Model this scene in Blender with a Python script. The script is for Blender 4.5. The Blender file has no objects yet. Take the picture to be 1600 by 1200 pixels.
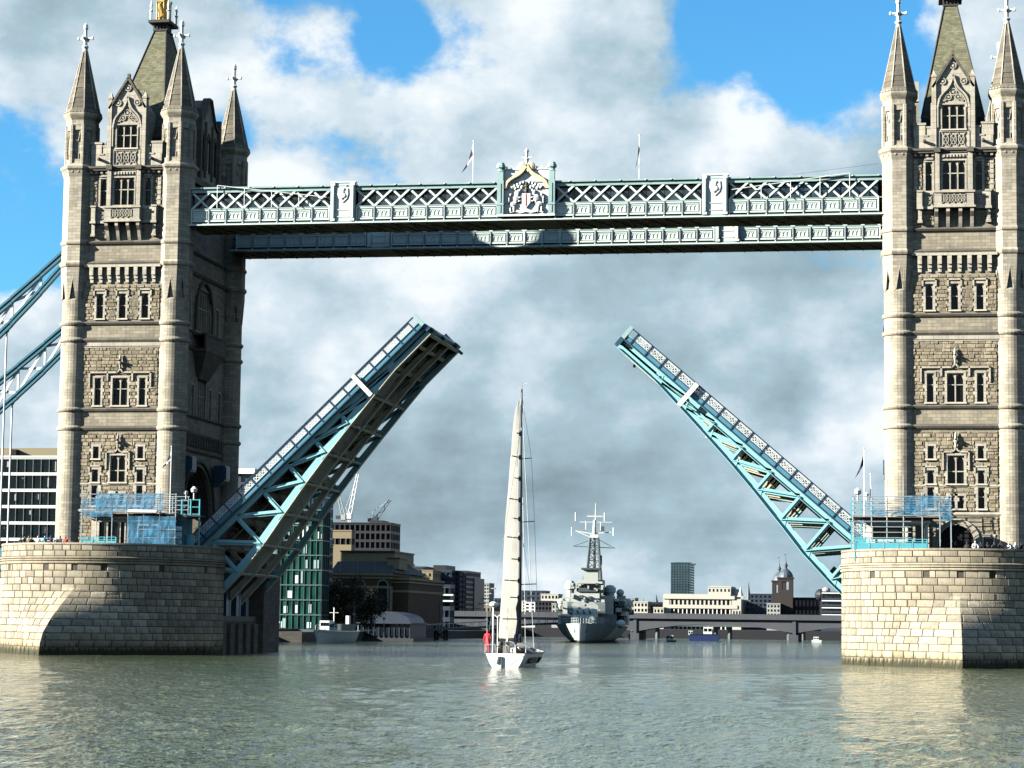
import bpy, bmesh, math, random
import numpy as np
from mathutils import Vector, Matrix, noise as mnoise
random.seed(7); RNG = np.random.default_rng(11)
SC = bpy.context.scene
COL = SC.collection
R_ = math.radians
# ------------------------------------------------------------------ camera
CAM_LOC = (36.51, -233.36, 3.445); CAM_YAW, CAM_PITCH, CAM_ROLL = -0.1680, 0.1020, 0.0121; CAM_F = 3641.25
_fw = np.array([math.sin(CAM_YAW)*math.cos(CAM_PITCH), math.cos(CAM_YAW)*math.cos(CAM_PITCH), math.sin(CAM_PITCH)])
_r = np.array([math.cos(CAM_YAW), -math.sin(CAM_YAW), 0.0]); _u = np.cross(_r, _fw)
_rr = math.cos(CAM_ROLL)*_r + math.sin(CAM_ROLL)*_u; _uu = -math.sin(CAM_ROLL)*_r + math.cos(CAM_ROLL)*_u
cd = bpy.data.cameras.new("camera"); cam = bpy.data.objects.new("camera", cd); COL.objects.link(cam)
cam.matrix_world = Matrix(((_rr[0], _uu[0], -_fw[0], CAM_LOC[0]), (_rr[1], _uu[1], -_fw[1], CAM_LOC[1]), (_rr[2], _uu[2], -_fw[2], CAM_LOC[2]), (0, 0, 0, 1)))
cd.sensor_width = 36; cd.lens = 36*CAM_F/1600; cd.clip_start = 1; cd.clip_end = 20000
SC.camera = cam
def direction(x, y):
    d = _fw + _rr*(x-800)/CAM_F - _uu*(y-600)/CAM_F
    return d/np.linalg.norm(d)
def at(x, y, Y):
    """the point of the place seen at photo pixel x, y that stands at depth Y up the river"""
    d = _fw + _rr*(x-800)/CAM_F - _uu*(y-600)/CAM_F
    k = (Y-CAM_LOC[1])/d[1]
    return (CAM_LOC[0]+d[0]*k, Y, CAM_LOC[2]+d[2]*k)
# ------------------------------------------------------------------ light
SUN_AZ, SUN_EL = R_(67), R_(21)           # azimuth from the downstream direction (-Y) towards the left bank (-X)
sun_dir = Vector((-math.sin(SUN_AZ)*math.cos(SUN_EL), -math.cos(SUN_AZ)*math.cos(SUN_EL), math.sin(SUN_EL)))
sl = bpy.data.lights.new("sun", 'SUN'); sl.energy = 5.0; sl.angle = R_(0.5); sl.color = (1.0, 0.94, 0.84)
so = bpy.data.objects.new("sun", sl); COL.objects.link(so); so.rotation_euler = sun_dir.to_track_quat('Z', 'Y').to_euler(); so.location = (-120, -80, 90)
SC.view_settings.view_transform = 'Standard'; SC.view_settings.look = 'None'; SC.view_settings.exposure = 2.25; SC.view_settings.gamma = 1.0
try: SC.view_settings.use_curve_mapping = False
except Exception: pass
SC.render.engine = 'CYCLES'
SC.cycles.use_denoising = True
SC.cycles.max_bounces = 6; SC.cycles.diffuse_bounces = 0; SC.cycles.glossy_bounces = 3; SC.cycles.transparent_max_bounces = 16
SC.cycles.sample_clamp_indirect = 4
# ------------------------------------------------------------------ node helpers
class NT:
    def __init__(s, tree): s.t = tree; s.n = tree.nodes; s.l = tree.links
    def node(s, typ, **kw):
        n = s.n.new(typ)
        for k, v in kw.items():
            if k.startswith('i_'):
                key = k[2:]; key = int(key) if key.isdigit() else key.replace('_', ' ')
                s.put(n.inputs[key], v)
            else: setattr(n, k, v)
        return n
    def put(s, sock, v):
        if isinstance(v, bpy.types.NodeSocket): s.l.new(v, sock)
        elif isinstance(v, bpy.types.Node): s.l.new(v.outputs[0], sock)
        else: sock.default_value = v
    def math(s, op, a, b=0.0, c=None, clamp=False):
        n = s.node('ShaderNodeMath', operation=op, use_clamp=clamp); s.put(n.inputs[0], a); s.put(n.inputs[1], b)
        if c is not None: s.put(n.inputs[2], c)
        return n.outputs[0]
    def vmath(s, op, a, b=(0, 0, 0)):
        n = s.node('ShaderNodeVectorMath', operation=op); s.put(n.inputs[0], a)
        if op == 'SCALE': s.put(n.inputs['Scale'], b)
        else: s.put(n.inputs[1], b)
        return n.outputs['Value'] if op in ('DOT_PRODUCT', 'LENGTH') else n.outputs[0]
    def mix(s, f, a, b, blend='MIX'):
        n = s.node('ShaderNodeMix', data_type='RGBA', blend_type=blend); s.put(n.inputs[0], f)
        for sk, v in ((n.inputs[6], a), (n.inputs[7], b)):
            if isinstance(v, tuple) and len(v) == 3: v = (*v, 1)
            s.put(sk, v)
        return n.outputs[2]
    def ramp(s, f, lo, hi, a=0.0, b=1.0, smooth=True):
        n = s.node('ShaderNodeMapRange', interpolation_type='SMOOTHSTEP' if smooth else 'LINEAR')
        s.put(n.inputs[0], f); s.put(n.inputs[1], lo); s.put(n.inputs[2], hi); s.put(n.inputs[3], a); s.put(n.inputs[4], b)
        return n.outputs[0]
    def noise(s, vec, scale, detail=4.0, rough=0.55, dist=0.0):
        n = s.node('ShaderNodeTexNoise'); s.put(n.inputs['Vector'], vec); s.put(n.inputs['Scale'], scale)
        n.inputs['Detail'].default_value = detail; n.inputs['Roughness'].default_value = rough; n.inputs['Distortion'].default_value = dist
        return n.outputs[0]
    def comb(s, x, y, z):
        n = s.node('ShaderNodeCombineXYZ'); s.put(n.inputs[0], x); s.put(n.inputs[1], y); s.put(n.inputs[2], z); return n.outputs[0]
    def sep(s, v):
        n = s.node('ShaderNodeSeparateXYZ'); s.put(n.inputs[0], v); return n.outputs
# ------------------------------------------------------------------ world: clear sky + banks of cloud
W = bpy.data.worlds.new("World"); SC.world = W; W.use_nodes = True
wt = NT(W.node_tree)
for n in list(wt.n): wt.n.remove(n)
D = wt.node('ShaderNodeTexCoord').outputs['Generated']
dx, dy, dz = wt.sep(D)
sky = wt.node('ShaderNodeTexSky', sky_type='NISHITA', sun_disc=False)
sky.sun_elevation = SUN_EL; sky.sun_rotation = math.atan2(sun_dir.x, sun_dir.y); sky.air_density = 1.0; sky.dust_density = 0.6; sky.ozone_density = 2.0
blue = wt.vmath('MULTIPLY', sky.outputs[0], (0.021, 0.051, 0.068))
# heaped cloud: angular noise; layers near the horizon: the same noise flattened
sq = wt.comb(dx, dy, wt.math('MULTIPLY', dz, 1.35))
lay = wt.comb(dx, dy, wt.math('MULTIPLY', dz, 4.6))
off = tuple(v*0.030 for v in (sun_dir.x*0.7, sun_dir.y*0.7, 1.0))
def heap(v): return wt.noise(v, 8.5, 12.0, 0.57, 0.0)
n1 = heap(sq); n2 = heap(wt.vmath('ADD', sq, off))
n3 = wt.noise(lay, 7.0, 8.0, 0.55, 0.0)
n4 = wt.noise(sq, 5.0, 5.0, 0.5, 0.0)
n5 = wt.noise(sq, 26.0, 8.0, 0.62, 0.0)
dn = wt.vmath('NORMALIZE', D)
def blob(px, py, r, soft=0.1, amp=1.0):
    dot = wt.vmath('DOT_PRODUCT', dn, tuple(direction(px, py)))
    return wt.ramp(dot, math.cos(R_(r)), math.cos(R_(r*soft)), 0.0, amp)
def total(items):
    t = items[0]
    for i in items[1:]: t = wt.math('ADD', t, i)
    return t
gaps = total([blob(685, 110, 2.6, 0.0, .36), blob(490, -5, 3.0, 0.0, .34), blob(190, 30, 4.2, 0.0, -.30), blob(900, 60, 3.0, 0, -.2), blob(1250, -15, 4.2, 0.0, .37), blob(1350, 80, 2.8, 0.0, .26), blob(0, 330, 3.9, 0.0, .46), blob(250, 110, 1.6, 0.1, .14), blob(60, 430, 1.6, 0.1, .18), blob(620, 70, 1.3, 0.1, .24), blob(1130, 40, 1.3, .1, .24), blob(350, 180, 1.3, .1, .14)])
hi = wt.ramp(dz, 0.27, 0.48, 0.0, 0.44)
dens0 = wt.math('SUBTRACT', wt.math('SUBTRACT', wt.math('ADD', wt.math('ADD', wt.math('MULTIPLY', n1, 2.1), -0.30), wt.ramp(dz, 0.05, 0.15, 0.35, 0.0)), gaps), hi)
dens0 = wt.math('ADD', dens0, wt.math('MULTIPLY', wt.math('SUBTRACT', n4, 0.5), 0.35))
dens0 = wt.math('ADD', dens0, wt.math('MULTIPLY', wt.math('SUBTRACT', n5, 0.5), 0.55))
dens = wt.ramp(dens0, 0.34, 0.60)
darks = total([blob(1120, 460, 5.6, 0.0, .07), blob(1290, 540, 3.2, 0.0, .13), blob(850, 460, 3.2, 0.1, .05), blob(800, 780, 5.5, 0.1, .05), blob(1150, 800, 5.5, 0.1, .06), blob(980, 200, 2.6, .1, .10), blob(560, 760, 4.0, .1, .04), blob(150, 60, 2.6, .1, .10), blob(1230, 350, 2.0, .1, .12)])
lights = total([blob(180, 70, 5.0, 0.0, .16), blob(500, 200, 3.6, 0.1, .22), blob(880, 70, 3.2, 0.1, .24), blob(540, 480, 3.4, 0.1, .10), blob(1240, 190, 2.4, 0.1, .20), blob(1350, 640, 1.8, 0.1, .34), blob(880, 610, 2.2, .1, .14), blob(420, 600, 2.4, .1, .08), blob(700, 330, 3.0, .1, .10), blob(60, 650, 3.0, .1, .12)])
relief = wt.math('MULTIPLY', wt.math('SUBTRACT', n1, n2), 1.9)
layer = wt.math('MULTIPLY', wt.math('SUBTRACT', n3, 0.5), wt.ramp(dz, 0.03, 0.14, 1.15, 0.30))
bri = wt.math('ADD', wt.math('ADD', wt.math('ADD', 0.63, relief), layer), wt.math('MULTIPLY', wt.math('SUBTRACT', n4, 0.5), 0.75))
bri = wt.math('ADD', bri, wt.math('MULTIPLY', wt.math('SUBTRACT', n5, 0.5), 0.22))
bri = wt.math('SUBTRACT', wt.math('SUBTRACT', wt.math('ADD', bri, lights), darks), wt.ramp(dz, 0.0, 0.12, 0.05, 0.0))
cr = wt.node('ShaderNodeValToRGB'); wt.put(cr.inputs[0], bri)
e = cr.color_ramp.elements; e[0].position = 0.0; e[0].color = (0.066, 0.094, 0.108, 1); e[1].position = 1.0; e[1].color = (0.285, 0.302, 0.312, 1)
for p_, c_ in ((0.25, (0.096, 0.132, 0.152, 1)), (0.52, (0.128, 0.176, 0.202, 1)), (0.76, (0.200, 0.236, 0.262, 1))):
    k = e.new(p_); k.color = c_
skyc = wt.mix(dens, blue, cr.outputs[0])
bg = wt.node('ShaderNodeBackground'); wt.put(bg.inputs[0], wt.vmath('SCALE', skyc, 0.70/0.06)); bg.inputs[1].default_value = 0.06
wt.l.new(bg.outputs[0], wt.node('ShaderNodeOutputWorld').inputs[0])
try: W.cycles.sampling_method = 'MANUAL'; W.cycles.sample_map_resolution = 1024
except Exception: pass
# ------------------------------------------------------------------ materials
MATS = {}
def mat(name, build):
    if name in MATS: return MATS[name]
    m = bpy.data.materials.new(name); m.use_nodes = True; t = NT(m.node_tree)
    b = m.node_tree.nodes['Principled BSDF']; build(t, b); MATS[name] = m; return m
def rgb(c): return (c[0], c[1], c[2], 1.0)
def plain(name, col, rough=0.6, metal=0.0, var=0.12, scale=3.0, bump=0.0, spec=0.3):
    def f(t, b):
        oc = t.node('ShaderNodeTexCoord').outputs['Object']
        n = t.noise(oc, scale, 5.0, 0.6)
        n2 = t.noise(oc, scale*6, 3.0, 0.6)
        k = t.ramp(t.math('ADD', t.math('MULTIPLY', n, 0.7), t.math('MULTIPLY', n2, 0.3)), 0.3, 0.7, 1-var, 1+var, False)
        c = t.vmath('SCALE', tuple(col), k)
        t.put(b.inputs['Base Color'], c); b.inputs['Roughness'].default_value = rough; b.inputs['Metallic'].default_value = metal
        b.inputs['Specular IOR Level'].default_value = spec
        if bump:
            bp = t.node('ShaderNodeBump', i_Strength=bump, i_Distance=0.05); t.put(bp.inputs['Height'], n2); t.put(b.inputs['Normal'], bp)
    return mat(name, f)
def stone(name, col, mode, bw=0.85, bh=0.32, dirt=0.35, joint=0.55, var=0.16, bump=0.35, soot=(0.05, 0.05, 0.048)):
    """ashlar or block stone; mode 'wall' runs the courses round flat walls, 'round' round a shaft's own axis, 'block' has no courses"""
    def f(t, b):
        oc = t.node('ShaderNodeTexCoord').outputs['Object']
        x, y, z = t.sep(oc)
        n = t.noise(oc, 0.45, 6.0, 0.62); nf = t.noise(oc, 7.0, 4.0, 0.65)
        streak = t.noise(t.comb(t.math('MULTIPLY', x, 2.6), t.math('MULTIPLY', y, 2.6), t.math('MULTIPLY', z, 0.22)), 1.1, 5.0, 0.62)
        c = t.vmath('SCALE', tuple(col), t.ramp(nf, 0.25, 0.75, 1-var*0.7, 1+var*0.7, False))
        h = nf
        if mode == 'block':
            oi = t.node('ShaderNodeObjectInfo').outputs['Random']; isl = t.node('ShaderNodeNewGeometry').outputs['Random Per Island']
            rnd = t.math('FRACT', t.math('ADD', t.math('MULTIPLY', oi, 7.31), isl))
            c = t.vmath('SCALE', c, t.ramp(rnd, 0, 1, 1-var*1.3, 1+var*1.1, False))
            warm = t.math('FRACT', t.math('MULTIPLY', rnd, 13.7))
            c = t.mix(t.math('MULTIPLY', warm, 0.35), c, t.vmath('MULTIPLY', c, (1.08, 0.95, 0.78)))
        else:
            u = t.math('ADD', x, y) if mode == 'wall' else t.math('MULTIPLY', t.math('ARCTAN2', y, x), 1.5)
            br = t.node('ShaderNodeTexBrick', offset=0.5, squash=1.0)
            t.put(br.inputs['Vector'], t.comb(u, z, 0)); br.inputs['Scale'].default_value = 1.0
            br.inputs['Color1'].default_value = (1-var*1.5,)*3+(1,); br.inputs['Color2'].default_value = (1+var, )*3+(1,); br.inputs['Mortar'].default_value = (joint,)*3+(1,)
            br.inputs['Brick Width'].default_value = bw; br.inputs['Row Height'].default_value = bh; br.inputs['Mortar Size'].default_value = 0.014; br.inputs['Bias'].default_value = 0.1
            br.inputs['Mortar Smooth'].default_value = 0.4
            c = t.mix(1.0, c, br.outputs['Color'], 'MULTIPLY')
            h = t.math('ADD', t.math('MULTIPLY', nf, 0.35), t.math('SUBTRACT', 1.0, br.outputs['Fac']))
        d = t.math('MULTIPLY', t.ramp(t.math('ADD', t.math('MULTIPLY', n, 0.5), t.math('MULTIPLY', streak, 0.5)), 0.45, 0.64), dirt)
        c = t.mix(d, c, rgb(soot))
        if mode == 'block':
            zz = t.sep(t.node('ShaderNodeNewGeometry').outputs['Position'])[2]
            wet = t.ramp(t.math('ADD', zz, t.math('MULTIPLY', t.math('SUBTRACT', streak, 0.5), 2.2)), 0.30, 1.15, 0.95, 0.0)
            c = t.mix(wet, c, (0.012, 0.015, 0.008))
            alg = t.ramp(t.math('ADD', zz, t.math('MULTIPLY', t.math('SUBTRACT', streak, 0.5), 5.0)), 0.4, 2.6, 0.40, 0.0)
            c = t.mix(alg, c, t.vmath('MULTIPLY', c, (1.12, 0.98, 0.62)))
        t.put(b.inputs['Base Color'], c); b.inputs['Roughness'].default_value = 0.9; b.inputs['Specular IOR Level'].default_value = 0.2
        bp = t.node('ShaderNodeBump', i_Strength=bump, i_Distance=0.04); t.put(bp.inputs['Height'], h); t.put(b.inputs['Normal'], bp)
    return mat(name, f)
def glass(name, col, rough=0.06, spec=0.6, var=0.5, scale=0.7):
    def f(t, b):
        oc = t.node('ShaderNodeTexCoord').outputs['Object']
        oi = t.node('ShaderNodeObjectInfo').outputs['Random']
        n = t.noise(t.vmath('ADD', oc, t.comb(t.math('MULTIPLY', oi, 40), 0, 0)), scale, 3.0, 0.5)
        k = t.ramp(n, 0.3, 0.7, 1-var, 1+var, False)
        t.put(b.inputs['Base Color'], t.vmath('SCALE', tuple(col), k)); b.inputs['Roughness'].default_value = rough; b.inputs['Specular IOR Level'].default_value = spec
        bp = t.node('ShaderNodeBump', i_Strength=0.05, i_Distance=0.1); t.put(bp.inputs['Height'], t.noise(oc, 1.3, 2.0)); t.put(b.inputs['Normal'], bp)
    return mat(name, f)
M_ASH = stone('ashlar', (0.212, 0.190, 0.143), 'wall', dirt=0.45)
M_SHAFT = stone('shaft_ashlar', (0.250, 0.228, 0.178), 'round', dirt=0.38)
M_TRIM = stone('dressed_stone', (0.310, 0.288, 0.235), 'wall', bw=1.4, bh=0.6, dirt=0.30, var=0.10)
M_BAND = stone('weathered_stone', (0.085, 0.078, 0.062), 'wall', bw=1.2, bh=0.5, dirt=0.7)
M_RUB = stone('rock_faced_stone', (0.200, 0.176, 0.126), 'block', dirt=0.35, var=0.22, bump=0.8)
M_PIER = stone('granite_block', (0.235, 0.212, 0.158), 'block', dirt=0.50, var=0.24, bump=0.5)
M_MORTAR = plain('mortar', (0.045, 0.042, 0.033), 0.95, var=0.3)
M_SPIRE = stone('spire_stone', (0.101, 0.094, 0.074), 'block', dirt=0.55, var=0.22, bump=0.5)
M_SLATE = stone('mossy_slate', (0.105, 0.104, 0.066), 'wall', bw=0.5, bh=0.22, dirt=0.5, var=0.25, joint=0.6, soot=(0.05, 0.055, 0.03))
M_DSLATE = plain('dark_slate', (0.035, 0.034, 0.032), 0.8, var=0.35)
M_PANE = glass('window_glass', (0.004, 0.006, 0.005), 0.12, 0.22)
M_WHITE = plain('white_paint', (0.520, 0.530, 0.510), 0.5, var=0.07, scale=0.8)
M_FINIAL = plain('pale_finial', (0.46, 0.48, 0.46), 0.5, var=0.18, scale=2.0)
M_PALE = plain('pale_blue_paint', (0.420, 0.495, 0.465), 0.45, var=0.13, scale=0.7)
M_PALE2 = plain('sea_green_paint', (0.190, 0.285, 0.280), 0.45, var=0.16, scale=0.7)
M_CYAN = plain('pale_cyan_paint', (0.190, 0.400, 0.430), 0.4, var=0.14, scale=0.6)
M_BLUE = plain('bright_blue_paint', (0.050, 0.150, 0.210), 0.4, var=0.14, scale=0.6)
M_DBLUE = plain('deep_blue_paint', (0.015, 0.050, 0.085), 0.4, var=0.2, scale=0.8)
M_NAVY = plain('navy_rail_paint', (0.012, 0.030, 0.055), 0.4, var=0.2)
M_CREAM = plain('cream_girder_paint', (0.400, 0.385, 0.290), 0.55, var=0.28, scale=1.2)
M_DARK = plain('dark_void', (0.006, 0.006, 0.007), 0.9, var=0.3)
M_GOLD = plain('gilded', (0.42, 0.27, 0.07), 0.35, 0.4, var=0.25)
M_GILT = plain('buff_gilding', (0.460, 0.400, 0.260), 0.5, 0.0, var=0.15)
M_IRON = plain('dark_iron', (0.025, 0.028, 0.030), 0.6, var=0.3)
M_STEEL = plain('scaffold_tube', (0.36, 0.42, 0.44), 0.35, 0.5, var=0.15)
M_ROAD = plain('asphalt', (0.045, 0.045, 0.046), 0.9, var=0.2)
M_WOOD = plain('boards', (0.16, 0.13, 0.09), 0.8, var=0.25)
M_SOFFIT = plain('grimy_soffit', (0.230, 0.225, 0.175), 0.8, var=0.3)
M_TURQ = plain('turquoise_panel', (0.060, 0.270, 0.320), 0.4, var=0.12)
def net_build(t, b):
    oc = t.node('ShaderNodeTexCoord').outputs['Object']
    n = t.noise(oc, 1.2, 4.0, 0.6)
    t.put(b.inputs['Base Color'], t.vmath('SCALE', (0.010, 0.095, 0.175), t.ramp(n, .3, .7, .6, 1.5, False)))
    b.inputs['Roughness'].default_value = 0.8; t.put(b.inputs['Alpha'], t.ramp(n, 0.35, 0.65, 0.40, 0.78, False))
M_NET = mat('blue_debris_net', net_build)
# ------------------------------------------------------------------ mesh helpers
ORG = {}
class MB:
    def __init__(s, T=None): s.v = []; s.f = []; s.T = T
    def add(s, vs, fs):
        o = len(s.v)
        if s.T: vs = [s.T(*p) for p in vs]
        s.v += [tuple(p) for p in vs]; s.f += [tuple(i+o for i in q) for q in fs]; return s
    def box(s, x0, x1, y0, y1, z0, z1):
        return s.hexa([(x0, y0, z0), (x1, y0, z0), (x1, y1, z0), (x0, y1, z0), (x0, y0, z1), (x1, y0, z1), (x1, y1, z1), (x0, y1, z1)])
    def hexa(s, p):
        return s.add(p, [(0, 3, 2, 1), (4, 5, 6, 7), (0, 1, 5, 4), (1, 2, 6, 5), (2, 3, 7, 6), (3, 0, 4, 7)])
    def quad(s, a, b, c, d): return s.add([a, b, c, d], [(0, 1, 2, 3)])
    def beam(s, p0, p1, w, h, up=(0, 0, 1)):
        p0 = Vector(p0); p1 = Vector(p1); d = (p1-p0).normalized(); up = Vector(up)
        sd = d.cross(up)
        if sd.length < 1e-4: sd = d.cross(Vector((1, 0, 0)))
        sd.normalize(); u = sd.cross(d).normalized(); a = sd*(w/2); b = u*(h/2)
        return s.hexa([p0-a-b, p0+a-b, p1+a-b, p1-a-b, p0-a+b, p0+a+b, p1+a+b, p1-a+b])
    def tube(s, p0, p1, r0, r1=None, n=6):
        r1 = r0 if r1 is None else r1
        p0 = Vector(p0); p1 = Vector(p1); d = (p1-p0).normalized()
        a = d.cross(Vector((0, 0, 1)))
        if a.length < 1e-4: a = Vector((1, 0, 0))
        a.normalize(); b = d.cross(a)
        vs = []
        for p, r in ((p0, r0), (p1, r1)):
            for i in range(n):
                t = 2*math.pi*i/n; vs.append(p+a*(r*math.cos(t))+b*(r*math.sin(t)))
        fs = [(i, (i+1) % n, n+(i+1) % n, n+i) for i in range(n)]+[tuple(range(n-1, -1, -1)), tuple(range(n, 2*n))]
        return s.add(vs, fs)
    def lathe(s, prof, n, cx=0, cy=0, phase=0.0, a0=0, a1=None, cap=True):
        vs = []; full = a1 is None; m = n if full else n+1
        for r, z in prof:
            for i in range(m):
                t = phase + (2*math.pi*i/n if full else a0+(a1-a0)*i/n)
                vs.append((cx+r*math.cos(t), cy+r*math.sin(t), z))
        fs = []
        for k in range(len(prof)-1):
            for i in range(n):
                j = (i+1) % m if full else i+1
                fs.append((k*m+i, k*m+j, (k+1)*m+j, (k+1)*m+i))
        if cap and full:
            fs.append(tuple(range(m-1, -1, -1))); L = (len(prof)-1)*m; fs.append(tuple(range(L, L+m)))
        return s.add(vs, fs)
    def prism(s, pts, fn0, fn1):
        """polygon pts mapped by fn0 and fn1 to its two ends"""
        n = len(pts); vs = [fn0(*p) for p in pts]+[fn1(*p) for p in pts]
        return s.add(vs, [tuple(range(n-1, -1, -1)), tuple(range(n, 2*n))]+[(i, (i+1) % n, n+(i+1) % n, n+i) for i in range(n)])
    def ball(s, c, rx, ry=None, rz=None, n=8, m=6):
        ry = rx if ry is None else ry; rz = rx if rz is None else rz
        vs = [(c[0], c[1], c[2]-rz)]
        for k in range(1, m):
            t = math.pi*k/m-math.pi/2
            for i in range(n):
                a = 2*math.pi*i/n; vs.append((c[0]+rx*math.cos(t)*math.cos(a), c[1]+ry*math.cos(t)*math.sin(a), c[2]+rz*math.sin(t)))
        vs.append((c[0], c[1], c[2]+rz)); fs = []
        for i in range(n): fs.append((0, 1+(i+1) % n, 1+i))
        for k in range(m-2):
            for i in range(n): fs.append((1+k*n+i, 1+k*n+(i+1) % n, 1+(k+1)*n+(i+1) % n, 1+(k+1)*n+i))
        L = len(vs)-1
        for i in range(n): fs.append((1+(m-2)*n+i, 1+(m-2)*n+(i+1) % n, L))
        return s.add(vs, fs)
    def mesh(s, name, m, origin=(0, 0, 0), smooth=False):
        me = bpy.data.meshes.new(name)
        me.from_pydata([(x-origin[0], y-origin[1], z-origin[2]) for x, y, z in s.v], [], s.f)
        bm = bmesh.new(); bm.from_mesh(me); bmesh.ops.recalc_face_normals(bm, faces=bm.faces); bm.to_mesh(me); bm.free()
        if smooth:
            for p in me.polygons: p.use_smooth = True
        for k in (m if isinstance(m, (list, tuple)) else [m]): me.materials.append(k)
        return me
    def build(s, name, m, parent=None, origin=None, smooth=False, **tags):
        po = ORG.get(parent.name, (0, 0, 0)) if parent else (0, 0, 0)
        if origin is None: origin = po if parent else (0, 0, 0)
        o = bpy.data.objects.new(name, s.mesh(name, m, origin, smooth)); COL.objects.link(o)
        o.parent = parent; o.location = tuple(origin[i]-po[i] for i in range(3)); ORG[o.name] = tuple(origin)
        tag(o, **tags); return o
def tag(o, label=None, cat=None, group=None, kind=None):
    if label: o["label"] = label
    if cat: o["category"] = cat
    if group: o["group"] = group
    if kind: o["kind"] = kind
    return o
def thing(name, loc, label, cat, group=None):
    o = bpy.data.objects.new(name, None); COL.objects.link(o); o.location = loc; o.empty_display_size = 0.3; ORG[o.name] = tuple(loc)
    return tag(o, label, cat, group)
def inst(me, name, parent, loc, rot=None, scale=None, origin_world=True):
    """another object with shared mesh data, standing at world point loc under parent"""
    po = ORG.get(parent.name, (0, 0, 0)) if parent else (0, 0, 0)
    o = bpy.data.objects.new(name, me); COL.objects.link(o); o.parent = parent
    o.location = tuple(loc[i]-po[i] for i in range(3)); ORG[o.name] = tuple(loc)
    if rot is not None: o.rotation_euler = rot
    if scale is not None: o.scale = scale
    return o
def bx(name, m, parent, *boxes, **kw):
    b = MB()
    for q in boxes: b.box(*q)
    return b.build(name, m, parent, **kw)
def arch_curve(a, rise, n=6):
    """pointed (or round) arch from -a to a"""
    c = (rise*rise-a*a)/(2*a); R = a+c; pts = []
    for i in range(n+1):
        x = -a+a*i/n; pts.append((x, math.sqrt(max(0, R*R-(x-c)**2))))
    return pts+[(-x, z) for x, z in reversed(pts[:-1])]
def arch_plate(b, x0, x1, zs, zt, rise, d0, d1, n=5):
    """stone filling above a pointed opening x0..x1: front at depth d0, soffit back to d1"""
    a = (x1-x0)/2; c = (x0+x1)/2; cv = arch_curve(a, rise, n)
    for (xa, za), (xb, zb) in zip(cv[:-1], cv[1:]):
        b.quad((c+xa, d0, zs+za), (c+xb, d0, zs+zb), (c+xb, d0, zt), (c+xa, d0, zt))
        b.quad((c+xa, d0, zs+za), (c+xb, d0, zs+zb), (c+xb, d1, zs+zb), (c+xa, d1, zs+za))
# ------------------------------------------------------------------ river
def water_build(t, b):
    oc = t.node('ShaderNodeNewGeometry').outputs['Position']
    n = t.noise(t.vmath('MULTIPLY', oc, (1.0, 0.55, 1.0)), 0.05, 5.0, 0.6)
    c = t.mix(t.ramp(n, 0.35, 0.65), (0.046, 0.064, 0.033), (0.068, 0.085, 0.049))
    t.put(b.inputs['Base Color'], c); b.inputs['Roughness'].default_value = 0.05; b.inputs['IOR'].default_value = 1.333; b.inputs['Specular IOR Level'].default_value = 0.5
    h = t.math('ADD', t.noise(t.vmath('MULTIPLY', oc, (2.0, 0.85, 1.0)), 1.0, 3.0, 0.55), t.math('MULTIPLY', t.noise(t.vmath('MULTIPLY', oc, (4.6, 2.1, 1.0)), 1.0, 2.0, 0.5), 0.45))
    bp = t.node('ShaderNodeBump', i_Strength=1.0, i_Distance=0.27); t.put(bp.inputs['Height'], h); t.put(b.inputs['Normal'], bp)
M_WATER = mat('river_water', water_build)
def river():
    ys = [-196.0]; st = 0.14
    while ys[-1] < 345: ys.append(ys[-1]+st); st *= 1.0055
    ys = np.array(ys); xs = np.linspace(-78, 64, 880)
    X, Y = np.meshgrid(xs, ys); sp = np.gradient(ys)[:, None]
    Z = np.zeros_like(X); g = np.random.default_rng(5)
    env = 0.75+0.5*np.sin(X*0.11+1.3*np.sin(Y*0.05))*np.sin(Y*0.043+0.8)
    for i in range(84):
        lam = 0.50*(9.0)**(g.random()**1.15); k = 2*math.pi/lam
        th = g.random()*6.2832; ph = g.random()*6.28
        slope = 0.052*(1.0 if lam < 1.1 else (0.62 if lam < 2.0 else 0.32))
        att = np.clip((lam/sp-2.2)/2.5, 0, 1)
        arg = k*(math.cos(th)*X+0.6*math.sin(th)*Y)+ph+0.8*np.sin(0.13*X+0.07*Y+ph)
        s = np.sin(arg); Z += att*slope/k*(s+0.25*np.cos(2*arg))*env
    nr, nc = X.shape
    v = np.stack([X, Y, Z], -1).reshape(-1, 3)
    idx = np.arange(nr*nc).reshape(nr, nc)
    q = np.stack([idx[:-1, :-1], idx[:-1, 1:], idx[1:, 1:], idx[1:, :-1]], -1).reshape(-1, 4)
    me = bpy.data.meshes.new('river'); me.vertices.add(len(v)); me.vertices.foreach_set('co', v.ravel())
    me.loops.add(q.size); me.loops.foreach_set('vertex_index', q.ravel().astype(np.int32))
    me.polygons.add(len(q)); me.polygons.foreach_set('loop_start', np.arange(0, q.size, 4, dtype=np.int32)); me.polygons.foreach_set('loop_total', np.full(len(q), 4, np.int32))
    me.update(calc_edges=True); me.polygons.foreach_set('use_smooth', np.ones(len(q), bool)); me.materials.append(M_WATER)
    o = bpy.data.objects.new('river', me); COL.objects.link(o); o['kind'] = 'structure'
    MB().quad((-3000, -1500, -0.4), (3000, -1500, -0.4), (3000, 6000, -0.4), (-3000, 6000, -0.4)).build('river_beyond', M_WATER, kind='structure')
river()
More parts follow.
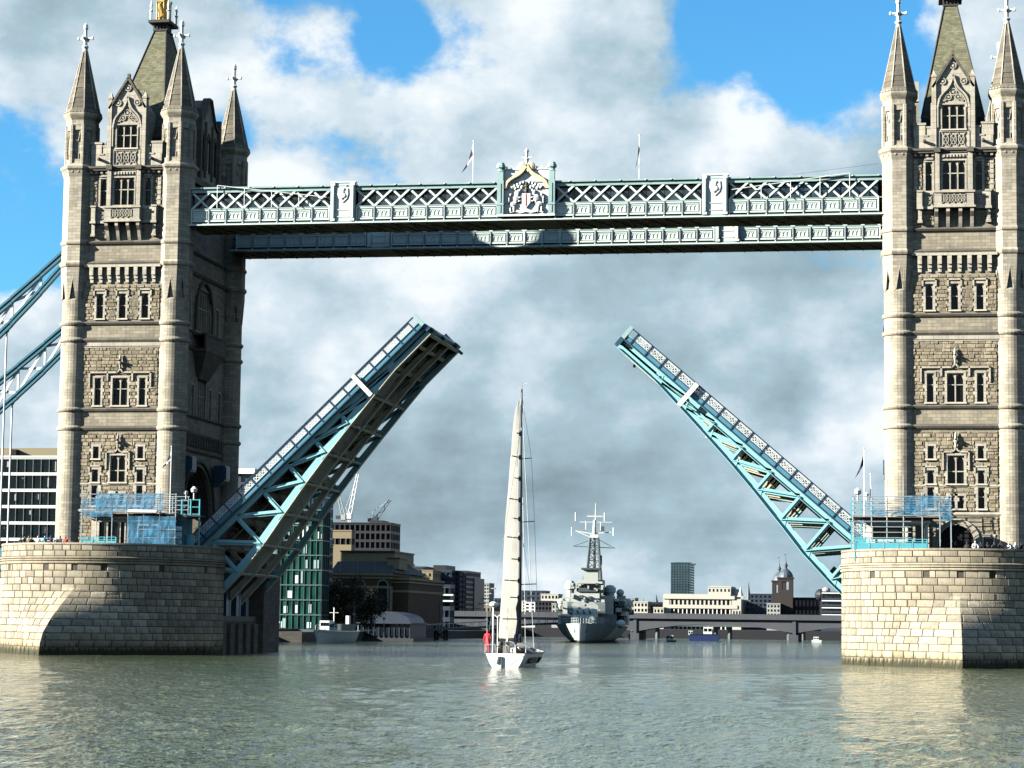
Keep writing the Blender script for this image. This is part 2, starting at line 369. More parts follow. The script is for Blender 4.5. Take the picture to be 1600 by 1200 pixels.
# ------------------------------------------------------------------ bridge dimensions
AX, TW, TD = 36.05, 10.27, 9.45            # inner turret axis, turret spacing along the bridge, half spacing along the river
TCX = AX+TW/2                               # tower centre
PR, PYF = 10.65, -11.5                      # pier half width, centre of the rounded end
PIER_TOP = 10.5; DECK = 9.45
HALF = PR*math.pi/2
def pier_radius(phi, z):
    n = float(np.interp(z, [0, 1.0, 2.0, 3.1, 4.6, 6.05], [8.3, 8.15, 7.5, 5.9, 3.0, 0.0]))
    if n < 0.02: return PR
    pt = math.acos(PR/(PR+n))
    return PR if abs(phi) >= pt else PR/math.cos(pt-abs(phi))
def pier(side):
    cx = side*TCX; g = -side                # g: direction of the inner face
    root = thing('bridge_pier', (cx, 0, 0), ('rounded granite pier with cutwater carrying the left tower, mostly in shade' if side < 0 else 'rounded granite pier with cutwater carrying the right tower, front in full sun'), 'pier', 'granite piers of the bascule bridge')
    def P(s, z, off=0.0):
        if abs(s) <= HALF:
            phi = s/PR; r = pier_radius(phi, z)+off
            return (cx+r*math.sin(phi), PYF-r*math.cos(phi), z)
        sg = 1 if s > 0 else -1
        return (cx+sg*(PR+off), PYF+(abs(s)-HALF), z)
    s_in = HALF+3.3; s_out = HALF+23.0      # the inner side stops at the bascule chamber
    smin, smax = (-s_out, s_in) if g > 0 else (-s_in, s_out)
    # core behind the joints
    b = MB(); N = 90; ss = [smin+(smax-smin)*i/N for i in range(N+1)]
    zs = [-0.8, 0.0, 0.75, 1.5, 2.2, 2.9, 3.6, 4.2, 4.8, 5.3, 5.7, 6.05, 7.0, 8.5, 10.3]
    vs = [P(s, z, -0.05) for z in zs for s in ss]; m = N+1
    b.add(vs, [(k*m+i, k*m+i+1, (k+1)*m+i+1, (k+1)*m+i) for k in range(len(zs)-1) for i in range(N)])
    b.build('core', M_MORTAR, root)
    # blocks
    courses = [(-0.5, 0.7)]+[(0.7+0.65*i, 0.7+0.65*(i+1)) for i in range(12)]+[(9.2, 9.75), (9.75, 10.3)]
    slots = [math.radians(a)*PR for a in (-46, -15.8, 0.5, 15.8, 46, 78, -78)]
    blocks = []
    for ci, (z0, z1) in enumerate(courses):
        s = smin+random.random()*0.8-0.8
        first = True
        while s < smax-0.05:
            L = random.uniform(0.85, 1.6); e = min(s+L, smax)
            if smax-e < 0.4: e = smax
            a0 = max(s, smin); s = e
            if e-a0 < 0.15: continue
            pieces = [(a0, e)]
            if ci == 12:
                for q in slots:
                    nx = []
                    for (u0, u1) in pieces:
                        l, r = q-0.28, q+0.28
                        if r <= u0 or l >= u1: nx.append((u0, u1))
                        else:
                            if l-u0 > 0.12: nx.append((u0, l))
                            if u1-r > 0.12: nx.append((r, u1))
                    pieces = nx
            for (u0, u1) in pieces: blocks.append((u0, u1, z0, z1))
    def block_geo(b, u0, u1, z0, z1):
        j = 0.016; ch = 0.035; d = random.uniform(0.0, 0.035)
        curved = abs(u0) < HALF and abs(u1) < HALF+1; skirt = curved and z0 < 6.1 and abs(u0) < HALF*.75
        n = 5 if skirt else (3 if curved else 2); m = 3 if skirt else 2
        us = [u0+j+(u1-u0-2*j)*i/(n-1) for i in range(n)]; ui = [u0+j+ch+(u1-u0-2*j-2*ch)*i/(n-1) for i in range(n)]
        # the ridge of the cutwater stays sharp: a block across it gets vertices on it
        if u0 < 0 < u1 and z0 < 6:
            k = min(range(1, n-1), key=lambda i: abs(us[i])); us[k] = 0.0; ui[k] = 0.0
        zi = [z0+j+ch+(z1-z0-2*j-2*ch)*i/(m-1) for i in range(m)]
        vs = [P(u, z0+j, -0.06) for u in us]+[P(u, z1-j, -0.06) for u in us]+[P(u, z, d) for z in zi for u in ui]
        g0 = 2*n; top = g0+(m-1)*n
        fs = [(i, i+1, g0+i+1, g0+i) for i in range(n-1)]+[(n+i+1, n+i, top+i, top+i+1) for i in range(n-1)]
        fs += [(g0+r*n+i, g0+r*n+i+1, g0+(r+1)*n+i+1, g0+(r+1)*n+i) for r in range(m-1) for i in range(n-1)]
        fs += [(n, 0)+tuple(g0+r*n for r in range(m)), (n-1, 2*n-1)+tuple(g0+r*n+n-1 for r in reversed(range(m)))]
        b.add(vs, fs)
    C = Vector(CAM_LOC)
    def rank(q):
        u = (q[0]+q[1])/2; z = (q[2]+q[3])/2; p = Vector(P(u, z)); p2 = Vector(P(u, z, 1.0)); n = (p2-p).normalized(); v = (C-p).normalized()
        c = n.dot(v)
        if g > 0 and p.x < -48.5: return -1
        if g < 0 and p.x > 48.5: return -1
        return c*(q[1]-q[0])*(q[3]-q[2])
    blocks.sort(key=rank, reverse=True)
    for q in blocks[:300]:
        b = MB(); block_geo(b, *q); u = (q[0]+q[1])/2
        b.build('block', M_PIER, root, origin=P(u, (q[2]+q[3])/2))
    b = MB()
    for q in blocks[300:]: block_geo(b, *q)
    b.build('block_masonry', M_PIER, root, kind='stuff')
    def sweep(name, prof, m, N=110, s0=None, s1=None):
        s0 = smin if s0 is None else s0; s1 = smax if s1 is None else s1
        b = MB(); k = len(prof); vs = []
        for i in range(N+1):
            s = s0+(s1-s0)*i/N
            vs += [P(s, z, o) for o, z in prof]
        b.add(vs, [(i*k+j, (i+1)*k+j, (i+1)*k+(j+1) % k, i*k+(j+1) % k) for i in range(N) for j in range(k)])
        b.add([P(s0, z, o) for o, z in prof], [tuple(range(k))]); b.add([P(s1, z, o) for o, z in prof], [tuple(range(k))])
        return b.build(name, m, root)
    sweep('string_course', [(-0.1, 8.5), (0.10, 8.52), (0.14, 8.60), (0.12, 8.70), (0.03, 8.74), (0.03, 8.78), (0.16, 8.82), (0.17, 8.92), (0.06, 8.97), (0.06, 9.0), (0.20, 9.04), (0.20, 9.14), (0.06, 9.2), (-0.1, 9.2)], M_PIER)
    sweep('coping', [(-0.55, 10.3), (0.05, 10.3), (0.07, 10.36), (0.04, 10.5), (-0.55, 10.5)], M_PIER)
    sweep('parapet_back', [(-0.55, 9.4), (-0.08, 9.4), (-0.08, 10.3), (-0.55, 10.3)], M_MORTAR)
    # deck
    pts = [P(-HALF+2*HALF*i/40, 9.4, -0.3)[:2] for i in range(41)]
    pts = pts+[(cx+PR-0.3, -8.4), (cx-PR+0.3, -8.4)]
    MB().prism(pts, lambda x, y: (x, y, 9.0), lambda x, y: (x, y, DECK)).build('deck', M_ROAD, root)
    MB().prism([(x, -y) for x, y in pts], lambda x, y: (x, y, 9.0), lambda x, y: (x, y, DECK)).build('deck', M_ROAD, root)
    xo, xq = cx-g*(PR-0.3), cx+g*3.0
    bx('roadway', M_ROAD, root, (min(xo, xq), max(xo, xq), -8.4, 8.4, 9.0, DECK))
    # upstream end: plain round end
    b = MB(); b.lathe([(PR, -0.8), (PR, 10.5)], 40, cx, 11.5, 0, 0, math.pi, cap=False); b.build('upstream_end', M_BAND, root)
    # inner face: bascule chamber
    xi = cx+g*PR
    def ib(name, m, d0, d1, y0, y1, z0, z1):
        return bx(name, m, root, (min(xi+g*d0, xi+g*d1), max(xi+g*d0, xi+g*d1), y0, y1, z0, z1))
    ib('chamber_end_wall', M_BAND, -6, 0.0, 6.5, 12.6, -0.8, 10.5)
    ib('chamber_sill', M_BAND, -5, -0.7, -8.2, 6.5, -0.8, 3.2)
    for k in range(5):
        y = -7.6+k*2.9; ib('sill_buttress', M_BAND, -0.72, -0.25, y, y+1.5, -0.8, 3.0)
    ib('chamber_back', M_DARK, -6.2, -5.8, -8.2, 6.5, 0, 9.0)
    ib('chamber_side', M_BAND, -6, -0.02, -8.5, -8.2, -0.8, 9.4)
    ib('chamber_grating', M_IRON, -0.9, -0.6, -8.1, 6.4, 3.2, 3.75)
    for k, y in enumerate((-7.5, -6.3, -3.9, -2.7, -0.3, 0.9, 3.3)):
        w = 1.0 if k % 2 == 0 else 0.45
        o = ib('chamber_column', M_DBLUE, -1.6, -1.0, y, y+w, 3.2, 7.0)
        if k % 2: MB().beam((xi-g*1.3, y+0.2, 6.9), (xi-g*0.6, y+1.3, 8.3), 0.3, 0.3).build('column_strut', M_DBLUE, root)
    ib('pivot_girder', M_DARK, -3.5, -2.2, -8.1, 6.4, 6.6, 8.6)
    return root
pier_l = pier(-1); pier_r = pier(1)
# ------------------------------------------------------------------ towers
def octr(af): return af/2/math.cos(math.pi/8)
def sq_ring(b, x, y, r_in, prof, n, phase):
    b.lathe(prof, n, x, y, phase)
def turret_meshes():
    """shaft, spire and finial of one corner turret, about its own axis at z = 0 of the river"""
    o8 = math.pi/8
    b = MB()
    def ring(z, h, p, n=32, r=1.5): b.lathe([(r-0.05, z-h*0.2), (r+p*0.55, z), (r+p, z+h*0.35), (r+p, z+h*0.6), (r+0.02, z+h), (r-0.05, z+h)], n, phase=o8 if n == 8 else 0)
    b.lathe([(1.85, 9.3), (1.85, 10.3), (1.72, 10.6), (1.55, 11.0), (1.5, 11.3), (1.5, 35.35), (1.30, 35.5), (1.30, 38.2)], 32)
    # broaches: octagon corners run down the round shaft as spurs, with a pointed niche in each face
    R8 = octr(3.2); N = 9
    for k in range(8):
        t0 = o8+k*math.pi/4; t1 = t0+math.pi/4
        A = Vector((R8*math.cos(t0), R8*math.sin(t0))); B = Vector((R8*math.cos(t1), R8*math.sin(t1)))
        top = []; bot = []; ins = []
        for i in range(N):
            u = -1+2*i/(N-1); p = A.lerp(B, (u+1)/2); top.append((p.x, p.y, 38.0))
            zl = 35.3+2.1*max(0, 1-abs(u)/0.55)
            f = min(1, max(0, (zl-35.3)/2.1)); r = p.length; rr = 1.5+(r-1.5)*(0.15+0.85*f); q = p*(rr/r)
            bot.append((q.x, q.y, zl)); w = p*(1.28/r); ins.append((w.x, w.y, zl+0.02))
        b.add(top+bot+ins, [(N+i, N+i+1, i+1, i) for i in range(N-1)]+[(2*N+i, 2*N+i+1, N+i+1, N+i) for i in range(N-1)])
    b.lathe([(octr(3.2), 38.0), (octr(3.2), 48.0)], 8, phase=o8)
    ring(38.75, 0.55, 0.20, 8, octr(3.2)); ring(40.95, 0.45, 0.16, 8, octr(3.2))
    for z in (22.15, 24.0, 31.05, 32.75): ring(z, 0.45, 0.20)
    b.lathe([(octr(3.2), 47.8), (octr(3.5), 48.3), (octr(3.55), 48.5), (octr(3.9), 48.75), (octr(3.9), 48.95), (octr(3.3), 49.2), (octr(3.05), 49.35)], 8, phase=o8)
    for k in range(16):
        t = k*math.pi/8+math.pi/16; b.ball((1.72*math.cos(t), 1.72*math.sin(t), 48.42), 0.16, n=6, m=4)
    # upper stage with sunk tracery panels: pilasters at the corners, rails between
    b.lathe([(octr(2.72), 49.3), (octr(2.72), 53.2)], 8, phase=o8)
    for k in range(8):
        t0 = o8+k*math.pi/4; c, s = math.cos(t0), math.sin(t0)
        b.tube((c*octr(2.82), s*octr(2.82), 49.3), (c*octr(2.82), s*octr(2.82), 53.3), 0.23, n=6)
        tm = t0+math.pi/8; nx, ny = math.cos(tm), math.sin(tm); tx, ty = -ny, nx
        def pt(u, d, z): return (nx*(1.36+d)+tx*u, ny*(1.36+d)+ty*u, z)
        for z0, z1 in ((49.3, 49.75), (52.75, 53.3)):
            b.hexa([pt(-.6, -.1, z0), pt(.6, -.1, z0), pt(.6, .14, z0), pt(-.6, .14, z0), pt(-.6, -.1, z1), pt(.6, -.1, z1), pt(.6, .14, z1), pt(-.6, .14, z1)])
        for sgn in (-1, 1):
            b.hexa([pt(sgn*.02, -.1, 51.6), pt(sgn*.10, -.1, 51.6), pt(sgn*.10, .08, 51.6), pt(sgn*.02, .08, 51.6), pt(sgn*.28, -.1, 52.8), pt(sgn*.4, -.1, 52.8), pt(sgn*.4, .08, 52.8), pt(sgn*.28, .08, 52.8)])
            b.hexa([pt(sgn*.12, -.1, 49.7), pt(sgn*.22, -.1, 49.7), pt(sgn*.22, .08, 49.7), pt(sgn*.12, .08, 49.7), pt(sgn*.12, -.1, 50.35), pt(sgn*.22, -.1, 50.35), pt(sgn*.22, .08, 50.35), pt(sgn*.12, .08, 50.35)])
    b.lathe([(octr(3.0), 53.2), (octr(3.1), 53.35), (octr(3.02), 53.5), (octr(3.02), 53.8), (octr(3.35), 54.05), (octr(3.6), 54.3), (octr(3.62), 54.5), (octr(3.3), 54.62)], 8, phase=o8)
    for k in range(8):
        t0 = o8+k*math.pi/4; tm = t0+math.pi/8; nx, ny = math.cos(tm), math.sin(tm); tx, ty = -ny, nx
        for u in (-.56, -.19, .19, .56):
            p = lambda uu, d, z: (nx*(1.66+d)+tx*(u+uu), ny*(1.66+d)+ty*(u+uu), z)
            b.hexa([p(-.1, -.1, 54.45), p(.1, -.1, 54.45), p(.1, .13, 54.45), p(-.1, .13, 54.45), p(-.1, -.1, 54.78), p(.1, -.1, 54.78), p(.1, .08, 54.78), p(-.1, .08, 54.78)])
    shaft = b.mesh('turret', M_SHAFT)
    # spire of stepped slabs with edge ribs
    b = MB(); z0, z1, r0, r1 = 54.6, 61.5, octr(3.1), 0.17; n = 13
    for k in range(n):
        za, zb = z0+(z1-z0)*k/n, z0+(z1-z0)*(k+1)/n; ra = r0+(r1-r0)*(k/n); rb = r0+(r1-r0)*((k+1)/n)
        if k == 0: ra *= 1.10
        st = 0.085*(1-k/n)+0.015
        for i in range(8):
            t0 = o8+i*math.pi/4; t1 = t0+math.pi/4; j = random.uniform(-.012, .02)
            def c(t, r, z): return (r*math.cos(t), r*math.sin(t), z)
            b.add([c(t0, ra+st+j, za), c(t1, ra+st+j, za), c(t1, rb+st*.5+j, zb), c(t0, rb+st*.5+j, zb), c(t0, ra-.2, za), c(t1, ra-.2, za)], [(0, 1, 2, 3), (5, 4, 0, 1)[::-1]])
    spire = b.mesh('spire', M_SPIRE)
    b = MB()
    for i in range(8):
        t0 = o8+i*math.pi/4
        b.tube(((r0+.06)*math.cos(t0), (r0+.06)*math.sin(t0), z0+.05), ((r1+.02)*math.cos(t0), (r1+.02)*math.sin(t0), z1), 0.075, 0.05, n=5)
    rib = b.mesh('spire_rib', M_TRIM)
    b = MB(); b.lathe([(0.30, 61.2), (0.22, 61.5), (0.34, 61.62), (0.36, 61.72), (0.22, 61.85), (0.20, 62.3), (0.27, 62.5), (0.17, 62.8), (0.17, 63.5), (0.26, 63.62), (0.24, 63.75), (0.22, 64.0), (0.08, 64.2)], 8)
    for dx, dy in ((1, 0), (-1, 0), (0, 1), (0, -1)):
        b.beam((0, 0, 62.58), (dx*0.72, dy*0.72, 62.58), 0.17, 0.2)
        b.ball((dx*0.74, dy*0.74, 62.6), 0.15, 0.15, 0.2, n=6, m=4); b.beam((dx*0.18, dy*0.18, 62.35), (dx*0.5, dy*0.5, 62.55), 0.1, 0.1)
    cross = b.mesh('cross_finial', M_FINIAL)
    return shaft, spire, rib, cross
TM = turret_meshes()
def wall_grid(b, a0, a1, z0, z1, holes, depth, f0=0.0):
    av = sorted({a0, a1, *[h[0] for h in holes], *[h[1] for h in holes]}); zv = sorted({z0, z1, *[h[2] for h in holes], *[h[3] for h in holes]})
    for i in range(len(av)-1):
        for j in range(len(zv)-1):
            am, zm = (av[i]+av[i+1])/2, (zv[j]+zv[j+1])/2
            if any(h[0] < am < h[1] and h[2] < zm < h[3] for h in holes): continue
            b.quad((av[i], f0, zv[j]), (av[i+1], f0, zv[j]), (av[i+1], f0, zv[j+1]), (av[i], f0, zv[j+1]))
    for h in holes:
        p, q, r, s = h[:4]
        for (u0, w0), (u1, w1) in (((p, r), (q, r)), ((q, r), (q, s)), ((q, s), (p, s)), ((p, s), (p, r))):
            b.quad((u0, f0, w0), (u1, f0, w1), (u1, f0-depth, w1), (u0, f0-depth, w0))
def rubble(name, T, root, zones, holes):
    b = MB(T); rg = random.Random(3)
    for (a0, a1, z0, z1) in zones:
        z = z0
        while z < z1-0.12:
            h = min(rg.uniform(0.27, 0.42), z1-z); a = a0-rg.random()*0.4
            while a < a1-0.05:
                L = rg.uniform(0.32, 0.85); l, r = max(a, a0), min(a+L, a1); a += L
                if r-l < 0.12: continue
                for hh in holes:
                    if z+h*0.8 > hh[2] and z+h*0.2 < hh[3]:
                        if l >= hh[0] and r <= hh[1]: l = r
                        elif l < hh[0] < r: r = hh[0] if hh[0]-l > r-hh[1] else r
                        elif l < hh[1] < r: l = hh[1]
                if r-l < 0.1: continue
                d = rg.uniform(0.03, 0.10); c = 0.045; e = lambda: rg.uniform(-.02, .02)
                b.add([(l+.01, 0, z+.01), (r-.01, 0, z+.01), (r-.01, 0, z+h-.01), (l+.01, 0, z+h-.01),
                       (l+c+e(), d+e(), z+c), (r-c+e(), d+e(), z+c), (r-c+e(), d+e(), z+h-c), (l+c+e(), d+e(), z+h-c)],
                      [(0, 1, 5, 4), (1, 2, 6, 5), (2, 3, 7, 6), (3, 0, 4, 7), (4, 5, 6), (4, 6, 7)])
            z += h
    return b.build(name, M_RUB, root, kind='stuff')
def window(T, root, a0, a1, z0, z1, lights=1, transom=None, rise=None, fr=0.2, quoin=True, per_light=True, proud=0.08, recess=0.42, m=None):
    m = m or M_TRIM
    b = MB(T); rg = random.Random(int(a0*91+z0*37)); w = (a1-a0)/lights
    z = z0
    while z < z1-0.01:
        h = min(0.34, z1-z)
        for sg, e in ((-1, a0), (1, a1)):
            k = fr+(0.16 if quoin and int((z-z0)/0.34) % 2 else 0.0)
            x0, x1 = (e-k, e) if sg < 0 else (e, e+k)
            b.box(x0, x1, -0.02, proud+rg.uniform(-.012, .012), z+.006, z+h-.006)
        z += h
    b.box(a0-fr-.03, a1+fr+.03, -0.02, proud+.01, z1, z1+fr)
    b.hexa([(a0-fr-.06, -.02, z0-.16), (a1+fr+.06, -.02, z0-.16), (a1+fr+.06, proud+.12, z0-.16), (a0-fr-.06, proud+.12, z0-.16), (a0-fr-.06, -.02, z0), (a1+fr+.06, -.02, z0), (a1+fr+.06, proud+.03, z0), (a0-fr-.06, proud+.03, z0)])
    wo = b.build('window', m, root)
    t = MB(T); rise = rise or w*0.75
    for i in range(lights):
        x0, x1 = a0+i*w, a0+(i+1)*w; q = 0.045
        arch_plate(t, x0+q, x1-q, z1-rise-.04, z1+.001, rise, -0.14, -0.30)
        if i: t.box(x0-.06, x0+.06, -0.32, -0.10, z0, z1)
        t.box(x0, x0+q, -0.32, -0.13, z0, z1); t.box(x1-q, x1, -0.32, -0.13, z0, z1)
    if transom: t.box(a0, a1, -0.31, -0.12, transom-.05, transom+.05)
    t.build('tracery', m, wo)
    lev = [z0, transom, z1] if transom else [z0, z1]
    if per_light:
        for i in range(lights):
            for c, d in zip(lev[:-1], lev[1:]):
                MB(T).quad((a0+i*w+.02, -.27, c+.02), (a0+(i+1)*w-.02, -.27, c+.02), (a0+(i+1)*w-.02, -.27, d-.02), (a0+i*w+.02, -.27, d-.02)).build('pane', M_PANE, wo)
    else:
        MB(T).quad((a0, -.27, z0), (a1, -.27, z0), (a1, -.27, z1), (a0, -.27, z1)).build('pane', M_PANE, wo)
    return wo
def hood(T, root, segs, d=0.2):
    b = MB(T)
    for p, q in segs: b.beam((p[0], 0.06, p[1]), (q[0], 0.06, q[1]), d, 0.13, (0, 1, 0)) if False else None
    for (p0, p1) in segs:
        x0, x1 = sorted((p0[0], p1[0])); z0, z1 = sorted((p0[1], p1[1])); t = 0.075
        b.box(x0-t, x1+t, -0.02, d, z0-t, z1+t)
    return b.build('hood_mould', M_TRIM, root)
def ogee(c, half, z0, z1, n=10):
    """ogee arch: round shoulders swept up to a point"""
    pts = []
    for i in range(n+1):
        t = i/n; x = -half*(1-t); 
        z = z0+(z1-z0)*(0.58*math.sqrt(max(0, 1-(1-t)**2))+0.42*t**5.0)
        pts.append((c+x, z))
    return pts+[(2*c-x, z) for x, z in reversed(pts[:-1])]
def strip(b, pts, wd, d0, d1):
    """moulding of width wd following pts in the face plane"""
    n = len(pts)
    for i in range(n-1):
        (xa, za), (xb, zb) = pts[i], pts[i+1]; L = math.hypot(xb-xa, zb-za) or 1; nx, nz = -(zb-za)/L*wd/2, (xb-xa)/L*wd/2
        b.hexa([(xa-nx, d0, za-nz), (xb-nx, d0, zb-nz), (xb-nx, d1, zb-nz), (xa-nx, d1, za-nz), (xa+nx, d0, za+nz), (xb+nx, d0, zb+nz), (xb+nx, d1, zb+nz), (xa+nx, d1, za+nz)])
def scrolls(b, a0, a1, z0, z1, d, n, seed=1):
    """interlaced carved tracery in a sunk panel"""
    w = (a1-a0)/n; h = z1-z0
    for i in range(n):
        c = a0+(i+.5)*w; m = (z0+z1)/2
        ring = [(c+w*.36*math.cos(t), m+h*.36*math.sin(t)) for t in [2*math.pi*k/10 for k in range(11)]]
        strip(b, ring, 0.07, -.02, d); strip(b, [(c-w*.5, z0), (c+w*.5, z1)], 0.06, -.02, d*.8); strip(b, [(c-w*.5, z1), (c+w*.5, z0)], 0.06, -.02, d*.8)
def tower(side):
    cx = side*TCX; g = -side
    root = thing('bridge_tower', (cx, 0, DECK), ('left stone bridge tower with pointed turrets, its right flank in deep shadow' if side < 0 else 'right stone bridge tower with pointed turrets, partly cut off at the photo edge'), 'bridge tower', 'stone towers of the bascule bridge')
    shaft, spire, rib, cross = TM
    for sx in (-1, 1):
        for sy in (-1, 1):
            p = (cx+sx*TW/2, sy*TD, 0)
            t = inst(shaft, 'turret', root, p); inst(spire, 'spire', t, p); inst(rib, 'spire_rib', t, p); inst(cross, 'cross_finial', t, p)
    FD = TD+1.0                                           # front wall plane
    TF = lambda a, d, z: (cx+a, -FD-d, z)                 # downstream face: right is +a, outwards is +d
    TB = lambda a, d, z: (cx-a, FD+d, z)
    ID = TW/2+0.05
    TI = lambda a, d, z: (cx+g*(ID+d), g*a, z)            # inner face, towards the opening span
    TO = lambda a, d, z: (cx-g*(ID+d), -g*a, z)
    # ---------------- downstream face
    W1 = dict(side=2.33)
    holes = []
    wins = [(-2.66, -2.02, 14.6, 16.6, 1, 15.7), (2.02, 2.66, 14.6, 16.6, 1, 15.7), (-.72, -.08, 14.6, 15.8, 1, None), (.08, .72, 14.6, 15.8, 1, None),
            (-2.66, -2.02, 16.95, 18.2, 1, None), (2.02, 2.66, 16.95, 18.2, 1, None), (-.78, .78, 16.95, 19.6, 2, 18.1), (-2.62, -2.02, 19.3, 20.5, 1, None), (2.02, 2.62, 19.3, 20.5, 1, None),
            (-2.66, -2.0, 24.65, 27.4, 1, 26.3), (2.0, 2.66, 24.65, 27.4, 1, 26.3), (-.78, .78, 24.65, 27.4, 2, 26.3),
            (-2.72, -2.02, 33.45, 35.95, 1, 34.75), (-.35, .35, 33.45, 35.95, 1, 34.75), (2.02, 2.72, 33.45, 35.95, 1, 34.75),
            (-2.66, -2.02, 44.9, 47.7, 1, 46.5), (2.02, 2.66, 44.9, 47.7, 1, 46.5)]
    holes = [w[:4] for w in wins]+[(-1.07, 1.07, 44.9, 47.7), (-1.9, 1.9, DECK, 13.4)]
    b = MB(TF); wall_grid(b, -4.5, 4.5, 9.3, 48.6, holes, 0.7); b.build('wall', M_ASH, root, origin=(cx, -FD, DECK))
    for w in wins: window(TF, root, w[0], w[1], w[2], w[3], w[4], w[5], rise=(0.55 if w[4] == 1 else 0.62), quoin=w[2] < 40)
    # doorway arch
    b = MB(TF); arch_plate(b, -1.9, 1.9, 11.3, 13.42, 2.05, 0.0, -0.7, 10); b.build('doorway_spandrel', M_ASH, root)
    b = MB(TF)
    for k in range(4):
        cv = [(x*(1+.07*k-.14), 11.3+z*(1+.07*k-.14)) for x, z in arch_curve(2.05, 2.15, 10)]
        strip(b, [(cv[0][0], 9.4)]+cv+[(cv[-1][0], 9.4)], 0.13, -0.35+.1*k, -0.12+.09*k)
    b.build('doorway_arch', M_TRIM, root)
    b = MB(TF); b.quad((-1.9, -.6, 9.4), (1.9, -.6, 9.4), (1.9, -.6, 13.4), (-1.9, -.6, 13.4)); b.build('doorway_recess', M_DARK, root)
    bx('side_door', M_IRON, root, (cx+2.5, cx+3.4, -FD-.03, -FD+.1, 9.45, 11.9))
    b = MB(TF); b.box(2.35, 2.5, -.02, .09, 9.4, 12.0); b.box(3.4, 3.55, -.02, .09, 9.4, 12.0); b.box(2.3, 3.6, -.02, .13, 12.0, 12.2); b.build('side_door_surround', M_TRIM, root)
    ex = [(w[0]-.3, w[1]+.3, w[2]-.25, w[3]+.28) for w in wins]
    rubble('rough_stonework', TF, root, [(-3.9, 3.9, 9.6, 13.85), (-3.9, 3.9, 14.3, 21.9), (-3.9, 3.9, 24.6, 30.5), (-3.9, 3.9, 33.3, 36.85), (-3.9, 3.9, 41.6, 48.0)],
           ex+[(-2.3, 2.3, 9, 13.8), (2.2, 3.7, 9, 12.3), (-1.4, 1.4, 44.0, 48.3), (-1.85, 1.85, 41.2, 45), (-.22, .22, 19.6, 21.8), (-.22, .22, 28, 29.8)])
    # string courses
    def band(z0, h, d, m=M_BAND, T=TF, a=4.2):
        b = MB(T); b.hexa([(-a, -.05, z0), (a, -.05, z0), (a, d*.6, z0), (-a, d*.6, z0), (-a, -.05, z0+h*.5), (a, -.05, z0+h*.5), (a, d, z0+h*.5), (-a, d, z0+h*.5)])
        b.hexa([(-a, -.05, z0+h*.5), (a, -.05, z0+h*.5), (a, d, z0+h*.5), (-a, d, z0+h*.5), (-a, -.05, z0+h), (a, -.05, z0+h), (a, .04, z0+h), (-a, .04, z0+h)])
        return b.build('string_course', m, root)
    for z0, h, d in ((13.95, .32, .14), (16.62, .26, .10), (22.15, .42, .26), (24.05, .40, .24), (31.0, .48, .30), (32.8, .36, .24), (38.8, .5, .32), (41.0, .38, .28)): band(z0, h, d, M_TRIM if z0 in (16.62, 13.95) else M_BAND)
    b = MB(TF); b.box(-4.2, 4.2, -.05, .16, 30.62, 30.98); b.box(-4.2, 4.2, -.05, .09, 30.45, 30.62); b.build('string_course', M_TRIM, root)
    # hood moulds and their finials
    hood(TF, root, [((-3.2, 27.95), (-.35, 27.95)), ((.35, 27.95), (3.2, 27.95)), ((-3.2, 26.6), (-3.2, 27.95)), ((3.2, 26.6), (3.2, 27.95)), ((-1.3, 27.2), (-1.3, 27.95)), ((1.3, 27.2), (1.3, 27.95))])
    hood(TF, root, [((-1.2, 19.95), (-.4, 19.95)), ((.4, 19.95), (1.2, 19.95)), ((-1.2, 18.3), (-1.2, 19.95)), ((1.2, 18.3), (1.2, 19.95))])
    for zz in (27.95, 19.95):
        b = MB(TF); strip(b, [(-.4, zz), (-.16, zz+.12), (0, zz+.5), (.16, zz+.12), (.4, zz)], .13, -.02, .2); b.build('hood_mould', M_TRIM, root)
        b = MB(); 
        b.lathe([(.09, zz+.4), (.13, zz+.8), (.24, zz+1.0), (.12, zz+1.15), (.15, zz+1.5), (.05, zz+1.85)], 8, cx, -FD-.22)
        b.ball((cx-.05, -FD-.42, zz+1.2), .12, .3, .12, n=6, m=4); b.beam((cx, -FD, zz+1.0), (cx, -FD-.5, zz+.9), .16, .14); b.build('carved_beast', M_TRIM, root)
    for z, ws in ((36.35, (-2.37, 0, 2.37)),):
        for a in ws: hood(TF, root, [((a-.62, z), (a+.62, z)), ((a-.62, z-.55), (a-.62, z)), ((a+.62, z-.55), (a+.62, z))], .17)
    for z, a, w in ((18.55, -2.34, .6), (18.55, 2.34, .6)): hood(TF, root, [((a-w, z), (a+w, z)), ((a-w, z-.5), (a-w, z)), ((a+w, z-.5), (a+w, z))], .16)
    # corbel table
    for k in range(8):
        a = -3.25+k*.93
        b = MB(TF); b.box(a-.2, a+.2, -.05, .42, 37.8, 38.75); b.box(a-.2, a+.2, -.05, .28, 37.45, 37.8); b.box(a-.17, a+.17, -.05, .16, 37.05, 37.45); b.build('corbel', M_TRIM, root)
    b = MB(TF); b.box(-4.0, 4.0, -.05, .44, 38.62, 38.9); b.build('corbel_shelf', M_TRIM, root)
    # bay of the fourth storey: centre window between pilasters, balcony on brackets
    b = MB(TF); wall_grid(b, -1.75, 1.75, 44.6, 48.4, [(-1.07, 1.07, 44.9, 47.7)], 0.9, 0.5)
    b.box(-1.75, -1.74, -.05, .5, 44.6, 48.4); b.box(1.74, 1.75, -.05, .5, 44.6, 48.4)
    for s_ in (-1, 1): b.box(s_*1.55-.2, s_*1.55+.2, .4, .72, 44.7, 48.9)
    for s_ in (-1, 1): b.box(s_*1.32-.05, s_*1.32+.05, .4, .58, 44.7, 48.2)
    b.build('bay', M_TRIM, root)
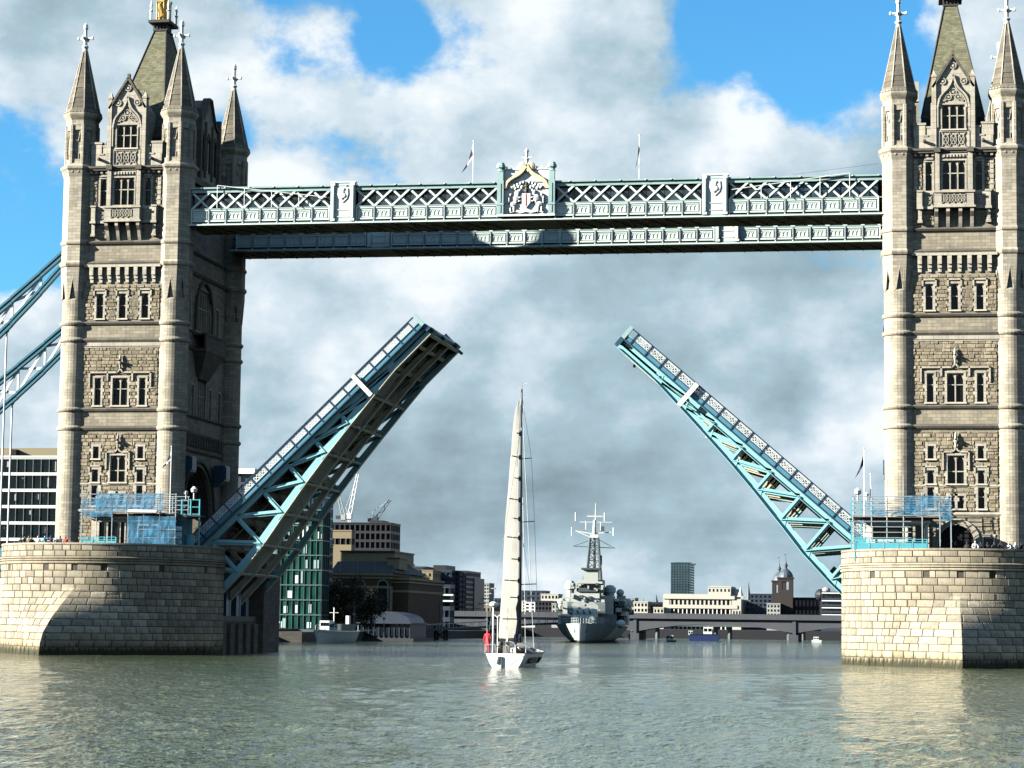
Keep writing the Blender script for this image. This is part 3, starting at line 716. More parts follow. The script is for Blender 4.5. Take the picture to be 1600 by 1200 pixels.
    T5 = lambda a, d, z: TF(a, d+.5, z)
    window(T5, root, -1.07, 1.07, 44.9, 47.7, 3, 46.5, rise=.6, fr=.14, quoin=False)
    b = MB(TF); b.box(-1.2, 1.2, .4, .6, 48.0, 48.35)
    for k in range(7): b.ball(TF(-.9+.3*k, .62, 48.15), .12, n=6, m=4) if False else b.box(-.98+.3*k, -.82+.3*k, .55, .68, 48.05, 48.3)
    b.build('carved_frieze', M_TRIM, root)
    b = MB(TF); b.box(-1.85, 1.85, -.1, 1.0, 43.3, 43.45); b.box(-1.85, 1.85, .82, .9, 43.45, 44.55); b.box(-1.95, 1.95, -.1, 1.1, 44.55, 44.75); b.box(-2.0, 2.0, -.1, 1.12, 43.12, 43.3)
    for s_ in (-1, 1): b.box(s_*1.5-.33, s_*1.5+.33, .7, 1.0, 43.45, 44.55)
    for s_ in (-1, 1): b.box(s_*1.84-.06, s_*1.84+.06, -.1, .9, 43.45, 44.55)
    ba = b.build('balcony', M_TRIM, root)
    b = MB(lambda a, d, z: TF(a, .9+d, z)); scrolls(b, -1.1, 1.1, 43.55, 44.45, .1, 4); b.build('carved_panel', M_TRIM, ba)
    for a in (-1.66, -.58, .58, 1.66):
        b = MB(TF); pr = [(0, 41.35), (.12, 41.35), (.32, 41.7), (.55, 42.3), (.95, 42.75), (1.0, 43.12), (0, 43.12)]
        b.prism(pr, lambda d, z: (a-.16, d, z), lambda d, z: (a+.16, d, z)); b.build('bracket', M_TRIM, ba)
    for s_ in (-1, 1):
        b = MB(TF); lo, hi = sorted((s_*1.95, s_*3.5)); b.box(lo, hi, -.05, .22, 43.35, 44.5); b.box(lo, hi+0, -.05, .34, 44.5, 44.72); b.box(lo, hi, -.05, .34, 43.1, 43.35)
        c = s_*3.2; b.box(c-.22, c+.22, -.05, .55, 43.3, 44.75); b.box(c-.3, c+.3, -.05, .64, 43.05, 43.3); b.box(c-.17, c+.17, -.05, .42, 41.9, 43.05); b.box(c-.23, c+.23, -.05, .5, 41.75, 42.0); b.box(c-.3, c+.3, -.05, .62, 44.72, 44.9)
        bb = b.build('side_balcony', M_TRIM, root)
        b = MB(lambda a, d, z: TF(a, .22+d, z)); scrolls(b, s_*2.42-.42, s_*2.42+.42, 43.45, 44.4, .08, 1); b.build('carved_panel', M_TRIM, bb)
        b = MB(TF)
        for z in np.arange(45.0, 48.0, .5): b.box(s_*3.55-.17, s_*3.55+.17, -.02, .12, float(z), float(z)+.42)
        b.build('carved_quoin', M_TRIM, root)
        b = MB(TF); b.box(s_*2.34-.42, s_*2.34+.42, -.02, .2, 47.9, 48.1); b.build('hood_mould', M_TRIM, root)
    # main cornice
    b = MB(TF); b.box(-4.2, 4.2, -.05, .22, 48.15, 48.5); b.box(-4.2, 4.2, -.05, .5, 48.5, 48.72); b.box(-4.2, 4.2, -.05, .62, 48.72, 48.92)
    for s_ in (-1, 1): b.box(s_*1.55-.3, s_*1.55+.3, .4, .9, 48.5, 48.95)
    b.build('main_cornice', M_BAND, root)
    b = MB(TF)
    for k in range(14):
        a = -3.6+k*.55
        b.box(a-.12, a+.12, .15, .34, 48.22, 48.5)
    b.build('cornice_carving', M_TRIM, root)
    # parapet and gabled dormer
    for s_ in (-1, 1):
        b = MB(TF); lo, hi = sorted((s_*1.9, s_*3.7)); b.box(lo, hi, -.5, .1, 48.9, 50.2)
        c = s_*3.2; b.box(c-.55, c+.55, -.5, .1, 50.2, 51.3); b.box(c-.62, c+.62, -.55, .17, 51.3, 51.5); c2 = s_*2.2; b.box(c2-.3, c2+.3, -.5, .1, 50.2, 51.0); b.box(c2-.36, c2+.36, -.55, .15, 51.0, 51.15)
        b.box(s_*2.65-.26, s_*2.65+.26, -.55, .16, 50.15, 50.3)
        b.build('parapet', M_TRIM, root)
        b = MB(TF); b.box(s_*2.75-.1, s_*2.75+.1, .1, .6, 49.55, 49.8); b.ball((s_*2.75, .62, 49.65), .17, .2, .2, n=6, m=4); b.build('gargoyle', M_BAND, root)
    b = MB(TF); wall_grid(b, -1.85, 1.85, 48.9, 54.2, [(-1.07, 1.07, 50.85, 53.2)], .6, .12)
    gp = [(-1.85, 54.2), (1.85, 54.2), (1.85, 55.0), (0, 58.0), (-1.85, 55.0)]
    b.prism(gp, lambda a, z: (a, .12, z), lambda a, z: (a, -.5, z))
    b.prism([(-1.85, 48.9), (1.85, 48.9), (1.85, 54.9), (0, 57.6), (-1.85, 54.9)], lambda a, z: (a, -.5, z), lambda a, z: (a, -3.2, z))
    b.build('gable', M_TRIM, root)
    for s_ in (-1, 1):
        b = MB(TF); c = s_*1.82; b.box(c-.2, c+.2, -.4, .34, 48.9, 55.9); b.box(c-.26, c+.26, -.45, .4, 55.9, 56.1); b.hexa([(c-.2, -.3, 56.1), (c+.2, -.3, 56.1), (c+.2, .3, 56.1), (c-.2, .3, 56.1), (c-.03, -.05, 56.6), (c+.03, -.05, 56.6), (c+.03, .05, 56.6), (c-.03, .05, 56.6)])
        b.box(c+s_*.2-.1, c+s_*.2+.1, -.4, .2, 48.9, 53.4); b.build('buttress', M_TRIM, root)
    b = MB(TF); strip(b, [(-1.95, 54.9), (0, 58.05), (1.95, 54.9)], .22, -.5, .34); b.box(-.12, .12, -.2, .2, 57.9, 58.5); b.build('gable_coping', M_BAND, root)
    b = MB(TF); og = ogee(0, 1.5, 52.9, 56.1); strip(b, og, .16, .1, .34); strip(b, [(x*.86, 52.9+(z-52.9)*.86) for x, z in og], .1, .1, .24)
    strip(b, [(-1.5, 51.0), (-1.5, 52.9)], .16, .1, .3); strip(b, [(1.5, 51.0), (1.5, 52.9)], .16, .1, .3); b.build('ogee_arch', M_TRIM, root)
    b = MB(lambda a, d, z: TF(a, .12+d, z)); 
    for a, z, r in ((-.45, 53.95, .28), (.45, 53.95, .28), (0, 54.45, .33), (-.85, 53.75, .18), (.85, 53.75, .18), (-1.0, 55.5, .3), (1.0, 55.5, .3), (0, 57.0, .3)):
        strip(b, [(a+r*math.cos(t), z+r*math.sin(t)) for t in [k*math.pi/4 for k in range(9)]], .09, -.02, .1); b.box(a-r*.35, a+r*.35, -.02, .09, z-r*.35, z+r*.35)
    b.build('carved_tympanum', M_TRIM, root)
    T6 = lambda a, d, z: TF(a, d+.12, z)
    window(T6, root, -1.07, 1.07, 50.85, 53.2, 3, 52.15, rise=.5, fr=.12, quoin=False)
    b = MB(T6); b.box(-1.5, 1.5, -.02, .1, 50.55, 50.7); b.box(-1.5, 1.5, -.02, .1, 48.95, 49.1); b.box(-1.5, -1.3, -.02, .1, 49.1, 50.55); b.box(1.3, 1.5, -.02, .1, 49.1, 50.55); scrolls(b, -1.1, 1.1, 49.15, 50.5, .1, 3); b.build('carved_panel', M_TRIM, root)
    # ---------------- inner face
    hI = [(-5.0, 5.0, DECK, 19.5), (-2.5, 2.5, 33.2, 37.6), (-6.9, -5.9, 24.3, 27.4), (5.9, 6.9, 24.3, 27.4), (-3.6, -2.6, 24.3, 27.4), (2.6, 3.6, 24.3, 27.4), (-1.6, 1.6, 24.3, 28.2), (-5.6, -4.4, 33.2, 36.2), (4.4, 5.6, 33.2, 36.2)]
    b = MB(TI); wall_grid(b, -8.6, 8.6, 9.3, 48.6, hI, .7); b.build('wall', M_ASH, root, origin=(cx+g*ID, 0, DECK))
    b = MB(TI); arch_plate(b, -5.0, 5.0, 14.0, 19.52, 5.2, 0, -.7, 14); b.build('portal_spandrel', M_ASH, root)
    for k in range(5):
        f = 1.10-.055*k
        cv = [(x*f, 14.0+z*f) for x, z in arch_curve(5.0, 5.2, 14)]
        b = MB(TI); strip(b, [(cv[0][0], 9.4)]+cv+[(cv[-1][0], 9.4)], .24, -.2-.35*k, .22-.3*k); b.build('portal_order', M_BAND, root)
    for w in hI[1:]:
        nl = max(1, round((w[1]-w[0])/.8)); window(TI, root, w[0], w[1], w[2], w[3], nl, (w[2]+w[3])/2+.3, rise=.7, quoin=False, per_light=False)
    b = MB(TI); cv = arch_curve(2.9, 3.1, 10); strip(b, [(x, 35.4+z) for x, z in cv], .3, -.02, .3); strip(b, [(-2.9, 33.2), (-2.9, 35.4)], .3, -.02, .3); strip(b, [(2.9, 33.2), (2.9, 35.4)], .3, -.02, .3); b.build('window_arch', M_BAND, root)
    for z0, h, d in ((22.15, .42, .26), (24.05, .30, .24), (31.0, .48, .30), (32.8, .36, .24), (38.8, .5, .32), (41.0, .38, .28), (20.5, .3, .2)): band(z0, h, d, M_BAND, TI, 8.0)
    b = MB(TI); b.box(-3.4, 3.4, -.05, 1.5, 30.9, 31.2); b.box(-3.4, 3.4, 1.3, 1.5, 31.2, 32.6); b.box(-3.5, 3.5, -.05, 1.6, 32.6, 32.8); b.hexa([(-1.6, -.05, 28.2), (1.6, -.05, 28.2), (1.6, .3, 28.2), (-1.6, .3, 28.2), (-3.2, -.05, 30.9), (3.2, -.05, 30.9), (3.2, 1.45, 30.9), (-3.2, 1.45, 30.9)]); b.build('oriel_balcony', M_BAND, root)
    for k in range(17):
        a = -7.2+k*.9; b = MB(TI); b.box(a-.2, a+.2, -.05, .3, 21.1, 22.1); b.build('corbel', M_BAND, root)
    b = MB(TI); b.box(-8, 8, -.05, .5, 48.2, 48.92); b.build('main_cornice', M_BAND, root)
    b = MB(TI); b.box(-7.6, -3.4, -.5, .1, 48.9, 50.3); b.box(3.4, 7.6, -.5, .1, 48.9, 50.3)
    for k in range(4):
        b.box(-7.4+k*1.1, -6.8+k*1.1, -.5, .1, 50.3, 51.1); b.box(6.8-k*1.1, 7.4-k*1.1, -.5, .1, 50.3, 51.1)
    b.build('parapet', M_BAND, root)
    b = MB(TI); b.prism([(-3.4, 48.9), (3.4, 48.9), (3.4, 55.0), (2.2, 55.4), (1.3, 56.6), (.5, 57.9), (-.5, 57.9), (-1.3, 56.6), (-2.2, 55.4), (-3.4, 55.0)], lambda a, z: (a, .1, z), lambda a, z: (a, -2.0, z)); b.build('side_gable', M_ASH, root)
    b = MB(TI)
    for s_ in (-1, 1): b.box(s_*3.3-.25, s_*3.3+.25, -.4, .45, 48.9, 56.4); b.box(s_*1.2-.15, s_*1.2+.15, .05, .3, 49.5, 55.4)
    strip(b, [(-3.4, 55.1), (-2.2, 55.5), (-1.3, 56.7), (-.5, 58.0), (.5, 58.0), (1.3, 56.7), (2.2, 55.5), (3.4, 55.1)], .25, -.4, .35); b.build('gable_coping', M_BAND, root)
    for a in (-2.2, 0, 2.2):
        b = MB(TI); b.quad((a-.55, .115, 50.2), (a+.55, .115, 50.2), (a+.55, .115, 53.8), (a-.55, .115, 53.8)); b.build('pane', M_PANE, root)
        b = MB(TI); strip(b, [(a-.6, 50.2), (a-.6, 53.4), (a, 54.3), (a+.6, 53.4), (a+.6, 50.2)], .16, .05, .26); b.build('window_surround', M_BAND, root)
    for a, z in ((-6.8, 18.2), (5.2, 18.0)):
        b = MB(TI); b.box(a-.9, a+.9, .3, 1.5, z, z+1.6); b.box(a-.7, a+.7, 1.5, 1.62, z+.15, z+1.5); b.hexa([(a-.9, .3, z-.6), (a+.9, .3, z-.6), (a+.9, .6, z-.6), (a-.9, .6, z-.6), (a-.9, .3, z), (a+.9, .3, z), (a+.9, 1.5, z), (a-.9, 1.5, z)]); b.build('signal_box', M_DBLUE, root)
    # passage behind the portal, outer and upstream walls
    b = MB(TO); wall_grid(b, -8.6, 8.6, 9.3, 48.6, [(-5.0, 5.0, DECK, 17.5)], .7); b.build('wall', M_ASH, root, origin=(cx-g*ID, 0, DECK))
    b = MB(TB); wall_grid(b, -4.5, 4.5, 9.3, 48.6, [], .5); b.build('wall', M_ASH, root, origin=(cx, FD, DECK))
    bx('passage_ceiling', M_DARK, root, (cx-ID+.1, cx+ID-.1, -5.4, 5.4, 19.4, 19.7)); bx('passage_side', M_BAND, root, (cx-ID+.7, cx+ID-.7, -5.5, -5.2, 9.4, 19.4)); bx('passage_side', M_BAND, root, (cx-ID+.7, cx+ID-.7, 5.2, 5.5, 9.4, 19.4))
    bx('roof_deck', M_DSLATE, root, (cx-ID+.1, cx+ID-.1, -FD+.2, FD-.2, 48.4, 48.7))
    # roof: dark lower slope, mossy pyramid, iron cresting and gilded crown
    def rect(hx, hy, z): return [(cx-hx, -hy, z), (cx+hx, -hy, z), (cx+hx, hy, z), (cx-hx, hy, z)]
    b = MB(); b.add(rect(3.6, 8.7, 48.7)+rect(3.0, 8.0, 52.5), [(0, 1, 5, 4), (1, 2, 6, 5), (2, 3, 7, 6), (3, 0, 4, 7)]); b.build('lower_roof', M_DSLATE, root)
    b = MB(); b.add(rect(3.0, 8.0, 52.5)+rect(.60, .95, 65.5), [(0, 1, 5, 4), (1, 2, 6, 5), (2, 3, 7, 6), (3, 0, 4, 7), (4, 5, 6, 7)]); ro = b.build('roof', M_SLATE, root)
    b = MB()
    for sx, sy in ((-1, -1), (1, -1), (1, 1), (-1, 1)): b.tube((cx+sx*3.0, sy*8.0, 52.5), (cx+sx*.62, sy*.95, 65.5), .09, n=5)
    b.build('roof_ridge', M_DSLATE, ro)
    b = MB(); b.box(cx-.75, cx+.75, -1.15, 1.15, 65.4, 65.55); b.box(cx-.6, cx+.6, -.95, .95, 65.55, 66.2); b.box(cx-1.15, cx+1.15, -1.6, 1.6, 66.2, 66.5)
    for k in range(5): b.box(cx-.78+k*.36, cx-.66+k*.36, -1.05, -.95, 65.5, 66.2)
    b.build('roof_lantern', M_DSLATE, ro)
    for sx, sy in ((-1, -1), (1, -1), (1, 1), (-1, 1)): MB().lathe([(.12, 66.5), (.14, 67.4), (.24, 67.5), (.1, 67.7), (.16, 68.1), (.02, 68.7)], 6, cx+sx*.95, sy*1.35).build('crown_pinnacle', M_FINIAL, ro)
    b = MB(); b.lathe([(.75, 66.5), (.7, 66.8), (.55, 67.2), (.62, 67.8), (.72, 68.4), (.5, 69.0), (.2, 69.4), (.12, 70.6), (.3, 70.8), (.05, 71.4)], 10, cx, 0)
    for k in range(10):
        t = k*math.pi/5; b.tube((cx+.72*math.cos(t), .72*math.sin(t), 66.5), (cx+.8*math.cos(t), .8*math.sin(t), 68.6), .1, .05, n=5); b.ball((cx+.8*math.cos(t), .8*math.sin(t), 68.7), .13, n=6, m=4)
    b.build('gilded_crown', M_GOLD, ro)
    return root
tower_l = tower(-1); tower_r = tower(1)
# ------------------------------------------------------------------ high-level walkways
WZ = 42.85; MID = -0.15; PAN = 1.78
def walkway_meshes():
    p = PAN; d = {}
    b = MB(); b.box(-p/2, p/2, 0, .12, .35, 1.62); b.box(-p/2, p/2, -.10, 0, 1.45, 1.62); b.box(-p/2, p/2, -.10, 0, .35, .5)
    for s in (-1, 1): b.box(s*p/2-.07, s*p/2+.07, -.16, 0, .3, 1.66)
    for s in (-1, 1): b.box(s*.64-.05, s*.64+.05, -.05, 0, .62, 1.34)
    b.box(-.69, .69, -.05, 0, 1.28, 1.36); b.box(-.69, .69, -.05, 0, .6, .67)
    for k in range(3):
        c = -.4+k*.4
        strip(b, [(c-.18, .72), (c-.18, .98), (c-.09, 1.16), (c, 1.2), (c+.09, 1.16), (c+.18, .98), (c+.18, .72)], .07, -.045, 0.0)
    d['panel'] = b.mesh('parapet_panel', M_PALE)
    b = MB(); b.hexa([(-.06, -.1, .0), (.06, -.1, .0), (.06, .3, -.0), (-.06, .3, -.0), (-.06, -.06, .34), (.06, -.06, .34), (.06, .3, .34), (-.06, .3, .34)]); b.add([(-.05, -.42, .04), (.05, -.42, .04), (.05, 0, .34), (-.05, 0, .34), (-.05, 0, .0), (.05, 0, .0)], [(0, 1, 2, 3), (0, 3, 4), (1, 5, 2), (0, 4, 5, 1)])
    d['bracket'] = b.mesh('bracket', M_PALE)
    b = MB(); b.beam((-p/2, .0, 1.66), (p/2, .0, 3.36), .07, .19, (0, 1, 0)) if False else None
    for nm, s, y in (('bar_a', 1, -.02), ('bar_b', -1, .06)):
        b = MB(); L = Vector((p*s, 0, 1.66)); dd = L.normalized(); n = Vector((-dd.z, 0, dd.x))*.1
        a0 = Vector((-p/2*s, y, 1.70)); a1 = a0+L
        b.hexa([a0-n, a1-n, a1-n+Vector((0, .06, 0)), a0-n+Vector((0, .06, 0)), a0+n, a1+n, a1+n+Vector((0, .06, 0)), a0+n+Vector((0, .06, 0))])
        d[nm] = b.mesh('lattice_bar', M_PALE)
    b = MB(); b.box(-p/2+.02, p/2-.02, .5, .53, 1.66, 3.34); d['pane'] = b.mesh('pane', glass('walkway_glass', (0.020, 0.030, 0.036), 0.05, 0.5, 0.7, 0.6))
    b = MB(); b.box(-p/2+.06, p/2-.06, .56, .6, 1.66, 2.1); d['sill'] = b.mesh('inner_sill', M_PALE2)
    b = MB(); b.box(-.05, .05, .2, 5.2, -.12, .03); b.beam((0, .3, -.05), (p, 5.1, -.05), .08, .1); d['rib'] = b.mesh('soffit_rib', M_SOFFIT)
    return d
WM = walkway_meshes()
def walkway(y0, near):
    root = thing('high_level_walkway', (MID, y0+2.8, WZ), ('pale lattice footbridge high between the towers with coat of arms at centre' if near else 'second high footbridge behind and below the one with the coat of arms, left half shaded'), 'footbridge', 'high-level footbridges between the towers')
    y1 = y0+5.6; x0, x1 = MID-34.75, MID+34.75
    def inst_(k, name, x): return inst(WM[k], name, root, (x, y0, WZ))
    xs = []
    for s in (-1, 1):
        for k in range(8): xs.append(MID+s*(2.85+PAN*(k+.5)+.05)); 
        for k in range(8): xs.append(MID+s*(19.85+PAN*(k+.5)+.1))
    if not near: xs += [MID-1.93, MID, MID+1.93]
    for x in sorted(xs):
        inst_('panel', 'parapet_panel', x); inst_('bar_a', 'lattice_bar', x); inst_('bar_b', 'lattice_bar', x); inst_('pane', 'pane', x); inst_('bracket', 'bracket', x-PAN/2); inst_('rib', 'soffit_rib', x-PAN/2); inst_('sill', 'inner_sill', x)
    bx('base_lip', M_PALE, root, (x0-.1, x1+.1, y0-.42, y0+.4, WZ-.06, WZ+.04)); bx('lip_moulding', M_PALE2, root, (x0-.1, x1+.1, y0-.22, y0+.2, WZ+.04, WZ+.16), (x0, x1, y0-.14, y0+.1, WZ+1.6, WZ+1.7))
    bx('top_chord', M_PALE2, root, (x0, x1, y0-.05, y0+.35, WZ+3.32, WZ+3.52), (x0, x1, y0-.2, y0+.45, WZ+3.7, WZ+3.86), (x0, x1, y0+.02, y0+.3, WZ+3.52, WZ+3.7))
    bx('roof', M_PALE2, root, (x0, x1, y0+.3, y1-.3, WZ+3.62, WZ+3.74)); bx('soffit', M_SOFFIT, root, (x0, x1, y0+.2, y1-.2, WZ+.04, WZ+.2))
    bx('floor', M_IRON, root, (x0, x1, y0+.3, y1-.3, WZ+1.3, WZ+1.42))
    bx('back_parapet', M_PALE2, root, (x0, x1, y1-.25, y1, WZ, WZ+1.7)); bx('back_glazing', M_PANE, root, (x0, x1, y1-.6, y1-.55, WZ+1.7, WZ+3.5)); bx('back_chord', M_PALE2, root, (x0, x1, y1-.35, y1+.05, WZ+3.4, WZ+3.8))
    for k in range(40):
        x = x0+1+k*(x1-x0-2)/39
        MB().beam((x-.9, y1-.1, WZ+1.7), (x+.9, y1-.1, WZ+3.4), .08, .18, (0, 1, 0)).build('lattice_bar', M_PALE2, root); MB().beam((x+.9, y1-.03, WZ+1.7), (x-.9, y1-.03, WZ+3.4), .08, .18, (0, 1, 0)).build('lattice_bar', M_PALE2, root)
    for s in (-1, 1):       # bolts on the chord and end posts
        c = MID+s*18.55
        b = MB(); b.box(c-1.25, c+1.25, y0-.18, y0+.3, WZ+1.66, WZ+4.05); b.box(c-1.32, c+1.32, y0-.26, y0+.4, WZ+4.05, WZ+4.2); b.box(c-1.25, c+1.25, y0-.18, y0+.2, WZ+.2, WZ+1.66)
        for e in (-1, 1): b.box(c+e*1.0-.22, c+e*1.0+.22, y0-.34, y0-.1, WZ+.2, WZ+4.1); b.box(c+e*1.0-.1, c+e*1.0+.1, y0-.4, y0-.3, WZ+.5, WZ+3.8)
        po = b.build('shield_panel', M_PALE, root)
        b = MB(); pts = [(-.5, 3.5), (.5, 3.5), (.55, 2.9), (.42, 2.45), (0, 2.05), (-.42, 2.45), (-.55, 2.9)]
        b.prism([(c+x, WZ+z) for x, z in pts], lambda x, z: (x, y0-.26, z), lambda x, z: (x, y0-.15, z))
        for dx, dz, r in ((-.05, 3.1, .22), (.08, 2.75, .26), (-.08, 2.5, .15), (.1, 3.4, .14)): b.ball((c+dx, y0-.27, WZ+dz), r, .1, r*1.1, n=8, m=5)
        b.build('carved_shield', M_WHITE, po)
        b = MB(); b.box(c-.75, c+.75, y0-.24, y0-.15, WZ+.6, WZ+.66); b.box(c-.75, c+.75, y0-.24, y0-.15, WZ+1.3, WZ+1.36); b.box(c-.75, c-.68, y0-.24, y0-.15, WZ+.6, WZ+1.36); b.box(c+.68, c+.75, y0-.24, y0-.15, WZ+.6, WZ+1.36); b.build('panel_frame', M_WHITE, po)
    for k in range(28):
        x = x0+1.5+k*2.5
        if abs(x-MID) < 3.2: continue
        bx('chord_bolt', M_PALE, root, (x-.08, x+.08, y0-.28, y0-.18, WZ+3.72, WZ+3.84))
    if near:
        crest(root, y0)
        for s in (-1, 1):   # maintenance handrails running down from each tower
            b = MB(); xa, xb = MID+s*31.5, MID+s*20.2
            b.tube((xa, y0-.32, WZ+4.0), (xb, y0-.32, WZ+2.6), .045, n=5)
            for t in (0, .25, .5, .75): b.tube((xa+(xb-xa)*t, y0-.32, WZ+4.0-1.4*t), (xa+(xb-xa)*t, y0-.3, WZ+1.7), .035, n=5)
            b.build('maintenance_rail', M_FINIAL, root)
        b = MB(); b.tube((MID+26, y0-.1, WZ+4.0), (MID+34.3, y0-.1, WZ+4.9), .012, n=4); b.build('stay_wire', M_IRON, root)
    return root
def crest(root, y0):
    c = MID
    b = MB(); b.box(c-2.3, c+2.3, y0-.12, y0+.35, WZ+.5, WZ+5.0); b.box(c-2.9, c+2.9, y0-.55, y0+.3, WZ+.32, WZ+.5); b.box(c-2.4, c+2.4, y0-.2, y0+.3, WZ+5.0, WZ+5.12)
    cr_ = b.build('arms_panel', M_WHITE, root)
    for s in (-1, 1):
        b = MB(); x = c+s*2.55
        b.box(x-.32, x+.32, y0-.55, y0+.1, WZ+.5, WZ+3.9); b.box(x-.26, x+.26, y0-.5, y0+.05, WZ+3.9, WZ+4.9); b.box(x-.38, x+.38, y0-.6, y0+.15, WZ+1.45, WZ+1.55)
        b.lathe([(.36, WZ+4.85), (.30, WZ+4.95), (.30, WZ+5.1), (.46, WZ+5.2), (.46, WZ+5.45), (.36, WZ+5.55), (.34, WZ+5.68), (.1, WZ+5.75)], 8, x, y0-.22, math.pi/8)
        b.box(x-.06, x+.06, y0-.6, y0-.5, WZ+.7, WZ+1.4); b.box(x-.06, x+.06, y0-.6, y0-.5, WZ+1.7, WZ+3.6)
        b.build('crest_post', M_PALE2, cr_)
    b = MB(lambda a, d, z: (c+a, y0-.12-d, z)); og = ogee(0, 2.15, WZ+3.1, WZ+5.5); strip(b, og, .26, -.02, .34); strip(b, [(x*.9, WZ+3.1+(z-WZ-3.1)*.9) for x, z in og], .12, -.02, .22); b.build('ogee_moulding', M_GILT, cr_)
    b = MB()
    for s in (-1, 1): b.ball((c+s*.42, y0-.2, WZ+5.3), .46, .2, .5, n=10, m=6); b.ball((c+s*.22, y0-.25, WZ+5.0), .3, .2, .3, n=8, m=5)
    b.build('gilded_leaves', M_GILT, cr_)
    b = MB(); b.lathe([(.22, WZ+5.4), (.16, WZ+5.9), (.24, WZ+6.05), (.14, WZ+6.2), (.14, WZ+6.7), (.22, WZ+6.85), (.12, WZ+7.1), (.03, WZ+7.2)], 8, c, y0-.15); b.beam((c-.5, y0-.15, WZ+6.2), (c+.5, y0-.15, WZ+6.2), .16, .16); b.build('cross_finial', M_FINIAL, cr_)
    b = MB()
    for k in range(9):
        x = c-2.0+k*.5
        if abs(x-c) > .7: b.box(x-.08, x+.08, y0-.16, y0, WZ+5.1, WZ+5.35)
    b.build('cresting', M_FINIAL, cr_)
    # coat of arms in relief: shield and helm between a lion and a unicorn, motto scroll, mantling
    A = lambda x, z: (c+x, y0-.14, WZ+z)
    def blobs(name, m, L, d=.14):
        b = MB()
        for x, z, rx, rz in L: b.ball((c+x, y0-.14, WZ+z), rx, d, rz, n=8, m=5)
        return b.build(name, m, cr_)
    b = MB(); b.prism([(c-.42, WZ+2.6), (c+.42, WZ+2.6), (c+.42, WZ+1.7), (c, WZ+1.15), (c-.42, WZ+1.7)], lambda x, z: (x, y0-.34, z), lambda x, z: (x, y0-.1, z)); b.build('carved_shield', M_WHITE, cr_)
    bx('shield_charge', plain('oxide_red', (.20, .045, .03), .6), cr_, (c-.05, c+.05, y0-.37, y0-.33, WZ+1.35, WZ+2.55))
    blobs('helm', M_BAND, [(0, 2.95, .22, .32), (0, 3.35, .26, .16), (.0, 3.6, .12, .2)], .24)
    for s, nm in ((-1, 'carved_lion'), (1, 'carved_unicorn')):
        blobs(nm, M_WHITE, [(s*1.0, 2.1, .34, .5), (s*.8, 2.75, .22, .28), (s*.62, 2.95, .14, .16), (s*1.3, 1.55, .36, .3), (s*1.2, 1.1, .16, .4), (s*1.55, 1.05, .14, .35), (s*.62, 2.2, .26, .1), (s*.66, 1.85, .22, .09), (s*1.7, 2.0, .1, .45), (s*1.55, 2.5, .16, .16)], .26)
    blobs('mantling', M_WHITE, [(s*(.45+.32*k), 3.25+.1*math.sin(k*2.1), .2, .2) for s in (-1, 1) for k in range(4)]+[(s*(.3+.3*k), 3.75-.12*k, .15, .17) for s in (-1, 1) for k in range(5)], .2)
    b = MB(lambda a, d, z: (c+a, y0-.12-d, z)); strip(b, [(-1.7, WZ+.75), (-1.2, WZ+.95), (-.5, WZ+.78), (0, WZ+.9), (.5, WZ+.78), (1.2, WZ+.95), (1.7, WZ+.75)], .22, -.02, .16); b.build('motto_scroll', M_WHITE, cr_)
walk_near = walkway(-9.9, True); walk_far = walkway(6.2, False)
def flag(name, base, h, verts, faces, mats, fidx, label, pole=M_WHITE, r=.05):
    root = thing(name, base, label, 'flag', 'flags flying on the bridge')
    MB().tube(base, (base[0], base[1], base[2]+h), r, r*.7, n=6).build('flagpole', pole, root)
    MB().ball((base[0], base[1], base[2]+h+.06), .09, n=6, m=4).build('pole_finial', M_FINIAL, root)
    b = MB(); b.add(verts, faces); o = b.build('flag_cloth', mats, root)
    for p, i in zip(o.data.polygons, fidx): p.material_index = i
    return root
def cloth(base, h, drop, reach, cols, sway=0.12, nu=8, nv=10):
    """a hanging flag: hoist along the pole, fly folded down towards -x"""
    vs = []; fs = []; fi = []
    for j in range(nv+1):
        v = j/nv
        for i in range(nu+1):
            u = i/nu
            x = base[0]-reach*(u**.8)*(0.35+.65*v) ; z = base[2]+h-.15-v*drop*(.42)-u*drop*.55-.1*math.sin(5*u)
            y = base[1]+sway*math.sin(9*u+3*v)*(0.3+u)
            vs.append((x, y, z))
    for j in range(nv):
        for i in range(nu):
            fs.append((j*(nu+1)+i, j*(nu+1)+i+1, (j+1)*(nu+1)+i+1, (j+1)*(nu+1)+i)); fi.append(cols((i+.5)/nu, (j+.5)/nv))
    return vs, fs, fi
M_FW = plain('flag_white', (.62, .62, .60), .8); M_FD = plain('flag_dark', (.03, .035, .05), .8); M_FR = plain('flag_red', (.42, .03, .04), .8); M_FB = plain('flag_navy', (.012, .018, .05), .8)
p = (-6.25, -6.2, WZ+3.75); v_, f_, i_ = cloth(p, 5.0, 3.6, 1.35, lambda u, v: 1 if u > .55 else (2 if .42 < u < .5 else 0))
flag('walkway_flag', p, 5.0, v_, f_, [M_FW, M_FD, M_FR], i_, 'drooping white and dark flag on the high footbridge, left of the coat of arms')
p = (10.55, -6.2, WZ+3.75); v_, f_, i_ = cloth(p, 5.2, 3.7, .42, lambda u, v: 1 if u > .3 else (2 if v > .5 else 0))
flag('walkway_flag', p, 5.2, v_, f_, [M_FW, M_FD, M_FR], i_, 'limp dark flag on the high footbridge, right of the coat of arms')
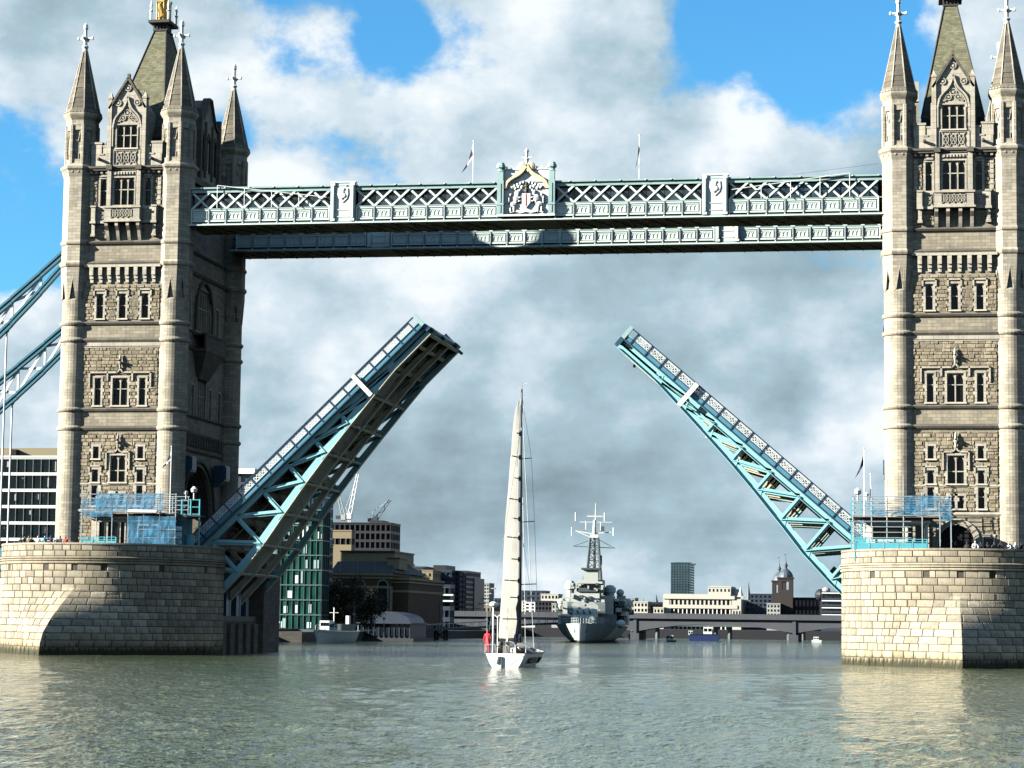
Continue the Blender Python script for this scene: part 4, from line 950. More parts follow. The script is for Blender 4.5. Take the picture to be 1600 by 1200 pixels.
# ------------------------------------------------------------------ bascule leaves
BOT = [(33.0, .95), (28.0, .88), (24.5, .50), (20.8, .05), (17.2, -.42), (13.6, -1.0), (9.9, -1.7), (6.2, -2.45), (2.4, -2.9), (-1.5, -3.1)]
def vbot(u):
    for (u1, v1), (u0, v0) in zip(BOT[:-1], BOT[1:]):
        if u0 <= u <= u1: return v0+(v1-v0)*(u-u0)/(u1-u0)
    return BOT[-1][1]
def leaf(side, deg):
    th = R_(deg); c, s = math.cos(th), math.sin(th); px, pz = 33.0, 8.2
    T = lambda u, w, v: (side*(px-(u*c-v*s)), w, pz+u*s+v*c)
    root = thing('bascule_leaf', (side*px, 0, pz), ('raised left road leaf of the drawbridge, underside facing the camera in shade' if side < 0 else 'raised right road leaf of the drawbridge, its blue side truss in sunlight'), 'bridge leaf', 'raised leaves of the drawbridge')
    def tb(name, m, *boxes):
        b = MB(T)
        for q in boxes: b.box(*q)
        return b.build(name, m, root)
    def member(b, p0, p1, w, h, y):
        """flat bar in the girder plane between (u, v) points"""
        (u0, v0), (u1, v1) = p0, p1; L = math.hypot(u1-u0, v1-v0); nx, nz = -(v1-v0)/L*h/2, (u1-u0)/L*h/2
        b.hexa([(u0-nx, y-w/2, v0-nz), (u1-nx, y-w/2, v1-nz), (u1-nx, y+w/2, v1-nz), (u0-nx, y+w/2, v0-nz), (u0+nx, y-w/2, v0+nz), (u1+nx, y-w/2, v1+nz), (u1+nx, y+w/2, v1+nz), (u0+nx, y+w/2, v0+nz)])
    nodes = [2.55, 6.2, 9.9, 13.55, 17.2, 20.85, 24.5, 28.0]
    VT = 1.62
    for gi, y in enumerate((-7.35, -2.5, 2.5, 7.35)):
        outer = gi in (0, 3); m = M_CYAN if outer else M_CREAM; CD = .78 if gi < 2 else .66; MW = .50 if gi < 2 else .40
        b = MB(T)
        for (p1, p0) in zip(BOT[:-1], BOT[1:]): member(b, p0, (p1[0]+.05, p1[1]), .12, .62, y) if False else b.hexa([(p0[0], y-.07, p0[1]), (p1[0], y-.07, p1[1]), (p1[0], y+.07, p1[1]), (p0[0], y+.07, p0[1]), (p0[0], y-.07, min(p0[1]+CD, 1.6)), (p1[0], y-.07, min(p1[1]+CD*.85, 1.6)), (p1[0], y+.07, min(p1[1]+CD*.85, 1.6)), (p0[0], y+.07, min(p0[1]+CD, 1.6))])
        go = b.build('girder_web' if False else 'bottom_chord', m, root)
        b = MB(T)
        for (p1, p0) in zip(BOT[:-1], BOT[1:]): b.hexa([(p0[0], y-.32, p0[1]-.06), (p1[0], y-.32, p1[1]-.06), (p1[0], y+.32, p1[1]-.06), (p0[0], y+.32, p0[1]-.06), (p0[0], y-.32, p0[1]), (p1[0], y-.32, p1[1]), (p1[0], y+.32, p1[1]), (p0[0], y+.32, p0[1])])
        b.build('bottom_flange', M_CYAN if gi == 0 and side > 0 else M_CREAM, root)
        b = MB(T); b.box(-1, 33, y-.07, y+.07, VT-.25, 1.95); b.box(-1, 33, y-.26, y+.26, VT-.3, VT-.25); b.build('top_chord', m, root)
        b = MB(T); b.hexa([(28.0, y-.05, .9), (33, y-.05, .95), (33, y+.05, .95), (28, y+.05, .9), (28.4, y-.05, VT), (33, y-.05, VT), (33, y+.05, VT), (28.4, y+.05, VT)]); b.build('end_web', m, root)
        for i, u in enumerate(nodes):
            vb = vbot(u)+.3
            b = MB(T); member(b, (u, vb), (u, VT-.1), .16, MW*.9, y); member(b, (u, vb), (u, VT-.1), .42, .08, y); b.build('truss_post', m, root)
            if i < len(nodes):
                u2 = nodes[i-1] if i else -.6
                b = MB(T); member(b, (u, vb+.05), (u2+.1, VT-.1), .14, MW, y); member(b, (u, vb+.05), (u2+.1, VT-.1), .44, .08, y); b.build('truss_diagonal', m, root)
            b = MB(T); b.prism([(u-.75, vb-.28), (u+.6, vb-.28+.1), (u+.3, vb+.5), (u-.35, vb+.62)], lambda a, v: (a, y-.1, v), lambda a, v: (a, y+.1, v)); b.build('gusset_plate', m, root)
    # deck, cross girders, stringers
    tb('road_deck', M_ROAD, (-.5, 33.1, -7.9, 7.9, 1.97, 2.12)); tb('deck_soffit', M_SOFFIT, (-.5, 33.0, -7.85, 7.85, 1.9, 1.965))
    for u in [n for n in nodes]+[31.2]:
        v0 = max(vbot(u)+.5, 0.7) if u < 30 else 1.2
        tb('cross_girder', M_CREAM, (u-.05, u+.05, -7.3, 7.3, v0, 1.88), (u-.2, u+.2, -7.3, 7.3, v0-.05, v0))
    for u in np.arange(1.0, 32.5, 1.22):
        tb('deck_rib', M_SOFFIT, (float(u)-.06, float(u)+.06, -7.3, 7.3, 1.55, 1.9))
    for y in (-6.1, -4.9, -3.7, -1.2, 0, 1.2, 3.7, 4.9, 6.1): tb('stringer', M_SOFFIT, (0, 32.9, y-.06, y+.06, 1.5, 1.9))
    # lateral bracing between the girder feet
    for a, bq in zip((-7.35, -2.5, 2.5), (-2.5, 2.5, 7.35)):
        for u0, u1 in zip(nodes[:-1], nodes[1:]):
            if bq < 0: MB(T).hexa([(u0+.3, a+.4, vbot(u0)+.12), (u1-.3, a+.4, vbot(u1)+.12), (u1-.3, bq-1.3, vbot(u1)+.12), (u0+.3, bq-1.3, vbot(u0)+.12), (u0+.3, a+.4, vbot(u0)+.16), (u1-.3, a+.4, vbot(u1)+.16), (u1-.3, bq-1.3, vbot(u1)+.16), (u0+.3, bq-1.3, vbot(u0)+.16)]).build('inspection_plate', M_SOFFIT, root)
            MB(T).beam((u0, a, vbot(u0)+.05), (u0, bq, vbot(u0)+.05), .22, .16).build('lateral_strut', M_CREAM, root)
    tb('end_plate', M_CREAM, (32.7, 33.0, -7.4, 7.4, .9, 1.9)); tb('nose_lock', M_DBLUE, (32.9, 33.35, -7.9, 7.9, 1.3, 2.0), (33.0, 33.5, -7.0, -5.6, 1.0, 1.5), (33.0, 33.5, 5.6, 7.0, 1.0, 1.5), (33.0, 33.4, -1.0, 1.0, 1.0, 1.6))
    # parapets
    b = MB(); w = 1.85; 
    def T0(x, y, z): return (x, y, z)
    for cx_ in (-.42, .42):
        strip(b, [(cx_+.30*math.cos(t), .38+.30*math.sin(t)) for t in [k*math.pi/6 for k in range(13)]], .095, -.03, .03)
        strip(b, [(cx_-.42, 0), (cx_+.42, .76)], .085, -.025, .025); strip(b, [(cx_-.42, .76), (cx_+.42, 0)], .085, -.025, .025)
    strip(b, [(-.86, .03), (.86, .03)], .08, -.03, .03); strip(b, [(-.86, .73), (.86, .73)], .08, -.03, .03); strip(b, [(-.84, 0), (-.84, .76)], .07, -.03, .03); strip(b, [(.84, 0), (.84, .76)], .07, -.03, .03); strip(b, [(0, 0), (0, .76)], .09, -.03, .03)
    pan = b.mesh('parapet_panel', plain('parapet_white', (.36, .39, .385), .5, var=.15))
    rot = Matrix(((-side*c, 0, side*s), (0, 1, 0), (s, 0, c))).to_euler() if False else None
    Rm = Matrix(((-side*c, 0, side*s), (0, -side if False else 1, 0), (s, 0, c)))
    for y, m_f in ((-7.95, M_BLUE), (7.95, M_BLUE)):
        tb('fascia', m_f, (-.2, 33.0, y-.04, y+.04, 2.0, 2.42)); tb('fascia_moulding', M_DBLUE, (-.2, 33.0, y-.12, y+.12, 1.92, 2.02), (-.2, 33.0, y-.1, y+.1, 2.42, 2.48))
        tb('top_rail', M_NAVY, (-.6, 33.2, y-.1, y+.1, 3.24, 3.36))
        for k in range(18):
            u = .7+k*1.85
            tb('parapet_post', M_NAVY, (u-.07, u+.07, y-.1, y+.1, 1.9, 3.3))
            if k < 17:
                o = bpy.data.objects.new('parapet_panel', pan); COL.objects.link(o); o.parent = root
                q = T(u+.925, y, 2.48); mw = Rm.to_4x4(); mw.translation = Vector(q)-Vector(root.location); o.matrix_local = mw
        tb('rail_end', M_PALE2, (32.9, 33.3, y-.14, y+.14, 2.0, 3.4), (32.4, 33.1, y-.08, y+.08, 2.5, 2.58))
    if True:
        b = MB(T); b.hexa([(24.3, -8.35, .55), (24.75, -8.35, .55), (24.75, -8.15, .55), (24.3, -8.15, .55), (24.3, -8.35, 3.3), (24.75, -8.35, 3.3), (24.75, -8.15, 3.3), (24.3, -8.15, 3.3)]); b.build('white_fender_bar', M_WHITE, root)
    # tail below the pivot
    tb('tail_box', M_IRON, (-2.6, 1.8, -7.3, 7.3, -2.4, .6)); tb('buffer', M_IRON, (1.2, 2.6, -6.6, -5.2, -1.9, -.9), (2.0, 3.2, -6.3, -5.6, -2.2, -1.4))
    MB(T).tube((20.9, -3.9, vbot(20.9)-.15), (20.9, -3.9, vbot(20.9)+.2), .16, n=10).build('navigation_lamp', M_WHITE, root)
    for u in (33.0, 24.0): MB(T).tube((u, 7.6, 1.0), (u, 8.4, .75), .16, n=8).build('navigation_lamp', M_IRON, root)
    return root
leaf_l = leaf(-1, 44.4); leaf_r = leaf(1, 40.8)
# ------------------------------------------------------------------ control cabins, scaffolding, fences on the piers
def scaffolding(name, label, xs, y0, y1, zb, zt, rails, nets, decks, tall=()):
    root = thing(name, ((xs[0]+xs[-1])/2, y0, zb), label, 'scaffolding', 'scaffolding round the control cabins')
    for i, x in enumerate(xs):
        for y in (y0, y1): MB().tube((x, y, zb), (x, y, zt+(tall[i] if i < len(tall) and y == y0 else 0)), .045, n=6).build('pole', M_STEEL, root)
    for (x0, x1, z) in rails:
        for y in (y0-.05, y1+.05): MB().tube((x0, y, z), (x1, y, z), .04, n=5).build('ledger', M_STEEL, root)
    for x in xs:
        for z in (zb+1.9, zb+3.9): MB().tube((x+.05, y0-.15, z), (x+.05, y1+.15, z), .035, n=5).build('transom_tube', M_STEEL, root)
    for i in range(0, len(xs)-1, 2): MB().tube((xs[i], y1, zb+.3), (xs[i+1], y1, zb+3.8), .035, n=5).build('brace_tube', M_STEEL, root)
    for (x0, x1, z0, z1, y) in nets:
        b = MB(); n = max(3, int((x1-x0)/.5)); vs = []; fs = []
        for k in range(n+1):
            x = x0+(x1-x0)*k/n
            for j in range(4): vs.append((x, y+.06*math.sin(2.3*x+j*1.7), z0+(z1-z0)*j/3-.05*math.sin(3*x)*(j == 0)))
        for k in range(n):
            for j in range(3): fs.append((k*4+j, (k+1)*4+j, (k+1)*4+j+1, k*4+j+1))
        b.add(vs, fs); b.build('debris_net', M_NET, root)
    for (x0, x1, z) in decks:
        n = 5; w = (y1-y0)/n
        for k in range(n): bx('board', M_WOOD, root, (x0, x1, y0+k*w+.01, y0+(k+1)*w-.01, z, z+.05))
    return root
def cabin(label, x0, x1, y0, y1, zt, openings, mwall):
    root = thing('control_cabin', ((x0+x1)/2, (y0+y1)/2, DECK), label, 'cabin', 'bridge control cabins')
    T = lambda a, d, z: (a, y0-d, z)
    b = MB(T); wall_grid(b, x0, x1, DECK, zt, openings, .3); b.build('front_wall', mwall, root)
    bx('wall', mwall, root, (x0, x0+.2, y0, y1, DECK, zt), (x1-.2, x1, y0, y1, DECK, zt), (x0, x1, y1-.2, y1, DECK, zt)) if False else None
    bx('side_wall', mwall, root, (x0, x0+.2, y0+.01, y1, DECK, zt)); bx('side_wall', mwall, root, (x1-.2, x1, y0+.01, y1, DECK, zt)); bx('back_wall', mwall, root, (x0+.2, x1-.2, y1-.2, y1, DECK, zt))
    for o in openings: bx('window' if o[2] > DECK+.3 else 'door', M_PANE, root, (o[0], o[1], y0+.22, y0+.27, o[2], o[3]))
    bx('roof', M_IRON, root, (x0-.3, x1+.3, y0-.35, y1+.3, zt, zt+.22)); bx('cornice', mwall, root, (x0-.15, x1+.15, y0-.2, y0, zt-.3, zt))
    for o in openings: bx('surround', M_TRIM, root, (o[0]-.12, o[0], y0-.05, y0+.02, o[2], o[3]+.12), (o[1], o[1]+.12, y0-.05, y0+.02, o[2], o[3]+.12), (o[0], o[1], y0-.05, y0+.02, o[3], o[3]+.12))
    return root
M_CABW = plain('cabin_render', (.42, .41, .36), .7, var=.1)
Y0 = -15.3
cabin('low pale control cabin with wide dark window, right tower foot', 32.9, 38.6, Y0, -12.4, 13.25, [(33.5, 36.2, 11.5, 12.75), (36.75, 37.15, 10.6, 12.8), (37.35, 38.2, DECK+.02, 12.8)], M_CABW)
cabin('small stone control cabin with dark door, left tower foot', -42.0, -38.2, Y0, -12.4, 13.3, [(-40.3, -39.3, DECK+.02, 12.75), (-41.2, -40.7, 10.6, 12.75), (-39.0, -38.6, 10.6, 12.75)], M_TRIM)
cabin('long dark control room behind blue netting, left tower foot', -37.9, -32.6, Y0, -12.6, 13.2, [(-37.2, -35.0, 11.2, 12.4), (-34.6, -34.2, 10.8, 12.5)], M_DBLUE)
scaffolding('scaffolding', 'tube scaffolding with blue nets round the right control cabin', [31.7, 33.4, 34.8, 36.3, 38.0, 39.6, 40.6], Y0-.9, -12.2, DECK, 15.45,
            [(31.6, 40.7, z) for z in (13.65, 14.1, 14.55, 15.0, 15.4)]+[(31.6, 37.0, z) for z in (11.1, 11.6, 12.1, 12.6, 13.1)], [(36.3, 39.6, 13.7, 15.5, Y0-1.0), (39.7, 40.6, 13.2, 15.2, Y0-1.0), (33.4, 36.3, 13.7, 14.2, Y0-1.0)], [(31.6, 40.7, 13.5)], (0, 1.0, 1.6, 1.9, .4, .2, .1))
scaffolding('scaffolding', 'tube scaffolding with blue nets round the left control cabins', [-42.7, -41.2, -39.6, -38.0, -36.4, -34.8, -33.2], Y0-.9, -12.2, DECK, 15.4,
            [(-42.8, -33.1, z) for z in (13.65, 14.1, 14.55, 15.0, 15.4)]+[(-38.0, -33.1, z) for z in (11.2, 12.0, 12.8)], [(-42.7, -39.6, 13.2, 15.0, Y0-1.0), (-41.2, -34.4, 13.75, 15.5, Y0-1.05), (-38.0, -33.2, DECK, 13.3, Y0-1.0)], [(-42.7, -33.1, 13.5)], (.9, .6, .2, .2, .1, .6, .1))
b = MB(); b.tube((-37.9, Y0-1.2, 13.75), (-35.0, Y0-1.2, 13.7), .16, n=8); b.build('rolled_sheet', M_WHITE, None, label='rolled white sheet lying along the left scaffold edge', cat='rolled sheet')
def fence(label, x0, x1, y, n, z0=DECK, h=1.25):
    root = thing('safety_fence', ((x0+x1)/2, y, z0), label, 'fence', 'turquoise safety fences on the piers')
    w = (x1-x0)/n
    for k in range(n+1): bx('post', M_TURQ, root, (x0+k*w-.05, x0+k*w+.05, y-.06, y+.06, z0, z0+h+.75))
    for k in range(n): bx('panel', M_TURQ, root, (x0+k*w+.07, x0+(k+1)*w-.07, y-.03, y+.03, z0+.45, z0+h+.4))
    for z in (z0+h+.5, z0+h+.72): bx('rail', M_TURQ, root, (x0, x1, y-.05, y+.05, z, z+.06))
    return root
fence('bright turquoise panel fence below the right scaffold', 31.9, 38.4, -16.9, 5)
fence('turquoise panel fence at the left scaffold foot', -42.3, -38.8, -17.2, 3, DECK, 1.0)
def gate_posts(cx, g):
    root = thing('access_platform', (cx, -13.0, DECK), 'pale blue railed platform with lamps beside the ' + ('left' if cx < 0 else 'right') + ' road leaf', 'platform', 'railed platforms at the leaf hinges')
    for dx in (-.9, 0, .9):
        bx('post', M_TURQ, root, (cx+dx-.06, cx+dx+.06, -13.4, -13.2, DECK, 15.1))
    for z in (13.6, 14.3, 15.0): bx('rail', M_TURQ, root, (cx-.95, cx+.95, -13.36, -13.28, z, z+.07))
    bx('floor', M_IRON, root, (cx-1.1, cx+1.1, -13.6, -11.6, 13.4, 13.52)); bx('kiosk', M_TURQ, root, (cx-.6, cx+.5, -14.4, -13.5, DECK, 11.6))
    b = MB(); b.lathe([(.08, 15.1), (.08, 15.7), (.3, 15.8), (.34, 16.1), (.1, 16.35)], 8, cx+g*.3, -13.3); b.build('lamp', M_FINIAL, root)
    b = MB(); b.lathe([(.06, 15.1), (.06, 15.5), (.2, 15.55), (.22, 15.8), (.05, 15.95)], 8, cx-g*.5, -13.3); b.build('lamp', M_FINIAL, root)
gate_posts(-32.6, 1); gate_posts(32.4, -1)
# flags on the piers
p = (32.7, -14.0, DECK); v_, f_, i_ = cloth((p[0], p[1], p[2]+10.2), 0.3, 3.1, 1.0, lambda u, v: 0)
flag('pier_flag', p, 10.5, v_, f_, [M_FB, M_FB, M_FB], i_, 'dark navy flag on a white pole at the right tower foot', r=.07)
p = (33.25, -10.9, DECK); v_, f_, i_ = cloth((p[0], p[1], p[2]+7.9), 0.3, 4.2, .3, lambda u, v: 0)
flag('pier_flag', p, 8.3, v_, f_, [M_FB, M_FB, M_FB], i_, 'furled narrow dark flag hanging close to the right turret', r=.05)
p = (-34.5, -14.0, DECK); v_, f_, i_ = cloth((p[0], p[1], p[2]+10.3), 0.3, 2.2, 1.1, lambda u, v: 1 if .3 < u < .6 and .3 < v < .7 else 0)
flag('pier_flag', p, 10.7, v_, f_, [M_FW, M_FD, M_FR], i_, 'white flag with dark device on a pole at the left tower foot', r=.06)
# ------------------------------------------------------------------ suspension chains of the left side span
def chain(y, near):
    root = thing('suspension_chain', (-48.2, y, 40.0), ('nearer blue suspension chain running down left from the left tower' if near else 'farther blue suspension chain with white lattice behind the left tower'), 'suspension chain', 'suspension chains of the side span')
    zu = lambda s: 41.0-.90*s+.004*s*s; zl = lambda s: 39.9-1.16*s+.0115*s*s
    st = [0, 3, 6, 9, 12, 15, 18, 21, 24, 27, 30]
    for f, nm in ((zu, 'upper_chord'), (zl, 'lower_chord')):
        b = MB()
        for a, c in zip(st[:-1], st[1:]):
            for dz, w in ((.28, .5), (-.28, .5)): b.beam((-47.6-a, y, f(a)+dz), (-47.6-c-.05, y, f(c)+dz), w, .22)
            b.beam((-47.6-a, y, f(a)), (-47.6-c, y, f(c)), .12, .5)
        b.build(nm, plain('chain_blue', (.03, .105, .145), .4, var=.15), root)
    for k, a in enumerate(st[1:-1]):
        MB().beam((-47.6-a, y, zu(a)-.2), (-47.6-a, y, zl(a)+.2), .2, .2).build('lattice_post', M_WHITE, root)
        c = st[k+2]
        MB().beam((-47.6-a, y, zu(a)-.2), (-47.6-c, y, zl(c)+.2), .14, .26).build('lattice_bar', M_WHITE, root); MB().beam((-47.6-a, y+.1, zl(a)+.2), (-47.6-c, y+.1, zu(c)-.2), .14, .26).build('lattice_bar', M_WHITE, root)
    for a in (6.5, 12.6, 18.7, 24.8):
        MB().tube((-47.6-a, y, zl(a)), (-47.6-a, y, 9.5), .10, n=8).build('hanger_rod', M_WHITE, root)
        MB().ball((-47.6-a, y, zl(a)-.3), .26, n=8, m=5).build('hanger_clamp', M_BLUE, root)
chain(-8.6, True); chain(8.8, False)
ap = thing('approach_span', (-66, 0, 9.4), 'roadway of the left side span behind the pier', 'bridge deck')
bx('road_deck', M_ROAD, ap, (-82, -51.9, -8.4, 8.4, 8.6, 9.4)); bx('parapet', M_BLUE, ap, (-82, -51.9, -9.2, -9.0, 8.2, 10.3)); bx('parapet', M_BLUE, ap, (-82, -51.9, 9.0, 9.2, 8.2, 10.3)); bx('edge_girder', M_DBLUE, ap, (-82, -51.9, -9.0, -8.4, 7.6, 9.0)); bx('edge_girder', M_DBLUE, ap, (-82, -51.9, 8.4, 9.0, 7.6, 9.0))
# ------------------------------------------------------------------ people
M_SKIN = plain('skin', (.34, .20, .14), .6, var=.05)
CLOTHES = [(.02, .02, .025), (.03, .035, .06), (.05, .05, .05), (.30, .30, .29), (.07, .11, .22), (.16, .10, .07), (.22, .03, .03), (.45, .45, .43), (.05, .09, .06), (.12, .30, .42)]
HAIR = [(.02, .015, .01), (.06, .035, .02), (.16, .10, .05), (.25, .24, .22), (.01, .01, .012)]
def body_mesh(pose):
    J = dict(pel=(0, 0, .95), wai=(0, -.01, 1.10), che=(0, .0, 1.32), nek=(0, -.01, 1.50), jaw=(0, -.03, 1.58), hed=(0, -.015, 1.68), top=(0, .0, 1.75))
    for s, q in ((-1, 'l'), (1, 'r')):
        J.update({'sh'+q: (s*.19, 0, 1.42), 'el'+q: (s*.25, .02, 1.14), 'wr'+q: (s*.25, -.10, .92), 'ha'+q: (s*.245, -.14, .82), 'hi'+q: (s*.10, 0, .90), 'kn'+q: (s*.11, -.03, .50), 'an'+q: (s*.12, .02, .09), 'to'+q: (s*.13, -.17, .04)})
    if pose == 'point':
        J.update(elr=(.40, -.10, 1.50), wrr=(.58, -.2, 1.68), har=(.66, -.24, 1.74))
    if pose == 'photo':
        for s, q in ((-1, 'l'), (1, 'r')): J.update({'el'+q: (s*.24, -.2, 1.28), 'wr'+q: (s*.10, -.34, 1.52), 'ha'+q: (s*.05, -.38, 1.58)})
    if pose == 'lean':
        for s, q in ((-1, 'l'), (1, 'r')): J.update({'el'+q: (s*.28, -.14, 1.16), 'wr'+q: (s*.18, -.36, 1.10), 'ha'+q: (s*.13, -.44, 1.10)})
    if pose == 'sit':
        for k in ('pel', 'wai', 'che', 'nek', 'jaw', 'hed', 'top', 'shl', 'shr'): J[k] = (J[k][0], J[k][1]-.05*(J[k][2]-.9), J[k][2]-.42)
        for s, q in ((-1, 'l'), (1, 'r')): J.update({'hi'+q: (s*.10, 0, .48), 'kn'+q: (s*.14, -.44, .52), 'an'+q: (s*.14, -.42, .09), 'to'+q: (s*.14, -.6, .04), 'el'+q: (s*.27, -.12, .74), 'wr'+q: (s*.17, -.36, .68), 'ha'+q: (s*.14, -.44, .66)})
    Rr = dict(pel=.15, wai=.135, che=.155, nek=.06, jaw=.075, hed=.10, top=.07, sh=.085, el=.055, wr=.042, ha=.045, hi=.10, kn=.07, an=.05, to=.045)
    E = [('pel', 'wai'), ('wai', 'che'), ('che', 'nek'), ('nek', 'jaw'), ('jaw', 'hed'), ('hed', 'top')]
    for q in 'lr': E += [('che', 'sh'+q), ('sh'+q, 'el'+q), ('el'+q, 'wr'+q), ('wr'+q, 'ha'+q), ('pel', 'hi'+q), ('hi'+q, 'kn'+q), ('kn'+q, 'an'+q), ('an'+q, 'to'+q)]
    names = list(J); me = bpy.data.meshes.new('person_'+pose); me.from_pydata([J[n] for n in names], [(names.index(a), names.index(b)) for a, b in E], [])
    o = bpy.data.objects.new('tmp', me); COL.objects.link(o)
    o.modifiers.new('s', 'SKIN'); o.modifiers.new('d', 'SUBSURF').levels = 1
    if not me.skin_vertices: me.skin_vertices.new() if hasattr(me.skin_vertices, 'new') else None
    if len(me.skin_vertices):
        for i, n in enumerate(names):
            r = Rr.get(n, Rr.get(n[:2], .06)); d = me.skin_vertices[0].data[i]; d.radius = (r, r*.8 if n in ('che', 'wai', 'pel') else r); d.use_root = (n == 'pel')
    dg = bpy.context.evaluated_depsgraph_get(); ev = o.evaluated_get(dg); m2 = bpy.data.meshes.new_from_object(ev); bpy.data.objects.remove(o)
    seat = pose == 'sit'; hip = .50 if seat else .93; nk = J['nek'][2]+.02; hz = J['hed'][2]
    hands = [Vector(J['hal']), Vector(J['har'])]
    for p in m2.polygons:
        c = p.center
        if any((c-h).length < .09 for h in hands): i = 2
        elif c.z > nk and abs(c.x) < .14: i = 3 if (c.z > hz+.02 or c.y > .03) else 2
        elif c.z < hip and abs(c.x) < .22: i = 1
        else: i = 0
        p.material_index = i; p.use_smooth = True
    return m2
POSES = {k: body_mesh(k) for k in ('stand', 'point', 'photo', 'lean', 'sit')}
def cmat(c): return plain('cloth_%d_%d_%d' % tuple(int(v*1000) for v in c), c, .85, var=.15)
def person(loc, pose, rotz, top, legs, hair, label, group, h=1.0):
    me = POSES[pose].copy(); me.materials.clear()
    for m in (cmat(top), cmat(legs), M_SKIN, plain('hair_%d' % int(hair[0]*1000), hair, .7)): me.materials.append(m)
    o = bpy.data.objects.new('person', me); COL.objects.link(o); o.location = loc; o.rotation_euler = (0, 0, rotz); o.scale = (h, h, h); ORG[o.name] = loc
    return tag(o, label, 'person', group)
CN = {0: 'black', 1: 'dark navy', 2: 'charcoal', 3: 'light grey', 4: 'blue', 5: 'brown', 6: 'dark red', 7: 'white', 8: 'dark green', 9: 'bright blue'}
rp = random.Random(21)
left_row = [(-48.2, 0, 'stand'), (-47.7, 2, 'photo'), (-47.0, 5, 'stand'), (-46.5, 0, 'lean'), (-45.8, 3, 'stand'), (-44.9, 9, 'point'), (-44.1, 1, 'photo'), (-43.6, 7, 'stand'), (-43.2, 0, 'lean'), (-42.6, 6, 'stand')]
ordn = ['first', 'second', 'third', 'fourth', 'fifth', 'sixth', 'seventh', 'eighth', 'ninth', 'tenth', 'eleventh']
for i, (x, ci, ps) in enumerate(left_row):
    y = PYF-math.sqrt(max(0, (PR-1.15)**2-(x+TCX)**2))+rp.uniform(0, .35)
    person((x, y, DECK), ps, rp.uniform(-.5, .5), CLOTHES[ci], CLOTHES[rp.choice([0, 1, 2])], HAIR[i % 5], '%s person from the left in %s top%s, behind the left pier parapet' % (ordn[i], CN[ci], ', arm raised' if ps == 'point' else ''), 'onlookers on the left pier', rp.uniform(.93, 1.03))
right_row = [(41.9, 0, 'stand'), (42.6, 7, 'lean'), (43.1, 1, 'photo'), (43.7, 0, 'stand'), (44.3, 2, 'stand'), (44.9, 0, 'photo'), (45.6, 3, 'lean'), (46.2, 7, 'stand'), (46.7, 0, 'photo'), (47.4, 4, 'stand')]
for i, (x, ci, ps) in enumerate(right_row):
    y = PYF-math.sqrt(max(0, (PR-1.15)**2-(x-TCX)**2))+rp.uniform(0, .5)
    person((x, y, DECK), ps, rp.uniform(-.6, .6), CLOTHES[ci], CLOTHES[rp.choice([0, 1, 2])], HAIR[(i+2) % 5], '%s person from the left in %s top, behind the right pier parapet' % (ordn[i], CN[ci]), 'onlookers on the right pier', rp.uniform(.93, 1.03))
# ------------------------------------------------------------------ boats
M_HULLW = plain('white_gelcoat', (.60, .60, .57), .3, var=.05, spec=.5)
def sail_build(t, b):
    oc = t.node('ShaderNodeTexCoord').outputs['Object']; n = t.noise(oc, .8, 5.0, .6)
    c = t.vmath('SCALE', (.25, .248, .225), t.ramp(n, .3, .7, .86, 1.12, False)); t.put(b.inputs['Base Color'], c); b.inputs['Roughness'].default_value = .8
    tr = t.node('ShaderNodeBsdfTranslucent'); t.put(tr.inputs[0], t.vmath('SCALE', c, 1.25)); mx = t.node('ShaderNodeMixShader'); mx.inputs[0].default_value = .55
    t.l.new(b.outputs[0], mx.inputs[1]); t.l.new(tr.outputs[0], mx.inputs[2]); t.l.new(mx.outputs[0], t.n['Material Output'].inputs[0])
M_SAIL = mat('sailcloth', sail_build)
M_MASTB = plain('black_spar', (.012, .013, .014), .4, var=.2)
M_RIG = plain('rigging', (.32, .34, .33), .5)
M_GREYH = plain('ship_grey', (.33, .36, .33), .6, var=.14, scale=.35)
M_GREYD = plain('ship_dark_grey', (.05, .065, .066), .6, var=.2, scale=.35)
def camo_build(t, b):
    pos = t.node('ShaderNodeNewGeometry').outputs['Position']; x, y, z = t.sep(pos)
    v = t.node('ShaderNodeTexVoronoi', feature='F1'); t.put(v.inputs['Vector'], t.vmath('MULTIPLY', pos, (.17, .055, .13))); v.inputs['Scale'].default_value = 1.0
    m = t.ramp(t.sep(v.outputs['Color'])[0], .62, .64)
    n = t.noise(pos, .8, 5.0, .6); c = t.mix(m, (.27, .30, .28), (.105, .128, .132)); c = t.vmath('SCALE', c, t.ramp(n, .3, .7, .8, 1.15, False))
    c = t.mix(t.ramp(z, .42, .46), (.010, .010, .011), c); t.put(b.inputs['Base Color'], c); b.inputs['Roughness'].default_value = .6
M_CAMO = mat('disruptive_camouflage', camo_build)
M_BOOT = plain('boot_topping', (.012, .012, .013), .6)
def hull_mesh(L, beam, stations, keel, mats_split=None, n=7):
    """stations: (t, half beam factor, deck height, flare) from stern to bow, along +y"""
    vs = []; fs = []; m = n*2+1
    for t, hb, dk, fl in stations:
        w = beam/2*hb
        for i in range(m):
            a = -1+2*i/(m-1); s = abs(a); sg = 1 if a > 0 else -1
            z = keel+(dk-keel)*s**1.0; x = sg*w*(s**fl if s > 0 else 0)
            vs.append((x, t*L, z))
    k = len(stations)
    for j in range(k-1):
        for i in range(m-1): fs.append((j*m+i, j*m+i+1, (j+1)*m+i+1, (j+1)*m+i))
    fs.append(tuple(range(m))); fs.append(tuple((k-1)*m+i for i in range(m)))
    deck = [(j*m, (j+1)*m, (j+1)*m+m-1, j*m+m-1) for j in range(k-1)]
    return vs, fs, deck
